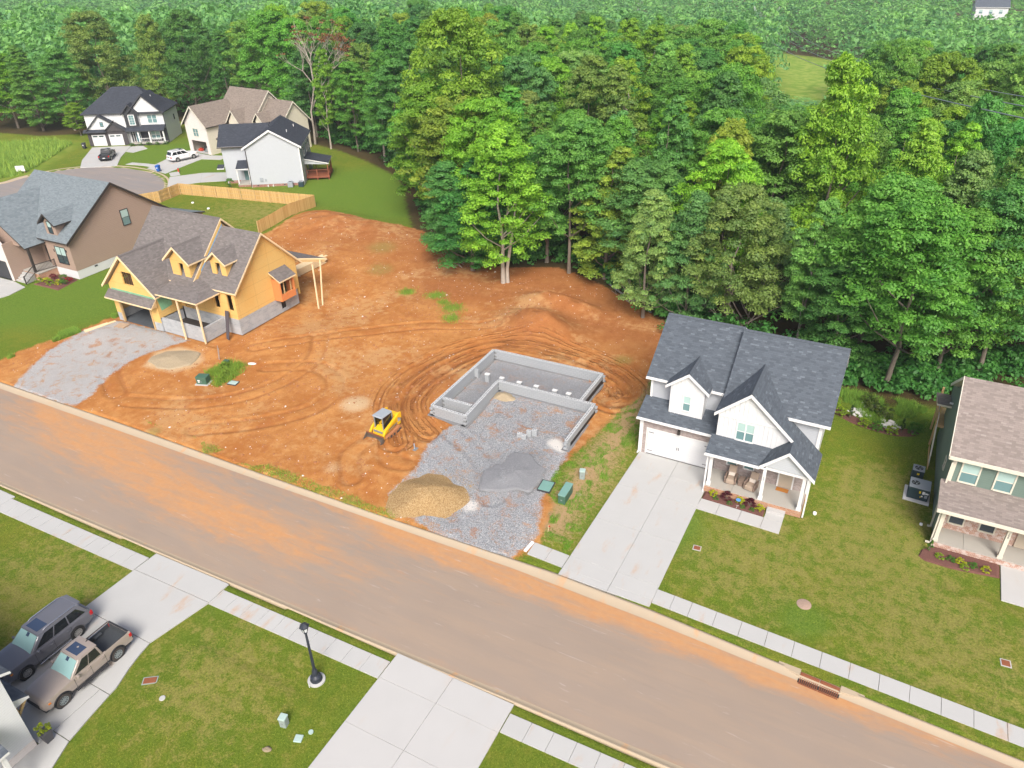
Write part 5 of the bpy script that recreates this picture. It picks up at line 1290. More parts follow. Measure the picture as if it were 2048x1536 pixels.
for (a, b) in SEG:
    a, b = Vector(a), Vector(b); d = b - a; n = int(round(d.length / BLK_L)); u = d.normalized(); nr = Vector((-u.y, u.x)); ang = math.atan2(u.y, u.x)
    for course in range(5):
        sh = .5 if course % 2 else 0
        for i in range(n):
            p = a + u * ((i + (sh if i + sh <= n - .5 else 0)) * BLK_L) - nr * W_ / 2
            z = course * BLK_H
            if course >= 3:
                o = (hollow if course == 4 else plainb).copy(); C.objects.link(o); o.parent = FD
                o.location = (p.x + FO[0], p.y + FO[1], z + RNG.uniform(-.004, .004)); o.rotation_euler = (0, 0, ang + RNG.uniform(-.006, .006)); nblk += 1
            else:
                q = [p, p + u * L, p + u * L + nr * W_, p + nr * W_]
                low.hexa([(c.x, c.y, z) for c in q] + [(c.x, c.y, z + Hh) for c in q])
    q = [a - nr * (W_ / 2 - .01), b - nr * (W_ / 2 - .01), b + nr * (W_ / 2 - .01), a + nr * (W_ / 2 - .01)]
    mort.hexa([(c.x, c.y, -.1) for c in q] + [(c.x, c.y, .76) for c in q])
    e = u * .25
    q = [a - e - nr * .33, b + e - nr * .33, b + e + nr * .33, a - e + nr * .33]
    foot.hexa([(c.x, c.y, -.3) for c in q] + [(c.x, c.y, .06) for c in q])
low.build('lower_courses', 'block', FD, off=(-24.7, 48.5, 0), kind='stuff')
mort.build('mortar', 'block_wall', FD, off=(-24.7, 48.5, 0), kind='stuff')
foot.build('footing', 'block_wall', FD, off=(-24.7, 48.5, 0), kind='stuff')
# black damp-proofing on the outer right side, mortar crumbs in the porch bay
MB().box(-19.71, -19.69, 49.6, 54.2, 0, .5).box(-18.46, -18.44, 44.2, 49.3, 0, .4).build('damp_proofing', 'poly_black', FD, off=(-24.7, 48.5, 0))
def block_stack(x, y, n, rz, label, group=None, two=False):
    e = thing('block_pier', label, 'block pier', (x, y, 0), rz, group)
    for k in range(n):
        for t in ((-.2, 0),) if not two else ((-.2, -.14), (-.2, .14)):
            o = (hollow if k == n - 1 else plainb).copy(); C.objects.link(o); o.parent = e; o.location = (t[0], t[1] - W_ / 2, k * BLK_H)
    cap = MB().box(-.21, .21, -.15, .15, n * BLK_H - .03, n * BLK_H + .05).build('pier_cap', 'pier_cap', e)
    return e
for i, (x, y, n) in enumerate([(-29.15, 50.15, 4), (-27.66, 50.1, 4), (-25.93, 50.1, 4), (-24.3, 50.18, 4), (-22.56, 50.22, 4), (-21.28, 50.25, 4)]):
    block_stack(x, y, n, 0, ['grey block pier nearest the left foundation wall', 'grey block pier at the inner corner of the foundation', 'grey block pier, third from the left inside the foundation', 'grey block pier, fourth from the left inside the foundation', 'grey block pier, fifth from the left inside the foundation', 'grey block pier nearest the right foundation wall'][i], 'piers in the crawl space')
MB().box(-30.57, -30.2, 50.3, 50.6, 0, .8).build('pilaster', 'block', FD, off=(-24.7, 48.5, 0))
e = thing('block_pile', 'loose grey blocks stacked on the gravel in the garage opening', 'block pile', (-22.2, 43.8, 0), R_(8))
for x, y, k in ((-.65, -.2, 0), (-.65, -.2, 1), (-.22, -.35, 0), (-.22, -.35, 1), (.05, .1, 0), (.05, .1, 1), (.05, .1, 2), (.45, .35, 0), (.45, .35, 1), (.45, .35, 2), (-.25, -.05, 0)):
    o = (hollow if k else plainb).copy(); C.objects.link(o); o.parent = e; o.location = (x, y, .03 + k * BLK_H)

# ------------------------------------------------------------------ heaps
def heap(name, label, cat, c, rx, ry, hgt, mat, seed, rz=0, power=1.3, rough=.12, lump=1.0):
    n, m = 44, 20; r = np.random.default_rng(seed); v = []; a0 = r.random(8) * 6.28
    for j in range(m + 1):
        t = j / m
        for i in range(n):
            a = 2 * PI * i / n
            w_ = 1 + lump * (.07 * math.sin(2 * a + a0[0]) + .06 * math.sin(3 * a + a0[1]) + .04 * math.sin(5 * a + a0[2]) + .02 * math.sin(9 * a + a0[4]) + .015 * math.sin(14 * a + a0[5]))
            z = hgt * (.55 * .5 * (1 + math.cos(PI * t)) + .45 * (1 - t ** power)) * (1 + rough * min(1, 2 * t) * math.sin(3 * a + a0[3] + 3 * t)) + r.normal() * .02 * min(1, 4 * t) * (1 - t)
            x, y = rx * t * w_ * math.cos(a), ry * t * w_ * math.sin(a)
            v.append((x, y, max(z, 0) - .1 * (t > .98)))
    f = [[j * n + i, (j + 1) * n + i, (j + 1) * n + (i + 1) % n, j * n + (i + 1) % n] for j in range(m) for i in range(n)]
    mb = MB().mesh(v, f); o = mb.build(name, mat, smooth=60); o.location = (c[0], c[1], ground_z(*c) - .03); o.rotation_euler = (0, 0, rz)
    return tag(o, label, cat)
def granular(name, lo, mid, hi, sc=34):
    N = NT(name); v = N.coord()
    vo = N.n('TexVoronoi', feature='F1'); N.l(v, vo.inputs['Vector']); vo.inputs['Scale'].default_value = sc
    sv = N.n('SeparateColor'); N.l(vo.outputs['Color'], sv.inputs[0])
    c = N.ramp(sv.outputs[0], [(0, lo), (.5, mid), (1, hi)])
    c = N.mix(N.math('MULTIPLY', N.noise(v, .9, 4), .5), c, mid)
    N.bump(N.math('MULTIPLY', vo.outputs['Distance'], -1.0), .8, .04)
    N.fin(c, .95, .15)
granular('pea_gravel', (.20, .115, .045), (.36, .235, .105), (.50, .37, .20), 22)
granular('stone_dust', (.19, .195, .205), (.25, .255, .265), (.31, .315, .325), 40)
granular('builders_sand', (.32, .25, .155), (.40, .32, .21), (.47, .40, .28), 40)
heap('sand_heap', 'large tan pea gravel heap beside the kerb', 'gravel heap', (-25.2, 34.2), 2.95, 2.9, .85, 'pea_gravel', 3, power=1.15, lump=1.3)
heap('stone_dust_heap', 'dark grey stone dust heap at the right side of the gravel bed', 'gravel heap', (-20.7, 38.9), 2.3, 2.2, .24, 'stone_dust', 4, .3, 1.5, .2, 2.2)
heap('builders_sand_heap', 'low pale sand heap beside the gravel drive of the framed house', 'sand heap', (-58.2, 40.6), 2.5, 1.7, .3, 'builders_sand', 5, .35, 1.6)
heap('sand_remnant', 'small pale sand mound in the inner corner of the foundation', 'sand heap', (-26.5, 48.3), 1.0, .75, .35, 'builders_sand', 6, .2, 1.5)
# small stones and clods on the clay: too many to count
def scatter_bits(name, n, region, size, mat, seed, zoff=0):
    r = np.random.default_rng(seed); P2 = []
    while len(P2) < n:
        q = np.stack([r.uniform(region[0], region[1], n * 2), r.uniform(region[2], region[3], n * 2)], 1)
        k = region[4](q); P2 += list(q[k])
    P2 = np.array(P2[:n]); zz = np.array([ground_z(*p) for p in P2])
    s = size[0] * np.exp(r.normal(0, size[1], n)); a = r.uniform(0, 6.28, n)
    T = np.array([(1, 0, 0), (-.5, .87, 0), (-.5, -.87, 0), (0, 0, .8)])
    F = np.array([(0, 1, 3), (1, 2, 3), (2, 0, 3)])
    v = np.empty((n, 4, 3)); ca, sa = np.cos(a)[:, None], np.sin(a)[:, None]
    jx = r.uniform(.6, 1.3, (n, 4)); X = T[None, :, 0] * jx; Y = T[None, :, 1] * jx
    v[:, :, 0] = P2[:, :1] + (X * ca - Y * sa) * s[:, None]; v[:, :, 1] = P2[:, 1:] + (X * sa + Y * ca) * s[:, None]; v[:, :, 2] = zz[:, None] + T[None, :, 2] * s[:, None] + zoff - .01
    f = (F[None] + np.arange(n)[:, None, None] * 4).reshape(-1, 3)
    o = mesh_np(name, v.reshape(-1, 3), f, mat, kind='stuff')
    return o
sDp = lambda q: sdist(q, DIRT) > .2
notb = lambda q: (sdist(q, [(-71.2, 44), (-55.5, 44), (-55.5, 57), (-71.2, 57)]) < 0) & (sdist(q, CRAWL) < .2) & (sdist(q, GRAVEL) < .1) & (sdist(q, GRAVEL2) < .1)
o = scatter_bits('loose_stones', 2600, (-74, -16, 31, 80, lambda q: sDp(q) & notb(q)), (.035, .5), 'lime', 11); o['label'] = 'pale pebbles scattered over the clay'
o = scatter_bits('clay_clods', 9000, (-74, -16, 31, 80, lambda q: sDp(q) & notb(q) & (vnoise(q, 5, 33) > .45)), (.06, .5), 'mud', 12); o['label'] = 'lumps of clay strewn over the lot'
o = scatter_bits('spilled_gravel', 2500, (-29, -14, 30.0, 38, lambda q: (np.abs(sdist(q, [(-27.4, 32.7), (-27.9, 34.0), (-27.6, 35.4), (-26.2, 36.8), (-24.3, 37.1), (-23.1, 36.4), (-22.5, 34.8), (-22.6, 33.0), (-23.3, 31.5), (-25.0, 31.3), (-26.5, 31.6)])) < .45) | (sdist(q, [(-23, 29.6), (-6, 29.6), (-6, 30.4), (-23, 30.9)]) > 0)), (.03, .4), 'pea_gravel', 14, .0); o['label'] = 'tan pea gravel spilled round its heap and along the gutter'
o = scatter_bits('crushed_stone', 20000, (-29, -16, 30.6, 50, lambda q: (sdist(q, GRAVEL) > -.1) & (sdist(q, [(-27.5, 43.4), (-18.6, 43.8), (-18.6, 49.3), (-27.5, 49.3)]) < 0)), (.032, .35), 'block', 13); o['label'] = 'grey crushed stone spread in front of the foundation'

# ------------------------------------------------------------------ compact track loader
TL = thing('track_loader', 'yellow compact track loader with toothed bucket on the clay', 'track loader', (-32.75, 39.35, ground_z(-32.7, 39.6) + .02), R_(-4))
Y = 'machine_yellow'
for sx in (-1, 1):
    x0, x1 = sx * .55, sx * .88
    pts = [(-.75, .12), (-.55, .0), (.95, .0), (1.2, .18), (1.22, .45), (1.0, .62), (.5, .5), (-.55, .4), (-.78, .3)]
    o = MB().prism([(min(x0, x1), y, z) for y, z in pts], (abs(x1 - x0), 0, 0)).build('track', 'mud', TL, bevel=.03)
    mb = MB()
    for k in range(16):
        y = -.62 + k * .105
        mb.box(min(x0, x1) - .012, max(x0, x1) + .012, y, y + .05, -.015, .02)
    mb.build('track_lug', 'tyre_dusty', o)
    for y in (-.55, -.15, .25, .65, .95): MB().tube([(max(x0, x1) * 1 + .005 if sx > 0 else min(x0, x1) - .005, y, .2), ((x1 + .02 * sx), y, .2)], .12 if y < .9 else .2, 12).build('road_wheel', 'tyre_dusty', o)
body = MB().prism([(-.55, -.75, .25), (-.55, 1.35, .3), (-.55, 1.4, 1.0), (-.55, .75, 1.25), (-.55, -.6, .75)], (1.1, 0, 0)).build('body', Y, TL, bevel=.03)
MB().box(-.62, .62, 1.02, 1.48, .45, 1.45).build('engine_cover', Y, TL, bevel=.06); MB().box(.622, .635, 1.1, 1.42, .8, 1.2).box(-.635, -.622, 1.1, 1.42, .8, 1.2).build('side_badge', 'ac_grey', TL)
MB().box(-.45, .45, -.68, -.45, .55, .72).build('step', 'machine_grey', TL)
# cab
cab = MB().box(-.46, -.39, -.5, -.43, .72, 1.98).box(.39, .46, -.5, -.43, .72, 1.98).box(-.46, -.39, .6, .68, .9, 1.98).box(.39, .46, .6, .68, .9, 1.98).box(-.46, .46, .62, .68, 1.0, 1.5).build('cab_frame', 'machine_grey', TL)
MB().hexa([(-.5, -.62, 1.95), (.5, -.62, 1.95), (.5, .72, 1.92), (-.5, .72, 1.92), (-.47, -.56, 2.06), (.47, -.56, 2.06), (.47, .68, 2.04), (-.47, .68, 2.04)]).build('cab_roof', 'ac_grey', TL, bevel=.02)
for x in (-.44, .43): MB().box(x, x + .012, -.43, .6, .85, 1.93).build('side_glass', 'car_glass', cab)
MB().box(-.39, .39, .6, .61, 1.4, 1.93).build('rear_glass', 'car_glass', cab)
MB().box(-.25, .25, .0, .45, .85, 1.0).box(-.25, .25, .38, .5, 1.0, 1.6).build('operator_seat', 'plastic_black', cab)
for x in (-.3, .3): MB().beam((x, -.1, .85), (x, -.22, 1.2), .05, .05).build('joystick', 'plastic_black', cab)
MB().box(-.2, .2, .7, 1.05, 1.25, 1.55).build('exhaust_cover', 'machine_grey', TL, bevel=.04)
# lift arms
for sx in (-1, 1):
    x = sx * .68
    o = MB().prism([(x - .08, 1.45, 1.05), (x - .08, 1.42, 1.62), (x - .08, 1.12, 1.66), (x - .08, -.55, .95), (x - .08, -.95, .55), (x - .08, -1.0, .2), (x - .08, -.82, .18), (x - .08, -.72, .5), (x - .08, -.4, .74), (x - .08, 1.0, 1.3)], (.16, 0, 0)).build('lift_arm', Y, TL, bevel=.02)
    MB().tube([(x + sx * .02, .9, .85), (x + sx * .02, -.2, .72)], .05, 8).build('hydraulic_ram', 'chrome', o)
# bucket
mb = MB(); prof = [(-1.05, .62), (-1.0, .25), (-1.08, .08), (-1.3, .02), (-1.72, .02)]
for (a, b), (c, d) in zip(prof[:-1], prof[1:]): mb.hexa([(-.86, a, b), (.86, a, b), (.86, c, d), (-.86, c, d), (-.86, a - .025, b + .02), (.86, a - .025, b + .02), (.86, c, d + .025), (-.86, c, d + .025)])
bk = mb.build('bucket', 'worn_steel', TL)
for x in (-.88, .86): MB().prism([(x, -1.05, .62), (x, -1.0, .25), (x, -1.08, .05), (x, -1.7, .02), (x, -1.45, .3)], (.02, 0, 0)).build('bucket_side', 'worn_steel', bk)
MB().box(-.88, .88, -1.1, -1.02, .58, .66).build('bucket_rim', 'rust', bk)
for k in range(8): MB().hexa([(-.86 + k * .23, -1.72, .0), (-.76 + k * .23, -1.72, .0), (-.78 + k * .23, -1.9, .0), (-.84 + k * .23, -1.9, .0), (-.86 + k * .23, -1.72, .05), (-.76 + k * .23, -1.72, .05), (-.78 + k * .23, -1.9, .015), (-.84 + k * .23, -1.9, .015)]).build('tooth', 'worn_steel', bk)
MB().mesh([(-.7, -1.15, .1), (.5, -1.15, .1), (.6, -1.6, .06), (-.5, -1.6, .06), (0, -1.3, .18)], [(0, 1, 4), (1, 2, 4), (2, 3, 4), (3, 0, 4)]).build('clay_load', 'mud', bk)
# ------------------------------------------------------------------ vehicles (local front = -y)
def body_loop(y, z0, zs, zt, w, crown=.03):
    h_ = [(w - .10, z0), (w - .01, z0 + .10), (w, (z0 + zs) / 2), (w - .012, zs), (w - .05, zt - .03), (w - .15, zt), (w * .45, zt + crown * .8)]
    pts = [(x, y, z) for x, z in h_] + [(0, y, zt + crown)] + [(-x, y, z) for x, z in h_[::-1]]
    return pts
def interp_quad(q, s, t):
    a = Vector(q[0]).lerp(Vector(q[1]), s); b = Vector(q[3]).lerp(Vector(q[2]), s)
    return a.lerp(b, t)
def pane(parent, q, s0, s1, t0, t1, mat, name, off=.012, taper=(0, 0)):
    """quad q: bottom-left, bottom-right, top-right, top-left seen from outside"""
    n = (Vector(q[1]) - Vector(q[0])).cross(Vector(q[3]) - Vector(q[0])).normalized()
    p = [interp_quad(q, s0, t0), interp_quad(q, s1, t0), interp_quad(q, s1 - taper[1], t1), interp_quad(q, s0 + taper[0], t1)]
    mb = MB().hexa([a - n * .01 for a in p] + [a + n * off for a in p])
    return mb.build(name, mat, parent)
def wheel(parent, x, y, r, w_, side, rim='alloy', spokes=10, tyre='rubber'):
    e = MB().lathe([(r * .6, -w_ / 2), (r * .93, -w_ / 2), (r, -w_ * .32), (r, w_ * .32), (r * .93, w_ / 2), (r * .62, w_ / 2)], 26, cap=False)
    o = e.build('wheel', tyre, parent, smooth=40)
    o.location = (x, y, r); o.rotation_euler = (0, PI / 2 * side, 0)
    rm = MB().lathe([(r * .60, w_ * .40), (r * .60, -w_ * .3), (r * .05, -w_ * .3)], 24, cap=False)
    rm.lathe([(r * .64, w_ * .45), (r * .64, w_ * .5), (r * .57, w_ * .5), (r * .55, w_ * .40)], 24, cap=False)
    for k in range(spokes):
        a = 2 * PI * k / spokes
        d, t = Vector((math.cos(a), math.sin(a), 0)), Vector((-math.sin(a), math.cos(a), 0))
        z = Vector((0, 0, w_ * .40)); s_ = r * .045
        mb_ = [d * r * .1 + t * s_ * 1.3, d * r * .1 - t * s_ * 1.3, d * r * .58 - t * s_, d * r * .58 + t * s_]
        rm.hexa([q + z - Vector((0, 0, .04)) for q in mb_] + [q + z + Vector((0, 0, .02)) for q in mb_])
    rm.lathe([(r * .15, w_ * .2), (r * .15, w_ * .46), (.001, w_ * .47)], 14, cap=False)
    rm.build('rim', rim, o, smooth=35)
    MB().lathe([(r * .59, -w_ * .25), (r * .59, w_ * .0)], 20).build('brake_shadow', 'plastic_black', o)
    return o
def arch(parent, x, y, r, side, mat, R1=1.12, R2=1.32, th=.06):
    mb = MB(); n = 14
    for i in range(n):
        a, b = PI * i / n - .12 * (1 if i == 0 else 0), PI * (i + 1) / n
        P_ = lambda q, rr: (y + math.cos(q) * rr * r, r + math.sin(q) * rr * r)
        (y0, z0), (y1, z1), (y2, z2), (y3, z3) = P_(a, R1), P_(a, R2), P_(b, R2), P_(b, R1)
        xa, xb = x - side * .03, x + side * th
        mb.hexa([(xa, y0, z0), (xa, y1, z1), (xa, y2, z2), (xa, y3, z3), (xb, y0, z0), (xb - side * .03, y1, z1), (xb - side * .03, y2, z2), (xb, y3, z3)])
    mb.build('wheel_arch', mat, parent, smooth=40)
def well(parent, x, y, r, side):
    MB().tube([(x - side * .12, y, r), (x + side * .006, y, r)], r * 1.16, 22).build('wheel_well', 'plastic_black', parent)
def vehicle(kind, name, label, loc, rz, paint, rim='alloy', detail=True, flare=None, screen='windscreen', tyre='rubber', roofm=None):
    e = thing(name, label, 'pickup truck' if kind == 'truck' else 'suv', loc, rz)
    W = .94; r = .40 if kind == 'truck' else .39
    if kind == 'truck':
        ST = [(-2.66, .62, .80, .92, .74), (-2.58, .42, .86, 1.02, .84), (-2.35, .38, .95, 1.08, .91), (-1.9, .38, .98, 1.11, W), (-1.1, .38, 1.0, 1.14, W), (-.8, .38, 1.02, 1.15, W), (.2, .38, 1.03, 1.12, W), (1.0, .38, 1.04, 1.12, W)]
        yb0, yb1, yt0, yt1, zb, zr, wb, wt = -1.02, 1.0, -.22, .86, 1.10, 1.82, .88, .70
        wf, wr, ye = -1.7, 1.62, 2.68
    else:
        ST = [(-2.62, .60, .85, 1.0, .72), (-2.54, .40, .92, 1.08, .84), (-2.3, .34, 1.0, 1.14, .92), (-1.8, .34, 1.04, 1.18, .97), (-1.1, .34, 1.06, 1.2, .98), (0, .34, 1.07, 1.16, .98), (1.6, .34, 1.08, 1.18, .98), (2.3, .36, 1.08, 1.18, .95), (2.5, .42, 1.05, 1.15, .9), (2.58, .55, .98, 1.1, .82)]
        yb0, yb1, yt0, yt1, zb, zr, wb, wt = -1.15, 2.46, -.35, 2.12, 1.14, 1.86, .92, .74
        wf, wr, ye = -1.66, 1.42, 2.58
    body = MB().loft([body_loop(*s) for s in ST]).build('body', paint, e, smooth=38)
    # greenhouse
    ym = (yt0 + yt1) / 2
    g0 = [(-wb, yb0, zb), (wb, yb0, zb), (wb, yb1, zb), (-wb, yb1, zb)]
    g1 = [(-wt, yt0, zr - .05), (wt, yt0, zr - .05), (wt, yt1, zr - .06), (-wt, yt1, zr - .06)]
    mb = MB(); mb.hexa(g0 + g1)
    cabn = mb.build('cabin', paint, e, bevel=.05, seg=2, smooth=40)
    mb = MB(); rl = []
    for y, k in ((yt0 - .02, 0), (yt0 + .15, .7), (ym, 1), (yt1 - .2, .8), (yt1 + .03, 0)):
        rl.append([(x * (wt + .015), y, zr - .055 + z * .055 + k * .035 * (1 if z else 0)) for x, z in ((1, 0), (.97, .6), (.8, 1), (0, 1.25), (-.8, 1), (-.97, .6), (-1, 0))])
    mb.loft(rl).build('roof_panel', roofm or paint, e, smooth=45)
    F_ = [(-wb, yb0, zb), (wb, yb0, zb), (wt, yt0, zr - .05), (-wt, yt0, zr - .05)]
    pane(cabn, F_, .05, .95, .04, .95, screen, 'windscreen', .016)
    if screen == 'windscreen': pane(cabn, F_, .43, .57, .74, .94, 'sunroof', 'mirror_housing', .022)
    pane(cabn, F_, .02, .98, -.16, .035, 'plastic_black', 'wiper_cowl', .02)
    pane(cabn, [(wb, yb1, zb), (-wb, yb1, zb), (-wt, yt1, zr - .06), (wt, yt1, zr - .06)], .06, .94, .12, .9, 'car_glass', 'rear_glass')
    for sd in (1, -1):
        q = [(wb, yb0, zb), (wb, yb1, zb), (wt, yt1, zr - .06), (wt, yt0, zr - .05)] if sd > 0 else [(-wb, yb1, zb), (-wb, yb0, zb), (-wt, yt0, zr - .05), (-wt, yt1, zr - .06)]
        cuts = ([(.10, .52, .2, 0), (.55, .92, 0, .02)] if kind == 'truck' else [(.07, .36, .13, 0), (.385, .64, 0, 0), (.665, .95, 0, .06)])
        for a, b, ta, tb in cuts:
            if sd > 0: pane(cabn, q, a, b, .14, .9, 'car_glass', 'side_glass', taper=(ta * .6, tb))
            else: pane(cabn, q, 1 - b, 1 - a, .14, .9, 'car_glass', 'side_glass', taper=(tb, ta * .6))
        X = sd * (W if kind == 'truck' else .98)
        for yy in ((-.85, .12, .98) if kind == 'truck' else (-.95, .15, 1.2)): MB().box(min(X - sd * .03, X + sd * .003), max(X - sd * .03, X + sd * .003), yy - .008, yy + .008, .45, 1.06).build('door_seam', 'plastic_black', body)
        for yy in ((-.05, .8) if kind == 'truck' else (-.05, .98)): MB().box(min(X - sd * .02, X + sd * .035), max(X - sd * .02, X + sd * .035), yy - .1, yy + .1, .93, .965).build('door_handle', 'chrome' if kind != 'truck' else paint, body)
        MB().box(min(X, X + sd * .2), max(X, X + sd * .2), yb0 + .28, yb0 + .42, 1.1, 1.27).build('wing_mirror', paint, body, bevel=.03)
        MB().box(min(X - sd * .05, X + sd * .1), max(X - sd * .05, X + sd * .1), -.95, .95, .30, .36).build('running_board', 'plastic_black' if kind == 'truck' else 'chrome', e, bevel=.01)
        for yy in (wf, wr):
            well(e, X, yy, r, sd); wheel(e, X - sd * .09, yy, r, .26, sd, rim, 10 if kind == 'truck' else 12, tyre)
            arch(e, X, yy, r, sd, flare or paint, 1.1, 1.27, .055 if flare else .02)
        zf = .84 if kind == 'truck' else .9
        MB().hexa([(sd * .5, -2.64, zf - .08), (sd * .9, -2.36, zf - .08), (sd * .88, -2.3, zf - .08), (sd * .48, -2.55, zf - .08), (sd * .5, -2.61, zf + .08), (sd * .91, -2.34, zf + .09), (sd * .88, -2.3, zf + .09), (sd * .48, -2.55, zf + .08)]).build('headlight', 'clear_lens', body)
        MB().box(min(sd * .74, sd * .95), max(sd * .74, sd * .95), ye - .16, ye + .02, .78, 1.04).build('tail_light', 'red_lens', body, bevel=.02)
        MB().box(min(sd * .86, sd * .95), max(sd * .86, sd * .95), -2.38, -2.25, zf - .02, zf + .06).build('indicator', 'amber_lens', body)
    MB().box(-.52, .52, -2.69, -2.6, .55, .9).build('grille', 'plastic_black', body, bevel=.03)
    for k in range(3): MB().box(-.5, .5, -2.7, -2.685, .62 + k * .09, .64 + k * .09).build('grille_bar', 'charcoal' if kind == 'truck' else 'chrome', body)
    MB().box(-.86, .86, -2.62, -2.4, .36, .52).build('bumper', 'plastic_black' if kind == 'truck' else paint, e, bevel=.05)
    MB().box(-.86, .86, ye - .12, ye + .1, .48, .64).build('bumper', 'plastic_black' if kind == 'truck' else paint, e, bevel=.04)
    MB().box(-.22, .22, ye + .1, ye + .11, .6, .7).build('number_plate', 'sticker_white', e)
    MB().box(-wt * .66, wt * .66, yt0 + .12, yt0 + .75, zr + .02, zr + .047).build('sunroof', 'sunroof', e, bevel=.012)
    if kind == 'truck':
        mb = MB()
        for sd in (1, -1):
            L_ = [[(sd * x, y, z) for x, z in ((.84, .38), (W - .01, .48), (W, .75), (W - .015, 1.04), (W - .05, 1.12), (W - .13, 1.13), (W - .14, .7), (.78, .6))] for y in (1.0, 1.9, 2.4, 2.66)]
            for l in L_:
                if sd < 0: l.reverse()
            mb.loft(L_)
        mb.hexa([(-.82, 2.56, .5), (.82, 2.56, .5), (.82, 2.68, .5), (-.82, 2.68, .5), (-.8, 2.56, 1.12), (.8, 2.56, 1.12), (.8, 2.68, 1.1), (-.8, 2.68, 1.1)])
        bed = mb.build('bed', paint, e, smooth=38)
        MB().box(-.82, .82, 1.02, 2.58, .66, .72).build('bed_floor', 'bed_liner', bed)
        MB().box(-.815, -.795, 1.05, 2.55, .72, 1.06).box(.795, .815, 1.05, 2.55, .72, 1.06).box(-.79, .79, 1.03, 1.06, .72, 1.1).box(-.79, .79, 2.53, 2.558, .72, 1.08).build('bed_lining', 'bed_liner', bed)
        MB().box(-.8, -.62, 1.5, 2.0, .72, .92).box(.62, .8, 1.5, 2.0, .72, .92).build('wheel_box', 'bed_liner', bed, bevel=.03)
        MB().box(-.86, -.82, 1.1, 2.55, 1.12, 1.15).box(.82, .86, 1.1, 2.55, 1.12, 1.15).box(-.8, .8, 2.56, 2.66, 1.11, 1.14).build('bed_rail', 'plastic_black', bed)
        MB().tube([(-.78, 1.25, 1.08), (-.78, 2.45, 1.08)], .018, 6).build('cargo_rail', 'chrome', bed)
        MB().box(-.9, .9, .9, 2.5, .34, .5).build('chassis', 'plastic_black', e)
        MB().hexa([(.05, .72, zr + .02), (.08, .72, zr + .02), (.08, .85, zr + .02), (.05, .85, zr + .02), (.055, .82, zr + .1), (.075, .82, zr + .1), (.075, .86, zr + .1), (.055, .86, zr + .1)]).build('aerial', 'plastic_black', e)
        for sd in (1, -1):
            for y0 in (-.62, .42): MB().box(min(sd * .9, sd * 1.1), max(sd * .9, sd * 1.1), y0, y0 + .5, .3, .35).build('side_step', 'plastic_black', e, bevel=.015)
    else:
        for sd in (1, -1):
            MB().tube([(sd * .66, yt0 + .35, zr + .02), (sd * .68, yt0 + .55, zr + .09), (sd * .69, ym + .2, zr + .1), (sd * .68, yt1 - .3, zr + .09), (sd * .66, yt1 - .1, zr + .01)], .032, 8).build('roof_rail', 'chrome', e, smooth=60)
        MB().hexa([(-.66, yt1 - .05, zr - .02), (.66, yt1 - .05, zr - .02), (.6, yt1 + .22, zr - .05), (-.6, yt1 + .22, zr - .05), (-.66, yt1 - .05, zr + .03), (.66, yt1 - .05, zr + .03), (.6, yt1 + .22, zr - .01), (-.6, yt1 + .22, zr - .01)]).build('spoiler', paint, e, bevel=.015)
        MB().box(-.3, .3, 2.59, 2.62, .85, .95).build('plate_recess', 'plastic_black', e)
    return e
vehicle('truck', 'parked_pickup', 'tan crew-cab pickup truck on the near driveway', (-33.98, 12.96, .03), 0, 'paint_tan', 'machine_grey', flare='plastic_black', tyre='tyre_dusty')
vehicle('suv', 'parked_suv', 'dark grey large suv beside the tan pickup', (-37.42, 13.15, .03), 0, 'paint_grey', 'alloy')
vehicle('truck', 'parked_pickup', 'black pickup truck parked before the black and white house', (-132.2, 90.6, .03), R_(218 + 2), 'paint_black', 'alloy', screen='car_glass')
vehicle('suv', 'parked_suv', 'white suv on the driveway of the cream house', (-118.2, 95.6, .03), R_(165), 'paint_white', 'alloy', screen='car_glass')
# ------------------------------------------------------------------ fence round the back yard
def fence(pts, label, inside_rails, seed):
    e = thing('picket_fence', label, 'fence', (*pts[0], 0)); ox, oy = pts[0]; r = random.Random(seed); k = 0
    hgt = 1.75
    pk = MB().box(-.067, .067, 0, .022, 0, hgt).build('picket', 'fence_wood'); C.objects.unlink(pk)
    rest = MB()
    for a, b in zip(pts[:-1], pts[1:]):
        a, b = Vector(a), Vector(b); u = (b - a).normalized(); nr = Vector((-u.y, u.x)) * inside_rails; L_ = (b - a).length; ang = math.atan2(u.y, u.x)
        n = int(L_ / .142)
        for i in range(n):
            p = a + u * (i + .5) * .142
            z = r.uniform(-.02, .02) + ground_z(p.x, p.y)
            if k < 300 and seed == 1 or k < 290 and seed == 2:
                o = pk.copy(); C.objects.link(o); o.parent = e; o.location = (p.x - ox, p.y - oy, z); o.rotation_euler = (r.uniform(-.006, .006), r.uniform(-.01, .01), ang); k += 1
            else:
                q = [p - u * .067, p + u * .067, p + u * .067 + nr.normalized() * .022, p - u * .067 + nr.normalized() * .022]
                rest.hexa([(c.x - ox, c.y - oy, z) for c in q] + [(c.x - ox, c.y - oy, z + hgt) for c in q])
        m = max(1, round(L_ / 2.4))
        for i in range(m + 1):
            p = a + u * L_ * i / m + nr * .07
            MB().box(p.x - ox - .055, p.x - ox + .055, p.y - oy - .055, p.y - oy + .055, 0, hgt + .02).build('post', 'lumber', e)
        for z in (.3, .9, 1.5):
            for i in range(m):
                p, q = a + u * L_ * i / m + nr * .045, a + u * L_ * (i + 1) / m + nr * .045
                MB().beam((p.x - ox, p.y - oy, z), (q.x - ox, q.y - oy, z), .04, .09).build('rail', 'lumber', e)
    if rest.v: rest.build('picket_run', 'fence_wood', e, kind='stuff')
N = NT('fence_wood'); v = N.coord(); oi = N.n('ObjectInfo')
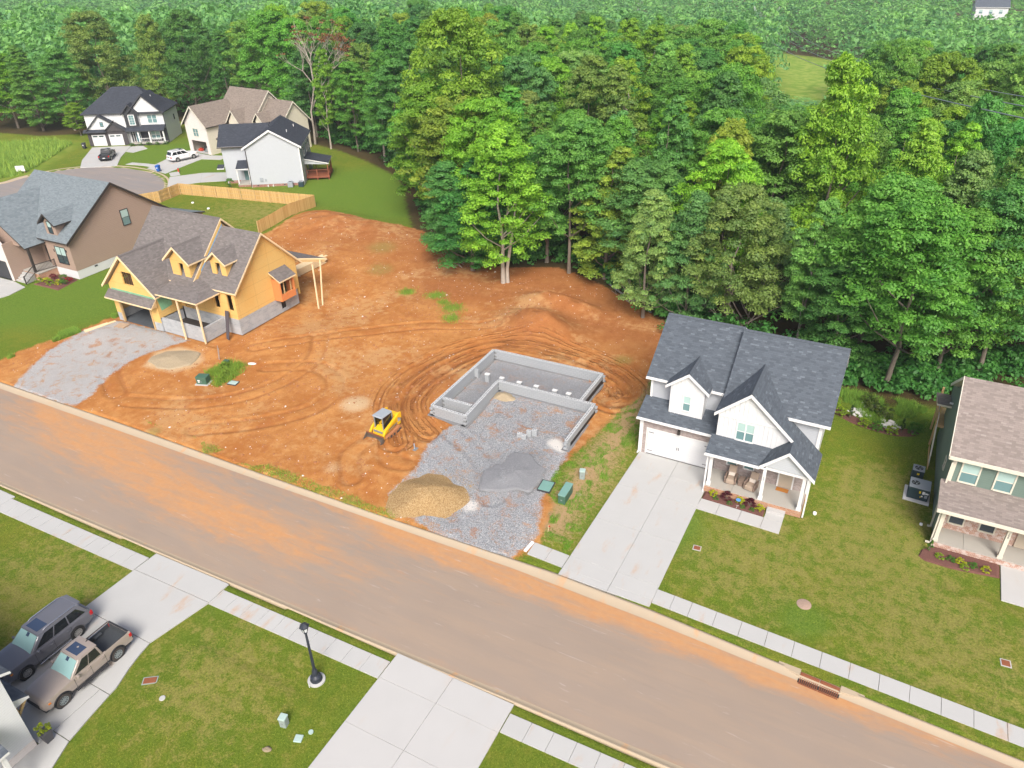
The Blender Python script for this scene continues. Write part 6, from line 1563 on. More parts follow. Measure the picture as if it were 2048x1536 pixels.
c = N.mix(oi.outputs['Random'], (.47, .29, .10), (.66, .45, .19)); c = N.mix(N.math('MULTIPLY', N.noise(N.mapping(v, (8, 8, .6)), 5, 4), .5), c, (.40, .24, .09)); N.fin(c, .85, .2)
fence([(-76.4, 71.2), (-77.0, 83.6)], 'yellow timber picket fence along the clay bank', 1, 1)
fence([(-77.1, 83.7), (-90, 81.7), (-101.2, 79.9)], 'yellow timber picket fence between the fenced yard and the pale grey house', 1, 2)
fence([(-101.3, 79.8), (-100.7, 75.5), (-103.2, 71.0)], 'yellow timber picket fence facing the cul-de-sac', 1, 1)

# ------------------------------------------------------------------ street furniture and utilities
o = thing('street_lamp', 'black lamp post with lantern head standing in the near lawn', 'street lamp', (-22.22, 18.46, 0))
MB().lathe([(.48, -.1), (.48, .03), (.44, .05)], 24).build('footing', 'concrete', o, smooth=40)
MB().lathe([(.33, .05), (.33, .12), (.29, .3), (.2, .36), (.15, .42), (.15, .75), (.11, .82), (.1, .9)], 20).build('base', 'lamp_black', o, smooth=30)
MB().tube([(0, 0, .85), (0, 0, 3.65)], [.085, .062], 12).build('pole', 'lamp_black', o, smooth=40)
hd = MB().lathe([(.06, 3.62), (.10, 3.7), (.09, 3.78), (.13, 3.82)], 8).build('collar', 'lamp_black', o)
MB().lathe([(.12, 3.82), (.21, 4.18)], 6).build('lantern_glass', 'lamp_glass', o)
mb = MB()
for k in range(6):
    a = k * PI / 3; mb.beam((.125 * math.cos(a), .125 * math.sin(a), 3.82), (.215 * math.cos(a), .215 * math.sin(a), 4.18), .025, .025)
mb.build('lantern_frame', 'lamp_black', o)
MB().lathe([(.27, 4.17), (.26, 4.22), (.12, 4.36), (.04, 4.4), (.03, 4.47)], 6).build('lantern_roof', 'lamp_black', o)
MB().box(-.012, .012, -.58, -.555, 0, .3).build('marker_rod', 'pipe_white', o)

def cabinet(name, label, x, y, rz, w_, d, h_, mat, lid=None, base=None, z=None):
    e = thing(name, label, 'utility box', (x, y, ground_z(x, y) if z is None else z), R_(rz))
    MB().box(-w_ / 2, w_ / 2, -d / 2, d / 2, -.1, h_).build('body', mat, e, bevel=.025)
    MB().box(-w_ / 2 - .02, w_ / 2 + .02, -d / 2 - .02, d / 2 + .02, h_ - .06, h_ + .05).build('lid', lid or mat, e, bevel=.03, seg=2)
    if base: MB().box(-w_ / 2 - .12, w_ / 2 + .12, -d / 2 - .12, d / 2 + .12, -.15, .1).build('pad', base, e, bevel=.01)
    MB().box(-.06, .06, -d / 2 - .012, -d / 2, h_ * .4, h_ * .52).build('lock', 'machine_grey', e)
    return e
cabinet('transformer_cabinet', 'long dark green utility cabinet at the edge of the thin grass strip', -16.3, 38.35, 2, .52, 1.55, .75, 'utility_green', 'utility_teal')
e = cabinet('transformer_cabinet', 'dark green cabinet on a concrete pad beside the weeds', -52.3, 38.75, 18, 1.0, .75, .75, 'utility_green', None, 'concrete')
MB().box(-.32, -.1, -.39, -.377, .42, .52).box(-.3, -.14, -.39, -.377, .28, .36).build('warning_sticker', 'sticker_white', e)
cabinet('cable_pedestal', 'grey-green cable pedestal with pale lid near the green cabinet', -16.1, 40.95, 15, .38, .38, .7, 'utility_grey', 'utility_pale')
cabinet('cable_pedestal', 'stepped grey-green pedestal on the near lawn', -21.9, 15.6, 12, .36, .36, .62, 'utility_grey', 'utility_pale')
cabinet('cable_pedestal', 'small dark green pedestal in the weed patch', -53.1, 42.3, 10, .5, .4, .35, 'utility_green')
def flat_lid(name, label, x, y, rz, w_, d, h_, mat, rim=None):
    e = MB().box(-w_ / 2, w_ / 2, -d / 2, d / 2, -.05, h_).build(name, mat, bevel=.05 if min(w_, d) > .5 else .03, seg=2); e.location = (x, y, ground_z(x, y)); e.rotation_euler = (0, 0, R_(rz))
    tag(e, label, 'access lid')
    if rim: MB().box(-w_ / 2 - .05, w_ / 2 + .05, -d / 2 - .05, d / 2 + .05, -.05, h_ - .02).build('rim', rim, e)
flat_lid('access_lid', 'teal rectangular lid on the clay beside the gravel', -18.05, 38.85, 5, .9, 1.15, .14, 'utility_teal', 'charcoal')
flat_lid('access_lid', 'grey-green rectangular lid beside the weed patch', -49.8, 39.85, 10, .85, .6, .1, 'utility_pale', 'charcoal')
flat_lid('access_lid', 'pale square lid beside the near lawn pedestal', -20.75, 15.32, 20, .42, .42, .05, 'utility_pale')
flat_lid('access_lid', 'rusty square meter lid in the lawn by the white house driveway', -6.58, 37.5, 5, .42, .36, .05, 'rust', 'concrete')
flat_lid('access_lid', 'rusty square meter lid in the lawn at the right edge', 10.78, 36.07, 5, .42, .42, .05, 'rust', 'concrete')
flat_lid('access_lid', 'grey-brown meter box lid in the near lawn by the pickup', -30.37, 14.36, 35, .7, .38, .05, 'rust', 'utility_grey')
def disc(name, label, cat, x, y, r, mat, h_=.04):
    o = MB().lathe([(r, -.05), (r, h_ * .7), (r * .93, h_)], 24).build(name, mat, smooth=40); o.location = (x, y, ground_z(x, y)); return tag(o, label, cat)
disc('manhole_cover', 'round rusty manhole cover in the lawn below the white house', 'manhole cover', .38, 35.65, .42, 'manhole')
disc('cleanout_cap', 'small round pale cap beside the square lid', 'access lid', -20.42, 15.88, .13, 'utility_pale', .06)
disc('valve_cover', 'small pale round cover in the near lawn', 'access lid', -28.81, 13.85, .16, 'concrete', .05)
disc('cleanout_cap', 'white cleanout cap in the grass beside the white house porch', 'access lid', -.3, 44.3, .12, 'pipe_white', .15)
disc('cleanout_cap', 'white cleanout cap in the grass beside the green house', 'access lid', 6.2, 46.3, .1, 'pipe_white', .12)
disc('cleanout_cap', 'white cap in the fenced yard nearer the fence', 'access lid', -95.8, 79.3 - 2, .2, 'pipe_white', .15)
disc('cleanout_cap', 'white cap in the middle of the fenced yard', 'access lid', -91.3, 76.2, .2, 'pipe_white', .15)
# stepped skirt of the near pedestal
# stone pieces
def rock(name, label, cat, x, y, sx, sy, sz, rz, mat):
    mb = MB().lathe([(.6, 0), (1, .25), (.95, .6), (.6, 1)], 9); o = mb.build(name, mat, smooth=50)
    for vtx in o.data.vertices: vtx.co *= random.uniform(.85, 1.15)
    o.scale = (sx / 2, sy / 2, sz); o.location = (x, y, ground_z(x, y) - .02); o.rotation_euler = (0, 0, R_(rz)); return tag(o, label, cat)
rock('sand_bag', 'pale tan lump of sand in the near lawn', 'sand lump', -21.75, 14.15, .5, .3, .12, 30, 'builders_sand')
rock('broken_slab', 'pale broken slab behind the cable pedestal', 'rubble', -16.3, 41.7, .9, .35, .1, -25, 'builders_sand')
rock('broken_slab', 'pale flat stone beside the long green cabinet', 'rubble', -15.6, 39.1, .5, .32, .08, -15, 'builders_sand')
rock('broken_slab', 'pinkish slab fragment at the edge of the weed patch', 'rubble', -50.9, 43.3, .9, .5, .1, 10, 'lime')
o = MB().box(-.1, .1, -.5, .5, 0, .1).build('white_form_board', 'sticker_white'); o.location = (-16.42, 32.75, 0); o.rotation_euler = (0, 0, R_(-6)); tag(o, 'white board standing at the end of the broken sidewalk', 'board')
# storm drain inlet in the far kerb
e = thing('storm_drain', 'rusty storm drain grate in the far kerb', 'storm drain', (2.0, 30.22, -.1), R_(-3.5))
for k in (0, 1):
    x0 = -1.0 + k * 1.02
    g = MB().box(x0, x0 + .98, -.42, -.36, 0, .03).box(x0, x0 + .98, .02, .08, 0, .03).build('grate_frame', 'rust', e)
    for i in range(10): MB().box(x0 + .03 + i * .098, x0 + .07 + i * .098, -.36, .02, 0, .028).build('grate_bar', 'rust', g)
    MB().box(x0, x0 + .98, .1, .3, .1, .17).box(x0, x0 + .98, .28, .32, -.02, .1).build('inlet_hood', 'rust', e, bevel=.02)
MB().box(-1.05, 1.05, -.42, .3, -.02, .004).build('pit', 'interior_dark', e)
for s_ in (-1, 1): MB().hexa([(s_ * 1.02, .05, -.05), (s_ * 2.2, .2, -.05), (s_ * 2.2, .5, -.05), (s_ * 1.02, .5, -.05), (s_ * 1.02, .05, .14), (s_ * 2.2, .25, .1), (s_ * 2.2, .5, .1), (s_ * 1.02, .5, .14)][::1] if s_ > 0 else [(-2.2, .2, -.05), (-1.02, .05, -.05), (-1.02, .5, -.05), (-2.2, .5, -.05), (-2.2, .25, .1), (-1.02, .05, .14), (-1.02, .5, .14), (-2.2, .5, .1)]).build('inlet_wing', 'kerb_concrete', e, bevel=.01)
# hydrant, bins, sign
o = thing('fire_hydrant', 'red fire hydrant with pale cap near the cul-de-sac', 'fire hydrant', (-112.3, 89.3, 0))
MB().lathe([(.16, 0), (.16, .06), (.11, .08), (.11, .55), (.15, .57), (.15, .62)], 14).build('barrel', 'hydrant_red', o, smooth=40)
MB().lathe([(.14, .62), (.12, .74), (.05, .82), (.04, .88)], 14).build('bonnet', 'ac_grey', o, smooth=40)
MB().tube([(-.2, 0, .45), (.2, 0, .45)], .06, 10).tube([(0, 0, .42), (0, -.22, .42)], .075, 10).build('outlet', 'hydrant_red', o)
def bin_(label, x, y, rz, mat):
    o = thing('wheelie_bin', label, 'bin', (x, y, .03), R_(rz))
    MB().hexa([(-.24, -.25, .08), (.24, -.25, .08), (.24, .28, .08), (-.24, .28, .08), (-.3, -.36, 1.0), (.3, -.36, 1.0), (.3, .36, 1.0), (-.3, .36, 1.0)]).build('body', mat, o, bevel=.02)
    MB().hexa([(-.32, -.4, 1.0), (.32, -.4, 1.0), (.32, .4, 1.0), (-.32, .4, 1.0), (-.3, -.36, 1.04), (.3, -.36, 1.04), (.28, .34, 1.12), (-.28, .34, 1.12)]).build('lid', mat, o)
    for x_ in (-.27, .27): MB().tube([(x_ - .03, .3, .12), (x_ + .03, .3, .12)], .12, 12).build('wheel', 'rubber', o)
    MB().tube([(-.26, .42, .98), (.26, .42, .98)], .02, 6).build('handle', mat, o)
    MB().box(-.07, .07, -.345, -.325, .6, .78).build('sticker', 'sticker_white', o)
bin_('blue wheelie bin standing at the cul-de-sac kerb', -115.6, 87.9, 20, 'bin_blue'); bin_('black wheelie bin beside the black brick garage', -143.2, 93.8, 32, 'charcoal')
o = thing('lot_sign', 'small white board sign beside the tall meadow grass', 'sign', (-137.6, 77.2, 0), R_(40)); MB().box(-.7, .7, -.02, .02, .35, 1.3).build('board', 'sticker_white', o); MB().box(-.6, -.54, -.03, .03, 0, .35).box(.54, .6, -.03, .03, 0, .35).build('leg', 'lumber', o)
# air conditioners
def condenser(name, label, x, y, z, rz, w_, d, h_, fan, stickers=0, top='ac_grey', side='ac_dark'):
    e = thing(name, label, 'air conditioner', (x, y, z), R_(rz))
    b = MB().box(-w_ / 2, w_ / 2, -d / 2, d / 2, 0, h_).build('casing', side, e, bevel=.03)
    mb = MB()
    for k in range(int(h_ / .06) - 1): mb.box(-w_ / 2 - .006, w_ / 2 + .006, -d / 2 - .006, d / 2 + .006, .06 + k * .06, .075 + k * .06)
    mb.build('grille', side, b)
    MB().box(-w_ / 2 - .01, w_ / 2 + .01, -d / 2 - .01, d / 2 + .01, h_, h_ + .04).build('top', top, e, bevel=.015)
    for fx in fan:
        f = MB().lathe([(.27, h_ + .045), (.27, h_ + .05), (.24, h_ + .05)], 24, c=(fx, 0, 0)).build('fan_well', 'plastic_black', e)
        for k in range(4):
            a = k * PI / 2 + .4; MB().hexa([(fx + .05 * math.cos(a), .05 * math.sin(a), h_ + .052), (fx + .23 * math.cos(a - .35), .23 * math.sin(a - .35), h_ + .052), (fx + .23 * math.cos(a + .35), .23 * math.sin(a + .35), h_ + .052), (fx + .05 * math.cos(a + .3), .05 * math.sin(a + .3), h_ + .052), (fx + .05 * math.cos(a), .05 * math.sin(a), h_ + .06), (fx + .23 * math.cos(a - .35), .23 * math.sin(a - .35), h_ + .06), (fx + .23 * math.cos(a + .35), .23 * math.sin(a + .35), h_ + .06), (fx + .05 * math.cos(a + .3), .05 * math.sin(a + .3), h_ + .06)]).build('fan_blade', 'ac_grey' if k % 2 else 'machine_grey', f)
    st = [(-.05, .1, .5, .14, 'sticker_yellow')] if stickers == 1 else ([(.02, .13, .5, .16, 'sticker_yellow'), (.22, .38, .48, .2, 'sticker_white'), (.4, .62, .52, .1, 'sticker_white'), (.4, .58, .25, .2, 'ac_grey'), (.2, .3, .28, .1, 'sticker_white'), (.14, .2, .22, .1, 'sticker_yellow')] if stickers else [])
    for x0, x1, z0, hh, m in st: MB().box(x0, x1, -d / 2 - .018, -d / 2 - .008, z0 * h_ / .8, (z0 + hh) * h_ / .8).build('sticker', m, b)
    return e
condenser('air_conditioner', 'larger dark package air conditioner with yellow sticker by green house', 5.8, 49.42, .1, -2, 1.3, 1.2, .95, (-.3,), 2)
condenser('air_conditioner', 'smaller square air conditioner behind the package unit', 5.65, 51.55, .06, -2, .76, .76, .85, (0,), 1)
o = MB().box(-.85, .8, -.85, .9, 0, .1).build('equipment_pad', 'pier_cap'); o.location = (5.8, 49.42, 0); o.rotation_euler = (0, 0, R_(-2)); tag(o, 'pale pad under the air conditioner of the green house', 'concrete pad')
for k, (u, lab) in enumerate(((6.3, 'grey square air conditioner against the pale grey house wall'), (8.0, 'dark air conditioner near the corner of the pale grey house'))):
    p = Matrix.Rotation(R_(33), 3, 'Z') @ Vector((u, -.7, 0)); condenser('air_conditioner', lab, p.x - 93.3, p.y + 87.3, .05, 33, .8, .8, .8, (0,), 0, 'ac_grey', 'ac_dark' if k else 'ac_grey')
# porch furniture of the white house
def recliner(label, x, y, rz):
    e = thing('recliner', label, 'armchair', (x, y, .5), R_(rz), 'porch recliners')
    MB().box(-.3, .3, -.4, .3, .08, .3).build('seat_base', 'wicker', e, bevel=.03); MB().box(-.27, .27, -.42, .25, .3, .44).build('seat_cushion', 'cushion', e, bevel=.05, seg=2)
    MB().hexa([(-.28, .18, .36), (.28, .18, .36), (.28, .34, .34), (-.28, .34, .34), (-.27, .5, 1.08), (.27, .5, 1.08), (.27, .64, 1.04), (-.27, .64, 1.04)]).build('backrest', 'cushion', e, bevel=.04, seg=2)
    for s_ in (-1, 1): MB().box(min(s_ * .3, s_ * .42), max(s_ * .3, s_ * .42), -.42, .36, .04, .62).build('arm', 'wicker', e, bevel=.04, seg=2)
    MB().hexa([(-.22, .06, .44), (.22, .06, .44), (.22, .2, .44), (-.22, .2, .44), (-.22, .16, .68), (.22, .16, .68), (.22, .28, .66), (-.22, .28, .66)]).build('pillow', 'cushion_light', e, bevel=.04, seg=2)
    MB().box(-.28, .28, -.48, -.4, .08, .42).build('footrest', 'cushion', e, bevel=.03)
recliner('brown cushioned wicker recliner on porch nearer the garage', -6.2, 44.72, 2); recliner('brown cushioned wicker recliner on porch nearer the middle post', -4.75, 44.55, -12)
e = thing('side_table', 'low wicker side table between the two porch recliners', 'side table', (-5.45, 44.7, .5), R_(-4)); MB().box(-.2, .2, -.34, .34, .42, .48).build('top', 'wicker', e, bevel=.01); MB().box(-.17, .17, -.3, .3, .03, .42).build('body', 'wicker', e)
o = MB().box(-.42, .42, -.22, .22, 0, .025).build('doormat', 'doormat', bevel=.01); o.location = (-2.72, 45.3, .5); o.rotation_euler = (0, 0, R_(-2)); tag(o, 'orange-brown doormat before the white house front door', 'doormat')
e = thing('yard_sign', 'small round blue security sign in the mulch bed', 'sign', (-5.2, 42.78, .05), 0)
MB().tube([(0, 0, 0), (0, 0, .5)], .012, 6).build('stake', 'pipe_white', e); MB().lathe([(.16, -.01), (.16, .01)], 16).build('board', 'sign_blue', e).location = (0, -.02, .55); e.children[1].rotation_euler = (PI / 2.6, 0, 0)
MB().box(-.09, .09, -.03, .03, 0, .02).build('lettering', 'sticker_white', e.children[1]).location = (0, 0, .008)
# mulch beds
def bed(name, label, pts, z=.05, mat='mulch'):
    mb = MB(); c = Vector((sum(p[0] for p in pts) / len(pts), sum(p[1] for p in pts) / len(pts), 0)); n = len(pts)
    b0 = [(p[0], p[1], -.05) for p in pts]; b1 = [(c.x + (p[0] - c.x) * .93, c.y + (p[1] - c.y) * .93, z) for p in pts]
    mb.loft([b0, b1]); mb2 = mb
    o = mb2.build(name, mat); return tag(o, label, 'mulch bed')
bed('mulch_bed', 'reddish mulch bed along the white house porch', [(-7.65, 42.6), (-3.4, 42.47), (-3.4, 43.4), (-7.68, 43.4)], .08)
bed('mulch_bed', 'reddish mulch bed along the green house porch', [(6.15, 43.0), (6.6, 42.75), (8, 42.7), (10.72, 43.1), (10.75, 44.33), (6.85, 44.33), (6.3, 43.7)], .08)
bed('mulch_bed', 'brown mulch rim round the planted rock garden', smooth_line([(-1.2, 58.6), (-.2, 57.6), (1.3, 56.9), (3.9, 56.6), (5.6, 57.5), (5.7, 58.9), (5.0, 58.3), (3.9, 57.7), (1.6, 57.9), (.3, 58.4), (-1.0, 59.2)], 4), .05)
bed('mulch_bed', 'dark flower bed by the tan house steps', [(-88.6, 46.6), (-84.2, 46.7), (-84.9, 49.8), (-88.3, 49.8)], .08)
# tan house foundation planting, builder's leftovers
e = thing('lumber_stack', 'stack of pale framing lumber behind the framed house', 'lumber stack', (-61.8, 63.6, ground_z(-61.8, 63.6)), R_(88))
for k in range(28): MB().box(-3.2 + .6 * random.random(), 2.6 + .8 * random.random(), (k % 5) * .3 - .7, (k % 5) * .3 - .46, .1 + (k // 5) * .15, .2 + (k // 5) * .15).build('plank', 'lumber_pale', e)
e = thing('pallet', 'wooden pallet on the gravel before the open garage', 'pallet', (-69.1, 43.4, .05), R_(12))
for k in range(7): MB().box(-.6, .6, -.5 + k * .15, -.4 + k * .15, .1, .125).build('slat', 'pallet_wood', e)
for k in range(3): MB().box(-.6 + k * .56, -.52 + k * .56, -.5, .5, 0, .1).build('runner', 'pallet_wood', e)
for k, (x, y, rz, L_) in enumerate(((-71.0, 42.3, 78, 3.2), (-71.3, 42.0, 74, 2.4))):
    o = MB().box(-L_ / 2, L_ / 2, -.1, .1, 0, .1).build('plank', 'lumber_pale'); o.location = (x, y, ground_z(x, y)); o.rotation_euler = (0, 0, R_(rz)); tag(o, ['longer pale plank lying beside the gravel drive', 'shorter pale plank lying outermost beside the gravel drive'][k], 'plank')
e = thing('survey_stake', 'leaning grey wooden stake beside the weed patch', 'stake', (-54.4, 42.6, 0)); MB().beam((0, 0, -.1), (.1, .1, 1.5), .06, .04).beam((.05, 0, 0), (.25, .05, 1.3), .05, .04).build('lath', 'dead_twig', e)
e = thing('survey_stake', 'thin stake with pink flag near the sidewalk end', 'stake', (-15.9, 34.6, 0)); MB().box(-.015, .015, -.015, .015, 0, .6).build('lath', 'lumber_pale', e); MB().box(0, .15, -.004, .004, .48, .6).build('flag', 'hydrant_red', e)
e = thing('stub_pipe', 'capped stub-up pipe in the clay beside the loader ruts', 'pipe', (-29.3, 38.6, ground_z(-29.3, 38.6))); MB().tube([(0, 0, -.1), (0, 0, .5)], .05, 8).build('pipe', 'ac_grey', e); MB().box(-.3, .25, -.28, .2, -.05, .04).build('collar', 'block_wall', e)
o = MB().tube([(x, y, ground_z(x, y) + .08) for x, y in [(-27.6, 75.6), (-25.5, 73.7), (-23, 71.8), (-20.5, 70.0)]], .1, 8).build('silt_sock', 'block_wall'); tag(o, 'grey silt sock along the wood edge', 'silt sock')
# planter by the near house
e = thing('planter', 'dark tapered planter with lime-green shrub at the house corner', 'planter', (-32.0, 9.55, .03))
MB().hexa([(-.17, -.17, 0), (.17, -.17, 0), (.17, .17, 0), (-.17, .17, 0), (-.26, -.26, .75), (.26, -.26, .75), (.26, .26, .75), (-.26, .26, .75)]).build('pot', 'pot_grey', e, bevel=.01)
PLANTER = e
# pylons and wires
def pylon(label, x, y, z, rz, top):
    e = thing('pylon', label, 'pylon', (x, y, z), R_(rz)); mb = MB(); w_ = .2
    for sy in (-1, 1):
        for sx in (-1, 1): mb.beam((sx * 1.2, sy * .9, 0), (sx * 5.2, sy * .8, top - 5), w_, w_)
        for k in range(8):
            t0, t1 = k / 8, (k + 1) / 8
            for sx in (-1, 1): mb.beam((sx * (1.2 + 4 * t0), sy * .9, (top - 5) * t0), (sx * (1.2 + 4 * t1 - 1.4), sy * .9, (top - 5) * t1), w_ * .7, w_ * .7)
        mb.beam((-8, 0, top - 5), (8, 0, top - 5), w_, w_); mb.beam((-8, 0, top - 5), (-5.2, sy * .8, top - 3.4), w_, w_); mb.beam((8, 0, top - 5), (5.2, sy * .8, top - 3.4), w_, w_); mb.beam((-5.2, sy * .8, top - 3.4), (5.2, sy * .8, top - 3.4), w_, w_)
        for k in range(8): mb.beam((-5.2 + 1.3 * k, sy * .8, top - 5 + 1.6 * (k % 2)), (-3.9 + 1.3 * k, sy * .8, top - 5 + 1.6 * ((k + 1) % 2)), w_ * .7, w_ * .7)
    for sx in (-1, 1): mb.beam((sx * 5.2, 0, top - 3.4), (sx * 6.2, 0, top), w_, w_); mb.beam((sx * 4.2, 0, top - 3.4), (sx * 6.2, 0, top), w_, w_)
    mb.build('lattice', 'lattice_steel', e)
    for k in (-7.2, 0, 7.2): MB().tube([(k, 0, top - 5), (k, 0, top - 7)], .12, 6).build('insulator', 'ac_dark', e)
    return e
pylon('pale lattice power pylon above the trees at the clearing', -76, 410, -19, 20, 22)
pylon('farther lattice power pylon at the top edge of the wood', -168, 480, -19, 20, 24)
def wire(a, b, sag, label):
    a, b = Vector(a), Vector(b); pts = []
    for k in range(25):
        t = k / 24; p = a.lerp(b, t); p.z -= sag * 4 * t * (1 - t); pts.append(p)
    o = MB().tube(pts, .06, 5, cap=False).build('power_line', 'wire'); tag(o, label, 'power line', 'power lines from the pylon')
for k, lab in zip((-7.2, 0, 7.2), ('power line from the left arm of the nearer pylon', 'power line from the middle of the nearer pylon', 'power line from the right arm of the nearer pylon')):
    c_, s_ = math.cos(R_(20)), math.sin(R_(20))
    wire((-76 + k * c_, 410 + k * s_, -4), (20 + k * .6, 52 + k * .3, 24), 5.0, lab)
# ------------------------------------------------------------------ trees
def leaf_cloud(centres, radii, per, size, r, flat_=.65, tones=None, up=.5, droop=0.0):
    """leaf kites over a set of puffs; returns verts, faces, tone, rnd"""
    K = len(centres); n = K * per
    ci = np.repeat(np.arange(K), per)
    d = r.normal(size=(n, 3)); d /= np.linalg.norm(d, axis=1)[:, None]
    d[:, 2] = np.where(d[:, 2] < -.2, -d[:, 2] * .6, d[:, 2])
    rad = radii[ci] * (.25 + .85 * r.random(n) ** .6)
    p = centres[ci] + d * rad[:, None] * np.array([1, 1, flat_])
    p[:, 2] -= droop * (d[:, 0] ** 2 + d[:, 1] ** 2) * radii[ci]
    nrm = d * 1.0 + r.normal(size=(n, 3)) * .5; nrm[:, 2] += up
    nrm /= np.linalg.norm(nrm, axis=1)[:, None]
    a = r.normal(size=(n, 3)); t = np.cross(nrm, a); t /= np.linalg.norm(t, axis=1)[:, None] + 1e-9
    b = np.cross(nrm, t)
    s = size * (.65 + .7 * r.random(n))[:, None]
    v = np.stack([p - t * s, p + b * s * .55 + nrm * s * .12, p + t * s, p - b * s * .55 + nrm * s * .12], 1).reshape(-1, 3)
    f = np.arange(n * 4).reshape(-1, 4)
    tone = np.clip((tones[ci] if tones is not None else r.random(K)[ci]) * .75 + r.random(n) * .3, 0, 1)
    return v, f, np.repeat(tone, 4), np.repeat(r.random(n), 4)
def crown_puffs(seed, H, R, base, shape, K):
    r = np.random.default_rng(seed); C_, Rd = [], []
    ph = r.random(6) * 6.28
    lean = r.normal(size=2) * .03 * H
    while len(C_) < K:
        t = r.random() ** .85
        a = r.random() * 6.28
        if shape == 'oval': prof = math.sin(PI * (t * .86 + .12)) ** .6
        elif shape == 'cone': prof = (1 - t) ** .62 * (.5 + .5 * min(1, t * 6)) + .06
        elif shape == 'column': prof = (math.sin(PI * (t * .82 + .16)) ** .45) * .8
        else: prof = (math.sin(PI * (t * .75 + .22)) ** .5)
        lump = 1 + .16 * math.sin(2 * a + ph[0] + 4 * t) + .14 * math.sin(3 * a + ph[1] - 6 * t) + .1 * math.sin(5 * a + ph[2] + 9 * t)
        rr = R * prof * lump * (1 - .55 * r.random() ** 2.2)
        z = base + (H - base) * t
        C_.append((rr * math.cos(a) + lean[0] * t, rr * math.sin(a) + lean[1] * t, z))
        Rd.append(R * (.13 + .13 * r.random()) * (1.0 if t < .85 else .75))
    C_.append((lean[0], lean[1], H - R * .15)); Rd.append(R * .2)
    return np.array(C_), np.array(Rd), r
def trunk_mesh(seed, H, base, R, r0, name, mat, puffs, limbs=7, fork=False):
    rr = random.Random(seed); mb = MB()
    path = [Vector((rr.uniform(-.1, .1) * k, rr.uniform(-.1, .1) * k, H * .9 * k / 7)) for k in range(8)]
    path[0] = Vector((0, 0, -.8))
    mb.tube(path, [r0 * 1.35] + [r0 * (1 - .13 * k) for k in range(1, 8)], 9)
    if fork:
        q = [Vector((.5, .1, -.6)), Vector((.45, .05, H * .1)), Vector((1.0, .2, H * .3)), Vector((1.6, .3, H * .55))]
        mb.tube(q, [r0, r0 * .85, r0 * .6, r0 * .3], 8)
    idx_ = np.argsort(-np.hypot(puffs[:, 0], puffs[:, 1]))[: limbs * 3]
    for i in idx_[::3]:
        e = Vector(puffs[i]); zb = max(base * .75, e.z - np.hypot(e.x, e.y) * .9 - .5); k = min(6.9, zb / (H * .9) * 7); s_ = path[int(k)].lerp(path[min(7, int(k) + 1)], k - int(k))
        mid = s_.lerp(e, .5) + Vector((0, 0, -.08 * (e - s_).length))
        mb.tube([s_, mid, e], [r0 * .42, r0 * .26, r0 * .08], 6, cap=False)
    o = mb.build(name, mat, smooth=60); C.objects.unlink(o)
    return o.data
VAR = []
SPEC = [ # shape, H, R, base, puffs, per, leaf size, flat, bark, fork, droop
    ('oval', 18, 4.6, 3.6, 230, 165, .135, .62, 'bark', False, 0), ('oval', 18, 5.2, 4.0, 250, 165, .145, .6, 'bark', False, .2), ('oval', 18, 4.2, 3.0, 210, 165, .13, .7, 'bark_pale', True, 0),
    ('cone', 18, 4.4, 2.2, 220, 160, .13, .6, 'bark', False, .1), ('column', 18, 3.6, 4.2, 200, 160, .128, .7, 'bark_pale', False, 0), ('round', 18, 5.4, 5.0, 250, 170, .15, .55, 'bark', False, .15),
    ('round', 18, 4.8, 6.0, 220, 165, .135, .6, 'bark', False, 0), ('column', 18, 4.0, 2.4, 230, 160, .14, .8, 'bark', False, .3), ('cone', 18, 3.8, 1.6, 220, 160, .135, .45, 'bark', False, .25)]
for i, (sh, H_, R_c, b_, K, per, sz, fl, bk_, fk, dr) in enumerate(SPEC):
    pc, pr, r = crown_puffs(100 + i, H_, R_c, b_, sh, K)
    tones = np.clip(.5 + .28 * r.normal(size=len(pc)), 0, 1)
    v, f, tn, rn = leaf_cloud(pc, pr, per, sz, r, fl, tones, droop=dr)
    o = mesh_np('crown', v, f, 'leaf', attrs={'tone': tn, 'rnd': rn}); C.objects.unlink(o)
    VAR.append((o.data, trunk_mesh(200 + i, H_, b_, R_c, .24, 'trunk', bk_, pc, fork=fk)))
GREENS = dict(mid=(.15, .35, .07), dark=(.105, .285, .075), deep=(.08, .23, .07), lime=(.215, .41, .05), yellow=(.26, .40, .055), pale=(.23, .40, .13), blue=(.14, .31, .115), olive=(.21, .34, .09))
def tree(x, y, hgt, wid, var, col, label, group, name='broadleaf_tree', rz=None, jitter=.12):
    e = thing(name, label, 'tree', (x, y, ground_z(x, y) - .05), random.uniform(0, 6.28) if rz is None else rz, group)
    cr = bpy.data.objects.new('crown', VAR[var][0]); tk = bpy.data.objects.new('trunk', VAR[var][1])
    c_ = GREENS[col]; j = [random.uniform(1 - jitter, 1 + jitter) for _ in range(3)]; k = random.uniform(.88, 1.14)
    cr.color = (c_[0] * j[0] * k, c_[1] * j[1] * k, c_[2] * j[2] * k, 1)
    s_ = (wid, wid, hgt / 18.0)
    for o in (cr, tk):
        C.objects.link(o); o.parent = e; o.scale = s_
    return e
TREES = []
G1 = 'trees along the front edge of the wood'
def T(x, y, h_, w_, var, col, label): TREES.append((x, y)); tree(x, y, h_, w_, var, col, label, G1)
T(-38.4, 70.6, 17.5, 1.05, 2, 'lime', 'fork-trunked bright green tree standing alone before the wood edge')
T(-43.6, 72.6, 13.5, 1.15, 8, 'deep', 'dark layered beech-like tree left of the forked bright tree')
T(-47.5, 74.8, 12, .95, 3, 'dark', 'low dark green tree where clay bank meets the wood')
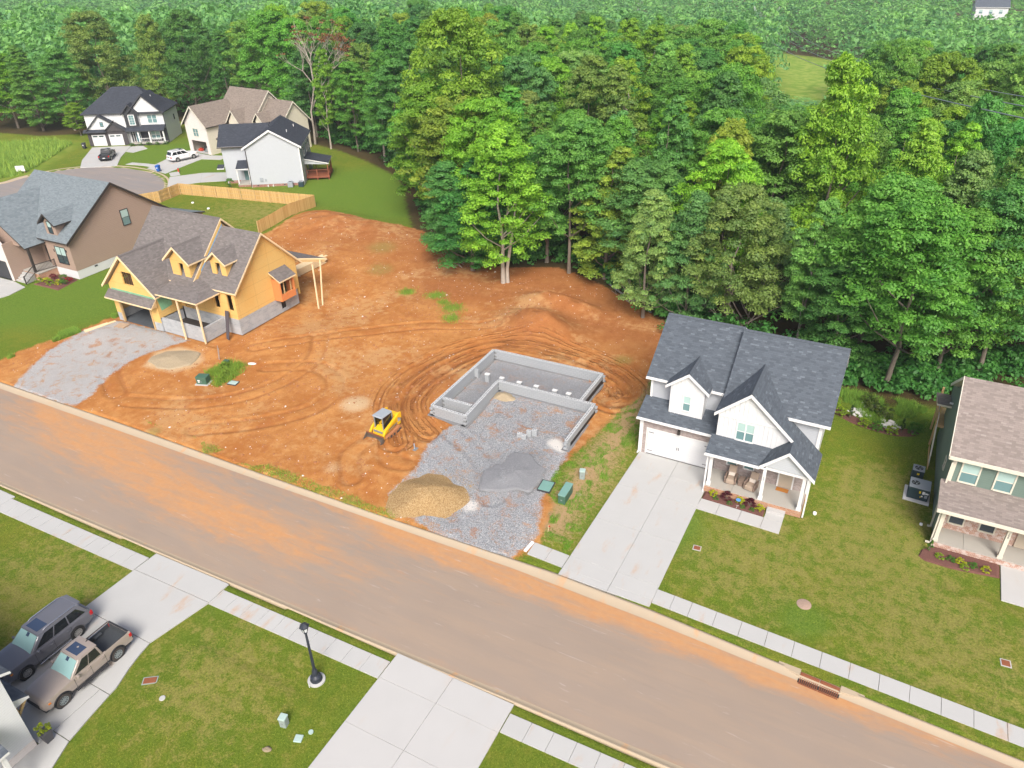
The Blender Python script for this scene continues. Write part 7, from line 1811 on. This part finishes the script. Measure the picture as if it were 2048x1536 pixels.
T(-32.6, 76.2, 17.5, .9, 6, 'mid', 'bare-stemmed tall tree directly above the dirt mounds')
T(-36.6, 78.5, 15, .95, 0, 'dark', 'dark rounded tree just behind the forked bright tree')
T(-28.3, 76.6, 15, 1.1, 8, 'yellow', 'yellow-tipped spreading tree right of the bare-stemmed tree')
T(-20.9, 68.6, 13.3, .72, 3, 'pale', 'pale pointed young poplar at the corner of the clay lot')
T(-16.6, 68.8, 13.8, .72, 3, 'blue', 'blue-green pointed tree behind the white house roof, left end')
T(-12.6, 69.5, 14.5, .85, 1, 'olive', 'loose light green tree behind the middle of the white house roof')
T(-15.2, 73.6, 17.5, .85, 0, 'lime', 'taller loose tree with bare twigs behind the white house')
T(-23.5, 75.6, 14, 1.0, 6, 'blue', 'grey-green soft tree between the yellow-tipped tree and the poplar')
T(-5.6, 68.0, 14.5, .68, 4, 'pale', 'slim pale-barked tree behind the right end of the white house roof')
T(-2.2, 66.0, 10.5, .8, 0, 'dark', 'dark bushy tree at the right end of the white house roof')
T(2.6, 64.2, 16.5, 1.0, 6, 'mid', 'broad rounded tree with a leaning bare trunk above the rock garden')
T(-.2, 70, 17, 1.05, 1, 'mid', 'big rounded tree behind the rock garden')
T(6.4, 68.0, 15.0, .9, 0, 'mid', 'rounded green tree left of the green house roof')
T(9.6, 68.8, 17, .95, 6, 'dark', 'tall tree with long bare trunk behind the green house')
T(13.4, 71.6, 17, 1.05, 6, 'mid', 'broad tree above the green house roof at the right edge')
T(5.6, 74.5, 18.5, .85, 3, 'pale', 'bright pale poplar behind the rounded trees, right side')
T(.8, 77.0, 20.5, .85, 3, 'yellow', 'tall yellow-green poplar in the right half of the wood')
T(9.6, 78.5, 20, .9, 3, 'pale', 'tall pale green poplar nearest the right edge')
T(-6.6, 82.0, 24.5, 1.0, 7, 'yellow', 'vine-covered giant tree standing alone in the right half of the wood')
T(-9.8, 77.0, 12, 1.0, 8, 'blue', 'low grey-green tree below the vine-covered giant')
T(-57.4, 85.6, 18, 1.1, 0, 'lime', 'bright green tree at the lower left of the tall lime tree')
T(-55.2, 91.5, 26.5, 1.3, 1, 'lime', 'tallest lime-green tree left of the middle of the wood')
T(-61.5, 92.5, 18, .9, 0, 'mid', 'mid green tree at the edge of the back lawn')
T(-51.5, 82.5, 17.5, 1.05, 6, 'yellow', 'yellowish tree behind the low dark tree at the clay bank')
T(-45.8, 80.0, 18.0, .95, 5, 'lime', 'bright rounded tree above the dark layered tree')
T(-41.0, 83.5, 17.5, .9, 4, 'mid', 'slim mid green tree behind the forked bright tree')
T(-66.5, 98, 15, 1.0, 8, 'dark', 'dark layered tree at the wood edge beyond the back lawn')
T(-71.5, 102, 16.5, 1.0, 8, 'deep', 'very dark layered tree beyond the back lawn')
T(-77, 106, 17.5, 1.0, 0, 'dark', 'dark rounded tree beyond the back lawn, farther left')
T(-83, 109.5, 18, .9, 4, 'mid', 'slim mid green tree beyond the back lawn, left end')
T(-97.8, 112.8, 17.2, .62, 4, 'lime', 'slim bright tree standing behind the rear deck')
T(-92.0, 113.6, 15.5, .8, 0, 'mid', 'rounded tree between the slim bright tree and the dark row')
T(-107.2, 120, 17, .9, 0, 'dark', 'dark tree behind the right end of the cream house')
T(-114.5, 124.4, 21, 1.0, 1, 'mid', 'broad mid green tree behind the cream house roof')
T(-121.5, 127.0, 22, 1.1, 5, 'mid', 'tall broad tree behind the left side of the cream house')
T(-129.5, 127.6, 20, .95, 0, 'mid', 'rounded tree in the gap between the cream and the black and white houses')
T(-136.8, 126.8, 18, .9, 3, 'dark', 'dark pointed tree behind the right end of the black roof')
T(-144.5, 124.0, 22, 1.1, 1, 'dark', 'dark broad tree behind the middle of the black roof')
T(-151.5, 120.5, 21, 1.0, 7, 'olive', 'tan-flowered olive tree behind the left end of the black roof')
T(-158.6, 113.2, 22, 1.1, 5, 'olive', 'broad olive tree left of the black and white house')
T(-160.8, 104.5, 16, 1.0, 0, 'dark', 'dark rounded tree at the top of the meadow')
T(-167, 101.5, 17, 1.1, 8, 'mid', 'layered mid green tree above the meadow')
T(-175, 101, 15, 1.1, 5, 'lime', 'bright broad tree above the meadow at the left edge')
T(-154.3, 101.2, 6.5, .5, 0, 'lime', 'small lime-green sapling at the meadow corner')

# the bulk of the near wood: filled by distance
camM = np.array(cam.matrix_world.inverted())
def in_view(x, y, z, m=1.06):
    q = np.stack([x, y, z, np.ones_like(x)], 1) @ camM.T; t = 1024 / CAM_F
    return (q[:, 2] < 0) & (np.abs(q[:, 0] / -q[:, 2]) < t * m) & (np.abs(q[:, 1] / -q[:, 2]) < t * .75 * m)
CORR = [(-44, 250), (-20, 250), (-22, 268), (-40, 268)]   # mown strip under the power lines
def gz(q):
    i = np.clip(np.searchsorted(xs, q[:, 0]), 0, nx - 1); j = np.clip(np.searchsorted(ys, q[:, 1]), 0, ny - 1)
    return h[j * nx + i]
def sites(n, x0, x1, y0, y1, seed, dmin=0):
    r = np.random.default_rng(seed); q = np.stack([r.uniform(x0, x1, n), r.uniform(y0, y1, n)], 1)
    hh = r.uniform(15.5, 21, n); d = np.hypot(q[:, 0], q[:, 1]); z = gz(q)
    k = (in_view(q[:, 0], q[:, 1], z + hh, 1.07) | in_view(q[:, 0], q[:, 1], z + 2, 1.07)) & (d > dmin) & ~((np.abs(q[:, 0] - 17) < 15) & (q[:, 1] > 395) & (q[:, 1] < 450))
    q, hh, d = q[k], hh[k], d[k]
    k = (sdist(q, FOREST) > 1.2) & (sdist(q, CLEARING) < -1); q, hh, d = q[k], hh[k], d[k]
    c = sdist(q, CORR)
    o = np.argsort(d)
    return q[o], hh[o], d[o], c[o]
TARGET = 292
REG = [(-2000, -128, 'behind the black and white house'), (-128, -88, 'behind the cream house'), (-88, -48, 'beyond the back lawn'), (-48, -14, 'above the clay lot'), (-14, 2000, 'above the white house')]
WORD = dict(mid='mid green', dark='dark green', deep='very dark', lime='bright green', yellow='yellow-green', pale='pale green', blue='blue-green', olive='olive green')
SHP = ['rounded', 'broad', 'oval', 'pointed', 'slim', 'wide-topped', 'high-crowned', 'shaggy', 'layered']
gridc = {}
def free(x, y, sp):
    gx, gy = int(x // 13), int(y // 13)
    for i in (-1, 0, 1):
        for j in (-1, 0, 1):
            for q in gridc.get((gx + i, gy + j), ()):
                if (q[0] - x) ** 2 + (q[1] - y) ** 2 < sp * sp: return False
    gridc.setdefault((gx, gy), []).append((x, y))
    return True
for p in TREES: gridc.setdefault((int(p[0] // 13), int(p[1] // 13)), []).append(p)
far_pts = []; made = []
for (x, y), hh, d, cv in zip(*sites(30000, -330, 75, 60, 330, 5)):
    if not free(x, y, 5.6 + max(0, d - 80) * .011): continue
    if d > 110: hh += 2
    if -.19 < x / y < -.055 and 84 < y < 268: hh = max(2.0, min(hh, 33.5 - 47.5 * y / 266 - ground_z(x, y)))
    if len(TREES) >= TARGET: far_pts.append((x, y, hh)); continue
    TREES.append((x, y))
    col = random.choices(['mid', 'dark', 'lime', 'yellow', 'pale', 'blue', 'olive', 'deep'], [30, 22, 13, 8, 9, 8, 5, 5])[0]
    var = random.randrange(9)
    rg = next(r_ for a, b, r_ in REG if a <= x < b)
    size = 'short' if hh < 8 else ('tall' if hh > 19.5 else 'medium')
    e = tree(x, y, hh, random.uniform(.82, 1.15) * min(1, hh / 11), var, col, f'{size} {SHP[var]} {WORD[col]} tree in the wood {rg}', f'trees in the wood {rg}')
    made.append((e, x, y))
# look-alikes are told apart by their order from the left
same = {}
for e, x, y in made: same.setdefault(e['label'], []).append((x / y, e))
ORD = ['leftmost', 'second from left', 'third from left', 'fourth from left', 'fifth from left', 'sixth from left', 'seventh from left']
for lab, L_ in same.items():
    if len(L_) > 1:
        for k, (_, e) in enumerate(sorted(L_, key=lambda t: t[0])): e['label'] = lab + ', ' + (ORD[k] if k < len(L_) - 1 or k == 0 else 'rightmost')
for (x, y), hh, d, cv in zip(*sites(60000, -700, 170, 130, 560, 6, 140)):
    if not free(x, y, min(12, 6.2 + max(0, d - 160) * .017)): continue
    if -.19 < x / y < -.055 and y < 268: hh = max(2.0, min(hh, 33.5 - 47.5 * y / 266 - ground_z(x, y)))
    far_pts.append((x, y, hh))
print('near trees', len(TREES), 'far', len(far_pts))
pc, pr, tn_ = [], [], []
fr_ = np.random.default_rng(77)
vs, fs, ts, rs = [], [], [], []; base_i = 0
DOME = []
for k in range(8):
    r = np.random.default_rng(300 + k); m = 30
    t = r.random(m) ** .7; a = r.random(m) * 6.28; rad = 4.4 * np.sin(np.pi * (t * .78 + .2)) ** .5 * (.5 + .5 * r.random(m)) * (1 + .2 * np.sin(3 * a + k))
    c_ = np.stack([rad * np.cos(a), rad * np.sin(a), 2.5 + 15.5 * t], 1)
    a = np.arange(5) * 1.256 + k; c_ = np.concatenate([c_, np.stack([3 * np.cos(a), 3 * np.sin(a), np.full(5, 1.3)], 1)]); m += 5
    v, f, tn, rn = leaf_cloud(c_, .9 + .7 * r.random(m), 8, .56, r, .65, np.clip(.5 + .3 * r.normal(size=m), 0, 1))
    DOME.append((v, f, tn, rn))
for x, y, hh in far_pts:
    v, f, tn, rn = DOME[fr_.integers(8)]
    a = fr_.random() * 6.28; w_ = fr_.uniform(.85, 1.25) * (1 + max(0, math.hypot(x, y) - 200) * .0016); ca, sa = math.cos(a) * w_, math.sin(a) * w_
    q = np.stack([v[:, 0] * ca - v[:, 1] * sa + x, v[:, 0] * sa + v[:, 1] * ca + y, v[:, 2] * hh / 18 + ground_z(x, y)], 1)
    vs.append(q); fs.append(f + base_i); base_i += len(v); ts.append(np.clip(tn * .7 + .15 + fr_.normal() * .3, 0, 1)); rs.append(rn)
o = mesh_np('distant_forest', np.concatenate(vs), np.concatenate(fs), 'leaf', attrs={'tone': np.concatenate(ts), 'rnd': np.concatenate(rs)}, kind='stuff')
o.color = (.18, .40, .15, 1); o['label'] = 'unbroken canopy of the distant wood'

# dead tree with rusty leaves
e = thing('dying_tree', 'half-dead tree with bare branches and rust-coloured leaves', 'tree', (-103.2, 114.6, 0))
mb = MB(); rr = random.Random(5); tips = []
def branch(p, d, L_, r0, depth):
    q = p + d * L_
    mb.tube([p, p.lerp(q, .5) + Vector((rr.uniform(-.1, .1), rr.uniform(-.1, .1), 0)) * L_ * .3, q], [r0, r0 * .8, r0 * .6], 6, cap=False)
    if depth == 0: tips.append(q); return
    for _ in range(3 if depth > 1 else 2):
        nd = (d + Vector((rr.uniform(-.75, .75), rr.uniform(-.75, .75), rr.uniform(-.15, .5)))).normalized()
        branch(q, nd, L_ * rr.uniform(.6, .85), r0 * .58, depth - 1)
branch(Vector((0, 0, -.4)), Vector((.03, 0, 1)), 6.5, .3, 5)
mb.build('trunk', 'bark_pale', e, smooth=60)
tp = np.array([t for i, t in enumerate(tips) if t.x > -.5 or i % 3 == 0]); r = np.random.default_rng(9)
v, f, tn, rn = leaf_cloud(tp, np.full(len(tp), .55), 12, .2, r)
o = mesh_np('crown', v, f, 'leaf', e, {'tone': tn, 'rnd': rn}); o.color = (.24, .12, .065, 1)
# fallen grey brush inside the wood
for k, (x, y, lab) in enumerate(((-11.2, 71.2, 'bare grey fallen branches left of the vine-covered tree'), (-22.8, 71.8, 'tangle of bare roots and twigs beside the pale poplar'), (-46, 73.3, 'bare twiggy brush at the foot of the dark layered tree'))):
    mb = MB(); rr = random.Random(40 + k); tips = []
    for _ in range(9): branch(Vector((rr.uniform(-1, 1), rr.uniform(-1, 1), 0)), Vector((rr.uniform(-1, 1), rr.uniform(-1, 1), rr.uniform(.3, 1))).normalized(), rr.uniform(.8, 1.6), .05, 2)
    o = mb.build('dead_brush', 'dead_twig'); o.location = (x, y, ground_z(x, y) + (2.5 if k == 0 else 0)); tag(o, lab, 'brush')
    if k == 0: o.location.z = ground_z(x, y) + .2; o.scale = (1.6, 1.6, 2.6)

# ------------------------------------------------------------------ shrubs
SHV = []
for k in range(5):
    pc, pr, r = crown_puffs(500 + k, 1.0, .55, .12, ['round', 'oval', 'round', 'cone', 'oval'][k], 26)
    v, f, tn, rn = leaf_cloud(pc, pr * 1.15, 34, .055, r, .8, np.clip(.5 + .25 * r.normal(size=len(pc)), 0, 1))
    o = mesh_np('foliage', v, f, 'leaf', attrs={'tone': tn, 'rnd': rn}); C.objects.unlink(o); SHV.append(o.data)
stem = MB()
for k in range(5): a = k * 1.256; stem.tube([(0, 0, -.1), (.2 * math.cos(a), .2 * math.sin(a), .5)], [.03, .012], 5, cap=False)
so_ = stem.build('stem', 'bark'); C.objects.unlink(so_)
def shrub(x, y, h_, w_, var, col, label, group=None, name='shrub', z=None, parent=None):
    e = thing(name, label, 'shrub', (x, y, ground_z(x, y) if z is None else z), random.uniform(0, 6.28), group)
    f = bpy.data.objects.new('foliage', SHV[var]); s_ = bpy.data.objects.new('stem', so_.data)
    f.color = (*col, 1)
    for o in (f, s_): C.objects.link(o); o.parent = e; o.scale = (w_, w_, h_)
    return e
LG, PU, GR, YG = (.42, .46, .015), (.085, .014, .03), (.085, .22, .035), (.24, .36, .03)
for x, y, lab in ((-7.0, 43.1, 'lime-green round shrub in the porch bed nearest the driveway'), (-5.15, 43.15, 'lime-green round shrub behind the blue sign'), (-3.75, 42.95, 'lime-green round shrub in the porch bed nearest the step')): shrub(x, y, .5, .5, 0, LG, lab, 'shrubs of the white house bed', z=.05)
for x, y, lab in ((-6.05, 43.2, 'purple spiky shrub left of the blue sign'), (-4.45, 43.2, 'purple spiky shrub right of the blue sign')): shrub(x, y, .6, .85, 3, PU, lab, 'shrubs of the white house bed', z=.05)
for x, y, lab in ((-6.75, 42.85, 'small green plant at the left front of the porch bed'), (-5.75, 42.75, 'small green plant left of the blue sign'), (-4.85, 42.72, 'small green plant right of the blue sign'), (-4.2, 42.7, 'sparse seedling near the right end of the porch bed')): shrub(x, y, .22, .35, 1, GR, lab, 'shrubs of the white house bed', z=.05)
for x, y, h_, c_, lab in ((6.75, 43.7, .9, GR, 'upright dark shrub at the corner of the green house bed'), (7.35, 43.35, .3, YG, 'first yellow-green low plant in the green house bed'), (8.0, 43.35, .3, GR, 'low dark green plant in the green house bed beside the first yellow one'), (8.5, 43.35, .4, LG, 'second yellow-green plant in the green house bed'), (8.75, 42.98, .28, YG, 'small yellow-green plant at the front rim of the green house bed'), (9.2, 43.35, .3, GR, 'low dark plant right of the middle in the green house bed'), (9.9, 43.25, .4, LG, 'largest yellow-green plant at the right of the green house bed')): shrub(x, y, h_, .5 if h_ < .6 else .35, 3 if h_ > .6 else 1, c_, lab, 'shrubs of the green house bed', z=.05)
for x, y, lab in ((-.9, 58.9, 'round yellow-green shrub at the left end of the rock garden'), (-.2, 57.95, 'round yellow-green shrub second from the left in the rock garden'), (1.55, 57.1, 'round yellow-green shrub left of the middle in the rock garden'), (2.6, 56.95, 'darker round shrub in the middle of the rock garden rim'), (3.6, 56.85, 'round yellow-green shrub at the lowest point of the rock garden rim'), (5.1, 57.5, 'dark double shrub at the right end of the rock garden'), (5.35, 58.2, 'dark shrub behind the right end of the rock garden')): shrub(x, y, .75, .85, 0, YG if 'yellow' in lab else GR, lab, 'shrubs round the rock garden')
for x, y, lab in ((.45, 57.7, 'narrow upright evergreen left of the white rocks'), (4.3, 57.35, 'narrow upright evergreen right of the white rocks')): shrub(x, y, 1.3, .35, 3, (.045, .10, .03), lab, 'shrubs round the rock garden', 'evergreen_shrub')
for x, y, lab in ((2.0, 59.6, 'wispy green plant among the white rocks'), (2.9, 59.0, 'tall wispy plant between the two rock groups'), (1.6, 60.4, 'wispy plant behind the white rocks')): shrub(x, y, 1.3, 1.1, 4, (.10, .15, .035), lab, 'shrubs round the rock garden')
for x, y, c_, lab in ((-88.2, 47.2, YG, 'yellow flowering plant at the left of the tan house flower bed'), (-87.3, 47.5, LG, 'bright yellow plant second from the left in the flower bed'), (-86.4, 47.4, YG, 'yellow-green plant in the middle of the flower bed'), (-85.6, 47.9, LG, 'bright yellow plant right of the middle in the flower bed'), (-85.2, 48.9, (.34, .02, .04), 'red flowering bush at the back of the flower bed'), (-86.3, 49.0, GR, 'green bush at the back of the flower bed'), (-84.9, 48.0, GR, 'green bush at the right end of the flower bed'), (-87.6, 48.6, (.20, .03, .06), 'dark red plant at the back left of the flower bed')): shrub(x, y, .7, .8, random.randrange(3), c_, lab, 'tan house flower bed')
for k, (u, v_) in enumerate(((8.3, -1.9), (10.0, -1.9), (11.6, -1.9), (13.2, -1.9), (14.8, -1.7))):
    p = Matrix.Rotation(R_(32), 3, 'Z') @ Vector((u, v_, 0)); shrub(p.x - 144.3, p.y + 96.3, .6, .9, k, GR, ['low green shrub at the left end of the black and white porch', 'low green shrub second from left along the black and white porch', 'low green shrub in the middle of the black and white porch', 'low green shrub fourth from left along the black and white porch', 'low green shrub at the right end of the black and white porch'][k], 'shrubs before the black and white house')
for x, y, h_, lab in ((-108.6, 98.6, 1.6, 'green bush at the corner of the cream house'), (-107.4, 97.4, 1.2, 'smaller green bush before the cream house corner'), (-96.6, 85.9, 1.4, 'dark bush at the porch of the pale grey house')): shrub(x, y, h_, h_ * .9, 2, GR, lab)
s_ = bpy.data.objects.new('foliage', SHV[4]); C.objects.link(s_); s_.parent = PLANTER; s_.location = (0, 0, .7); s_.scale = (.62, .62, .55); s_.color = (.24, .30, .015, 1)
# undergrowth along the wood edge: one tangled mass
edge = smooth_line(FOREST[11:33], 6); r = np.random.default_rng(61); uc = []
for (x, y) in edge:
    for _ in range(3):
        dy = r.uniform(1.2, 6.0)
        if -60 < x < -18: dy += 1.0
        px_, py_, hh, ww = x + r.uniform(-1.3, 1.3), y + dy, r.uniform(.7, 2.8) * (.7 if x > -6 else 1), r.uniform(.9, 2.0)
        for _k in range(7): uc.append((px_ + r.normal() * ww * .5, py_ + r.normal() * ww * .5, ground_z(px_, py_) + hh * r.random() ** .8 * .9 + .2, ww * .45))
uc = np.array(uc)
v, f, tn, rn = leaf_cloud(uc[:, :3], uc[:, 3], 30, .2, r, .7, np.clip(.5 + .3 * r.normal(size=len(uc)), 0, 1))
o = mesh_np('undergrowth', v, f, 'leaf', attrs={'tone': tn, 'rnd': rn}, kind='stuff'); o.color = (.075, .24, .06, 1); o['label'] = 'dark green undergrowth along the wood edge'
# white rocks of the rock garden: a heap nobody would count
mb = MB()
for k, (cx, cy) in enumerate([(1.0, 58.9), (3.3, 58.1), (1.9, 60.3)]):
    for i in range((34, 38, 14)[k]):
        a, d = random.uniform(0, 6.28), random.uniform(0, 1) ** .7 * .95
        x, y, s_ = cx + d * math.cos(a), cy + d * .7 * math.sin(a), random.uniform(.09, .22); b0 = len(mb.v)
        mb.lathe([(.55, 0), (1, .25), (.9, .6), (.45, .85)], 7)
        for q in range(b0, len(mb.v)):
            p_ = Vector(mb.v[q]) * random.uniform(.8, 1.15) * s_; mb.v[q] = (x + p_.x, y + p_.y * .8, ground_z(x, y) + p_.z)
o = mb.build('garden_rocks', 'stone_white', kind='stuff'); o['label'] = 'white rocks heaped in the planted bed'
for x, y, h_, c_, lab in ((-52.6, 41.6, .7, (.17, .28, .04), 'taller weed clump beside the small dark pedestal'), (-51.4, 40.6, .55, (.20, .30, .05), 'weed clump in the middle of the weed patch'), (-50.9, 39.6, .45, (.16, .27, .04), 'weed clump beside the grey-green lid')): shrub(x, y, h_, h_ * 1.6, 3, c_, lab, 'weeds round the green cabinets')

# ------------------------------------------------------------------ grass geometry
def blades(name, n, region, hgt, wid, col, seed, mask=None, label=None, clump=0, spread=.3):
    r = np.random.default_rng(seed); pts = []
    while sum(len(p) for p in pts) < n:
        q = np.stack([r.uniform(region[0], region[1], n), r.uniform(region[2], region[3], n)], 1)
        if clump:
            q = np.repeat(q[: n // clump + 1], clump, 0); q = q + r.normal(size=q.shape) * spread
        if mask is not None: q = q[mask(q)]
        pts.append(q)
    q = np.concatenate(pts)[:n]
    i = np.clip(np.searchsorted(xs, q[:, 0]), 0, nx - 1); j = np.clip(np.searchsorted(ys, q[:, 1]), 0, ny - 1); z = h[j * nx + i]
    a = r.uniform(0, 6.28, n); hh = hgt * (.5 + r.random(n)); ww = wid * (.6 + .8 * r.random(n)); le = hh * r.normal(0, .45, n)
    b = r.uniform(0, 6.28, n)
    v = np.empty((n, 3, 3))
    v[:, 0] = np.stack([q[:, 0] - np.cos(a) * ww, q[:, 1] - np.sin(a) * ww, z - .02], 1)
    v[:, 1] = np.stack([q[:, 0] + np.cos(a) * ww, q[:, 1] + np.sin(a) * ww, z - .02], 1)
    v[:, 2] = np.stack([q[:, 0] + np.cos(b) * le, q[:, 1] + np.sin(b) * le, z + hh], 1)
    o = mesh_np(name, v.reshape(-1, 3), np.arange(n * 3).reshape(-1, 3), 'blade', attrs={'rnd': np.repeat(r.random(n), 3)}, kind='stuff')
    o.color = (*col, 1); o['label'] = label or name.replace('_', ' ')
    return o
HARD = [[(-14, 31), (-7.5, 31), (-7.5, 46.2), (-14, 46.2)], [(-13.6, 41), (-2, 41), (-1, 45), (-1, 58.2), (-13.6, 58.2)], [(6.4, 42.6), (24, 42.6), (24, 58), (6.4, 58)], [(10.5, 30), (17, 30), (17, 45), (10.5, 45)]]
def lawn_mask(q):
    x, y = q[:, 0], q[:, 1]
    m = (sdist(q, DIRT) < -.15) & (sdist(q, FOREST) < 0)
    for p in HARD: m &= sdist(q, p) < 0
    m &= ~((y > yNb(x) - .02) & (y < yFb(x) + .02)); m &= ~((y > sNb(x) - .02) & (y < sNt(x) + .02)); m &= ~((y > sFb(x) - .02) & (y < sFt(x) + .02) & (x > -16.3))
    m &= ~((y < 22) & (((x > -38.6) & (x < -30.2)) | ((x > -19.35) & (x < -11.8)) | (x < -52.25)))
    return m
blades('near_lawn_grass', 90000, (-53, -2, 5, 22), .055, .012, (.22, .28, .03), 21, lawn_mask, 'short grass of the near lawns')
blades('right_lawn_grass', 90000, (-18, 14, 30, 63), .055, .012, (.20, .27, .03), 22, lawn_mask, 'short grass round the white house')
blades('strip_grass', 16000, (-18.5, -13.4, 33, 60), .13, .014, (.14, .30, .03), 23, lambda q: lawn_mask(q) & (vnoise(q, .7, 51) > .5), 'patchy green tufts between clay lot and driveway', 40, .16)
blades('weed_patch', 4200, (-53.6, -50.2, 38.6, 43), .38, .02, (.18, .30, .04), 24, lambda q: sdist(q, [(-53.4, 40.3), (-53.2, 42.8), (-51.2, 42.8), (-50.3, 40.2), (-50.9, 38.8), (-51.6, 39.2)]) > np.random.default_rng(4).normal(0, .35, len(q)), 'tall weeds round the green cabinets', 12, .12)
blades('kerb_weeds', 5000, (-55, -26, 31.0, 31.9), .13, .016, (.22, .32, .05), 25, lambda q: vnoise(q, 2.2, 52) > .55, 'weeds along the far kerb', 8, .12)
blades('clay_weeds', 4500, (-50, -37, 58.5, 66), .2, .02, (.17, .28, .04), 26, lambda q: sum(np.exp(-(((q[:, 0] - c[0]) / w_) ** 2 + ((q[:, 1] - c[1]) / w_) ** 2)) for c, w_ in (((-47.5, 64.2), .9), ((-43.8, 64.6), 1.0), ((-40.3, 62.4), 1.1), ((-39, 60), .9), ((-42, 63.2), .6))) > np.random.default_rng(3).random(len(q)) ** .6, 'grass tufts growing on the clay')
blades('meadow_grass', 60000, (-200, -134, 62, 100), .8, .05, (.21, .34, .06), 27, lambda q: sdist(q, MEADOW) > 0, 'tall unmown meadow grass', 20, .5)
blades('lot_edge_weeds', 7000, (-75, -71, 34, 45), .35, .025, (.18, .32, .05), 28, lambda q: (np.abs(sdist(q, DIRT)) < .7) & (vnoise(q, 1.6, 53) > .5), 'weeds between lawn and gravel drive', 10, .15)
blades('rock_garden_grass', 9000, (-1.5, 6, 58, 62.5), .35, .02, (.17, .32, .05), 29, lambda q: vnoise(q, 1.1, 54) > .35, 'longer grass behind the rock garden')

# ------------------------------------------------------------------ thin summer haze
hz_ = MB().box(-1700, 1700, -450, 1950, -25, 60).build('haze', 'white_trim')
m = bpy.data.materials.new('haze'); m.use_nodes = True; t_ = m.node_tree
for n_ in list(t_.nodes):
    if n_.type == 'BSDF_PRINCIPLED': t_.nodes.remove(n_)
pv = t_.nodes.new('ShaderNodeVolumePrincipled'); pv.inputs['Color'].default_value = (.86, .93, 1.0, 1); pv.inputs['Density'].default_value = .00028; pv.inputs['Anisotropy'].default_value = .2
t_.links.new(pv.outputs[0], t_.nodes['Material Output'].inputs['Volume'])
hz_.data.materials.clear(); hz_.data.materials.append(m); hz_['kind'] = 'stuff'; hz_['label'] = 'thin pale haze over the distant wood'
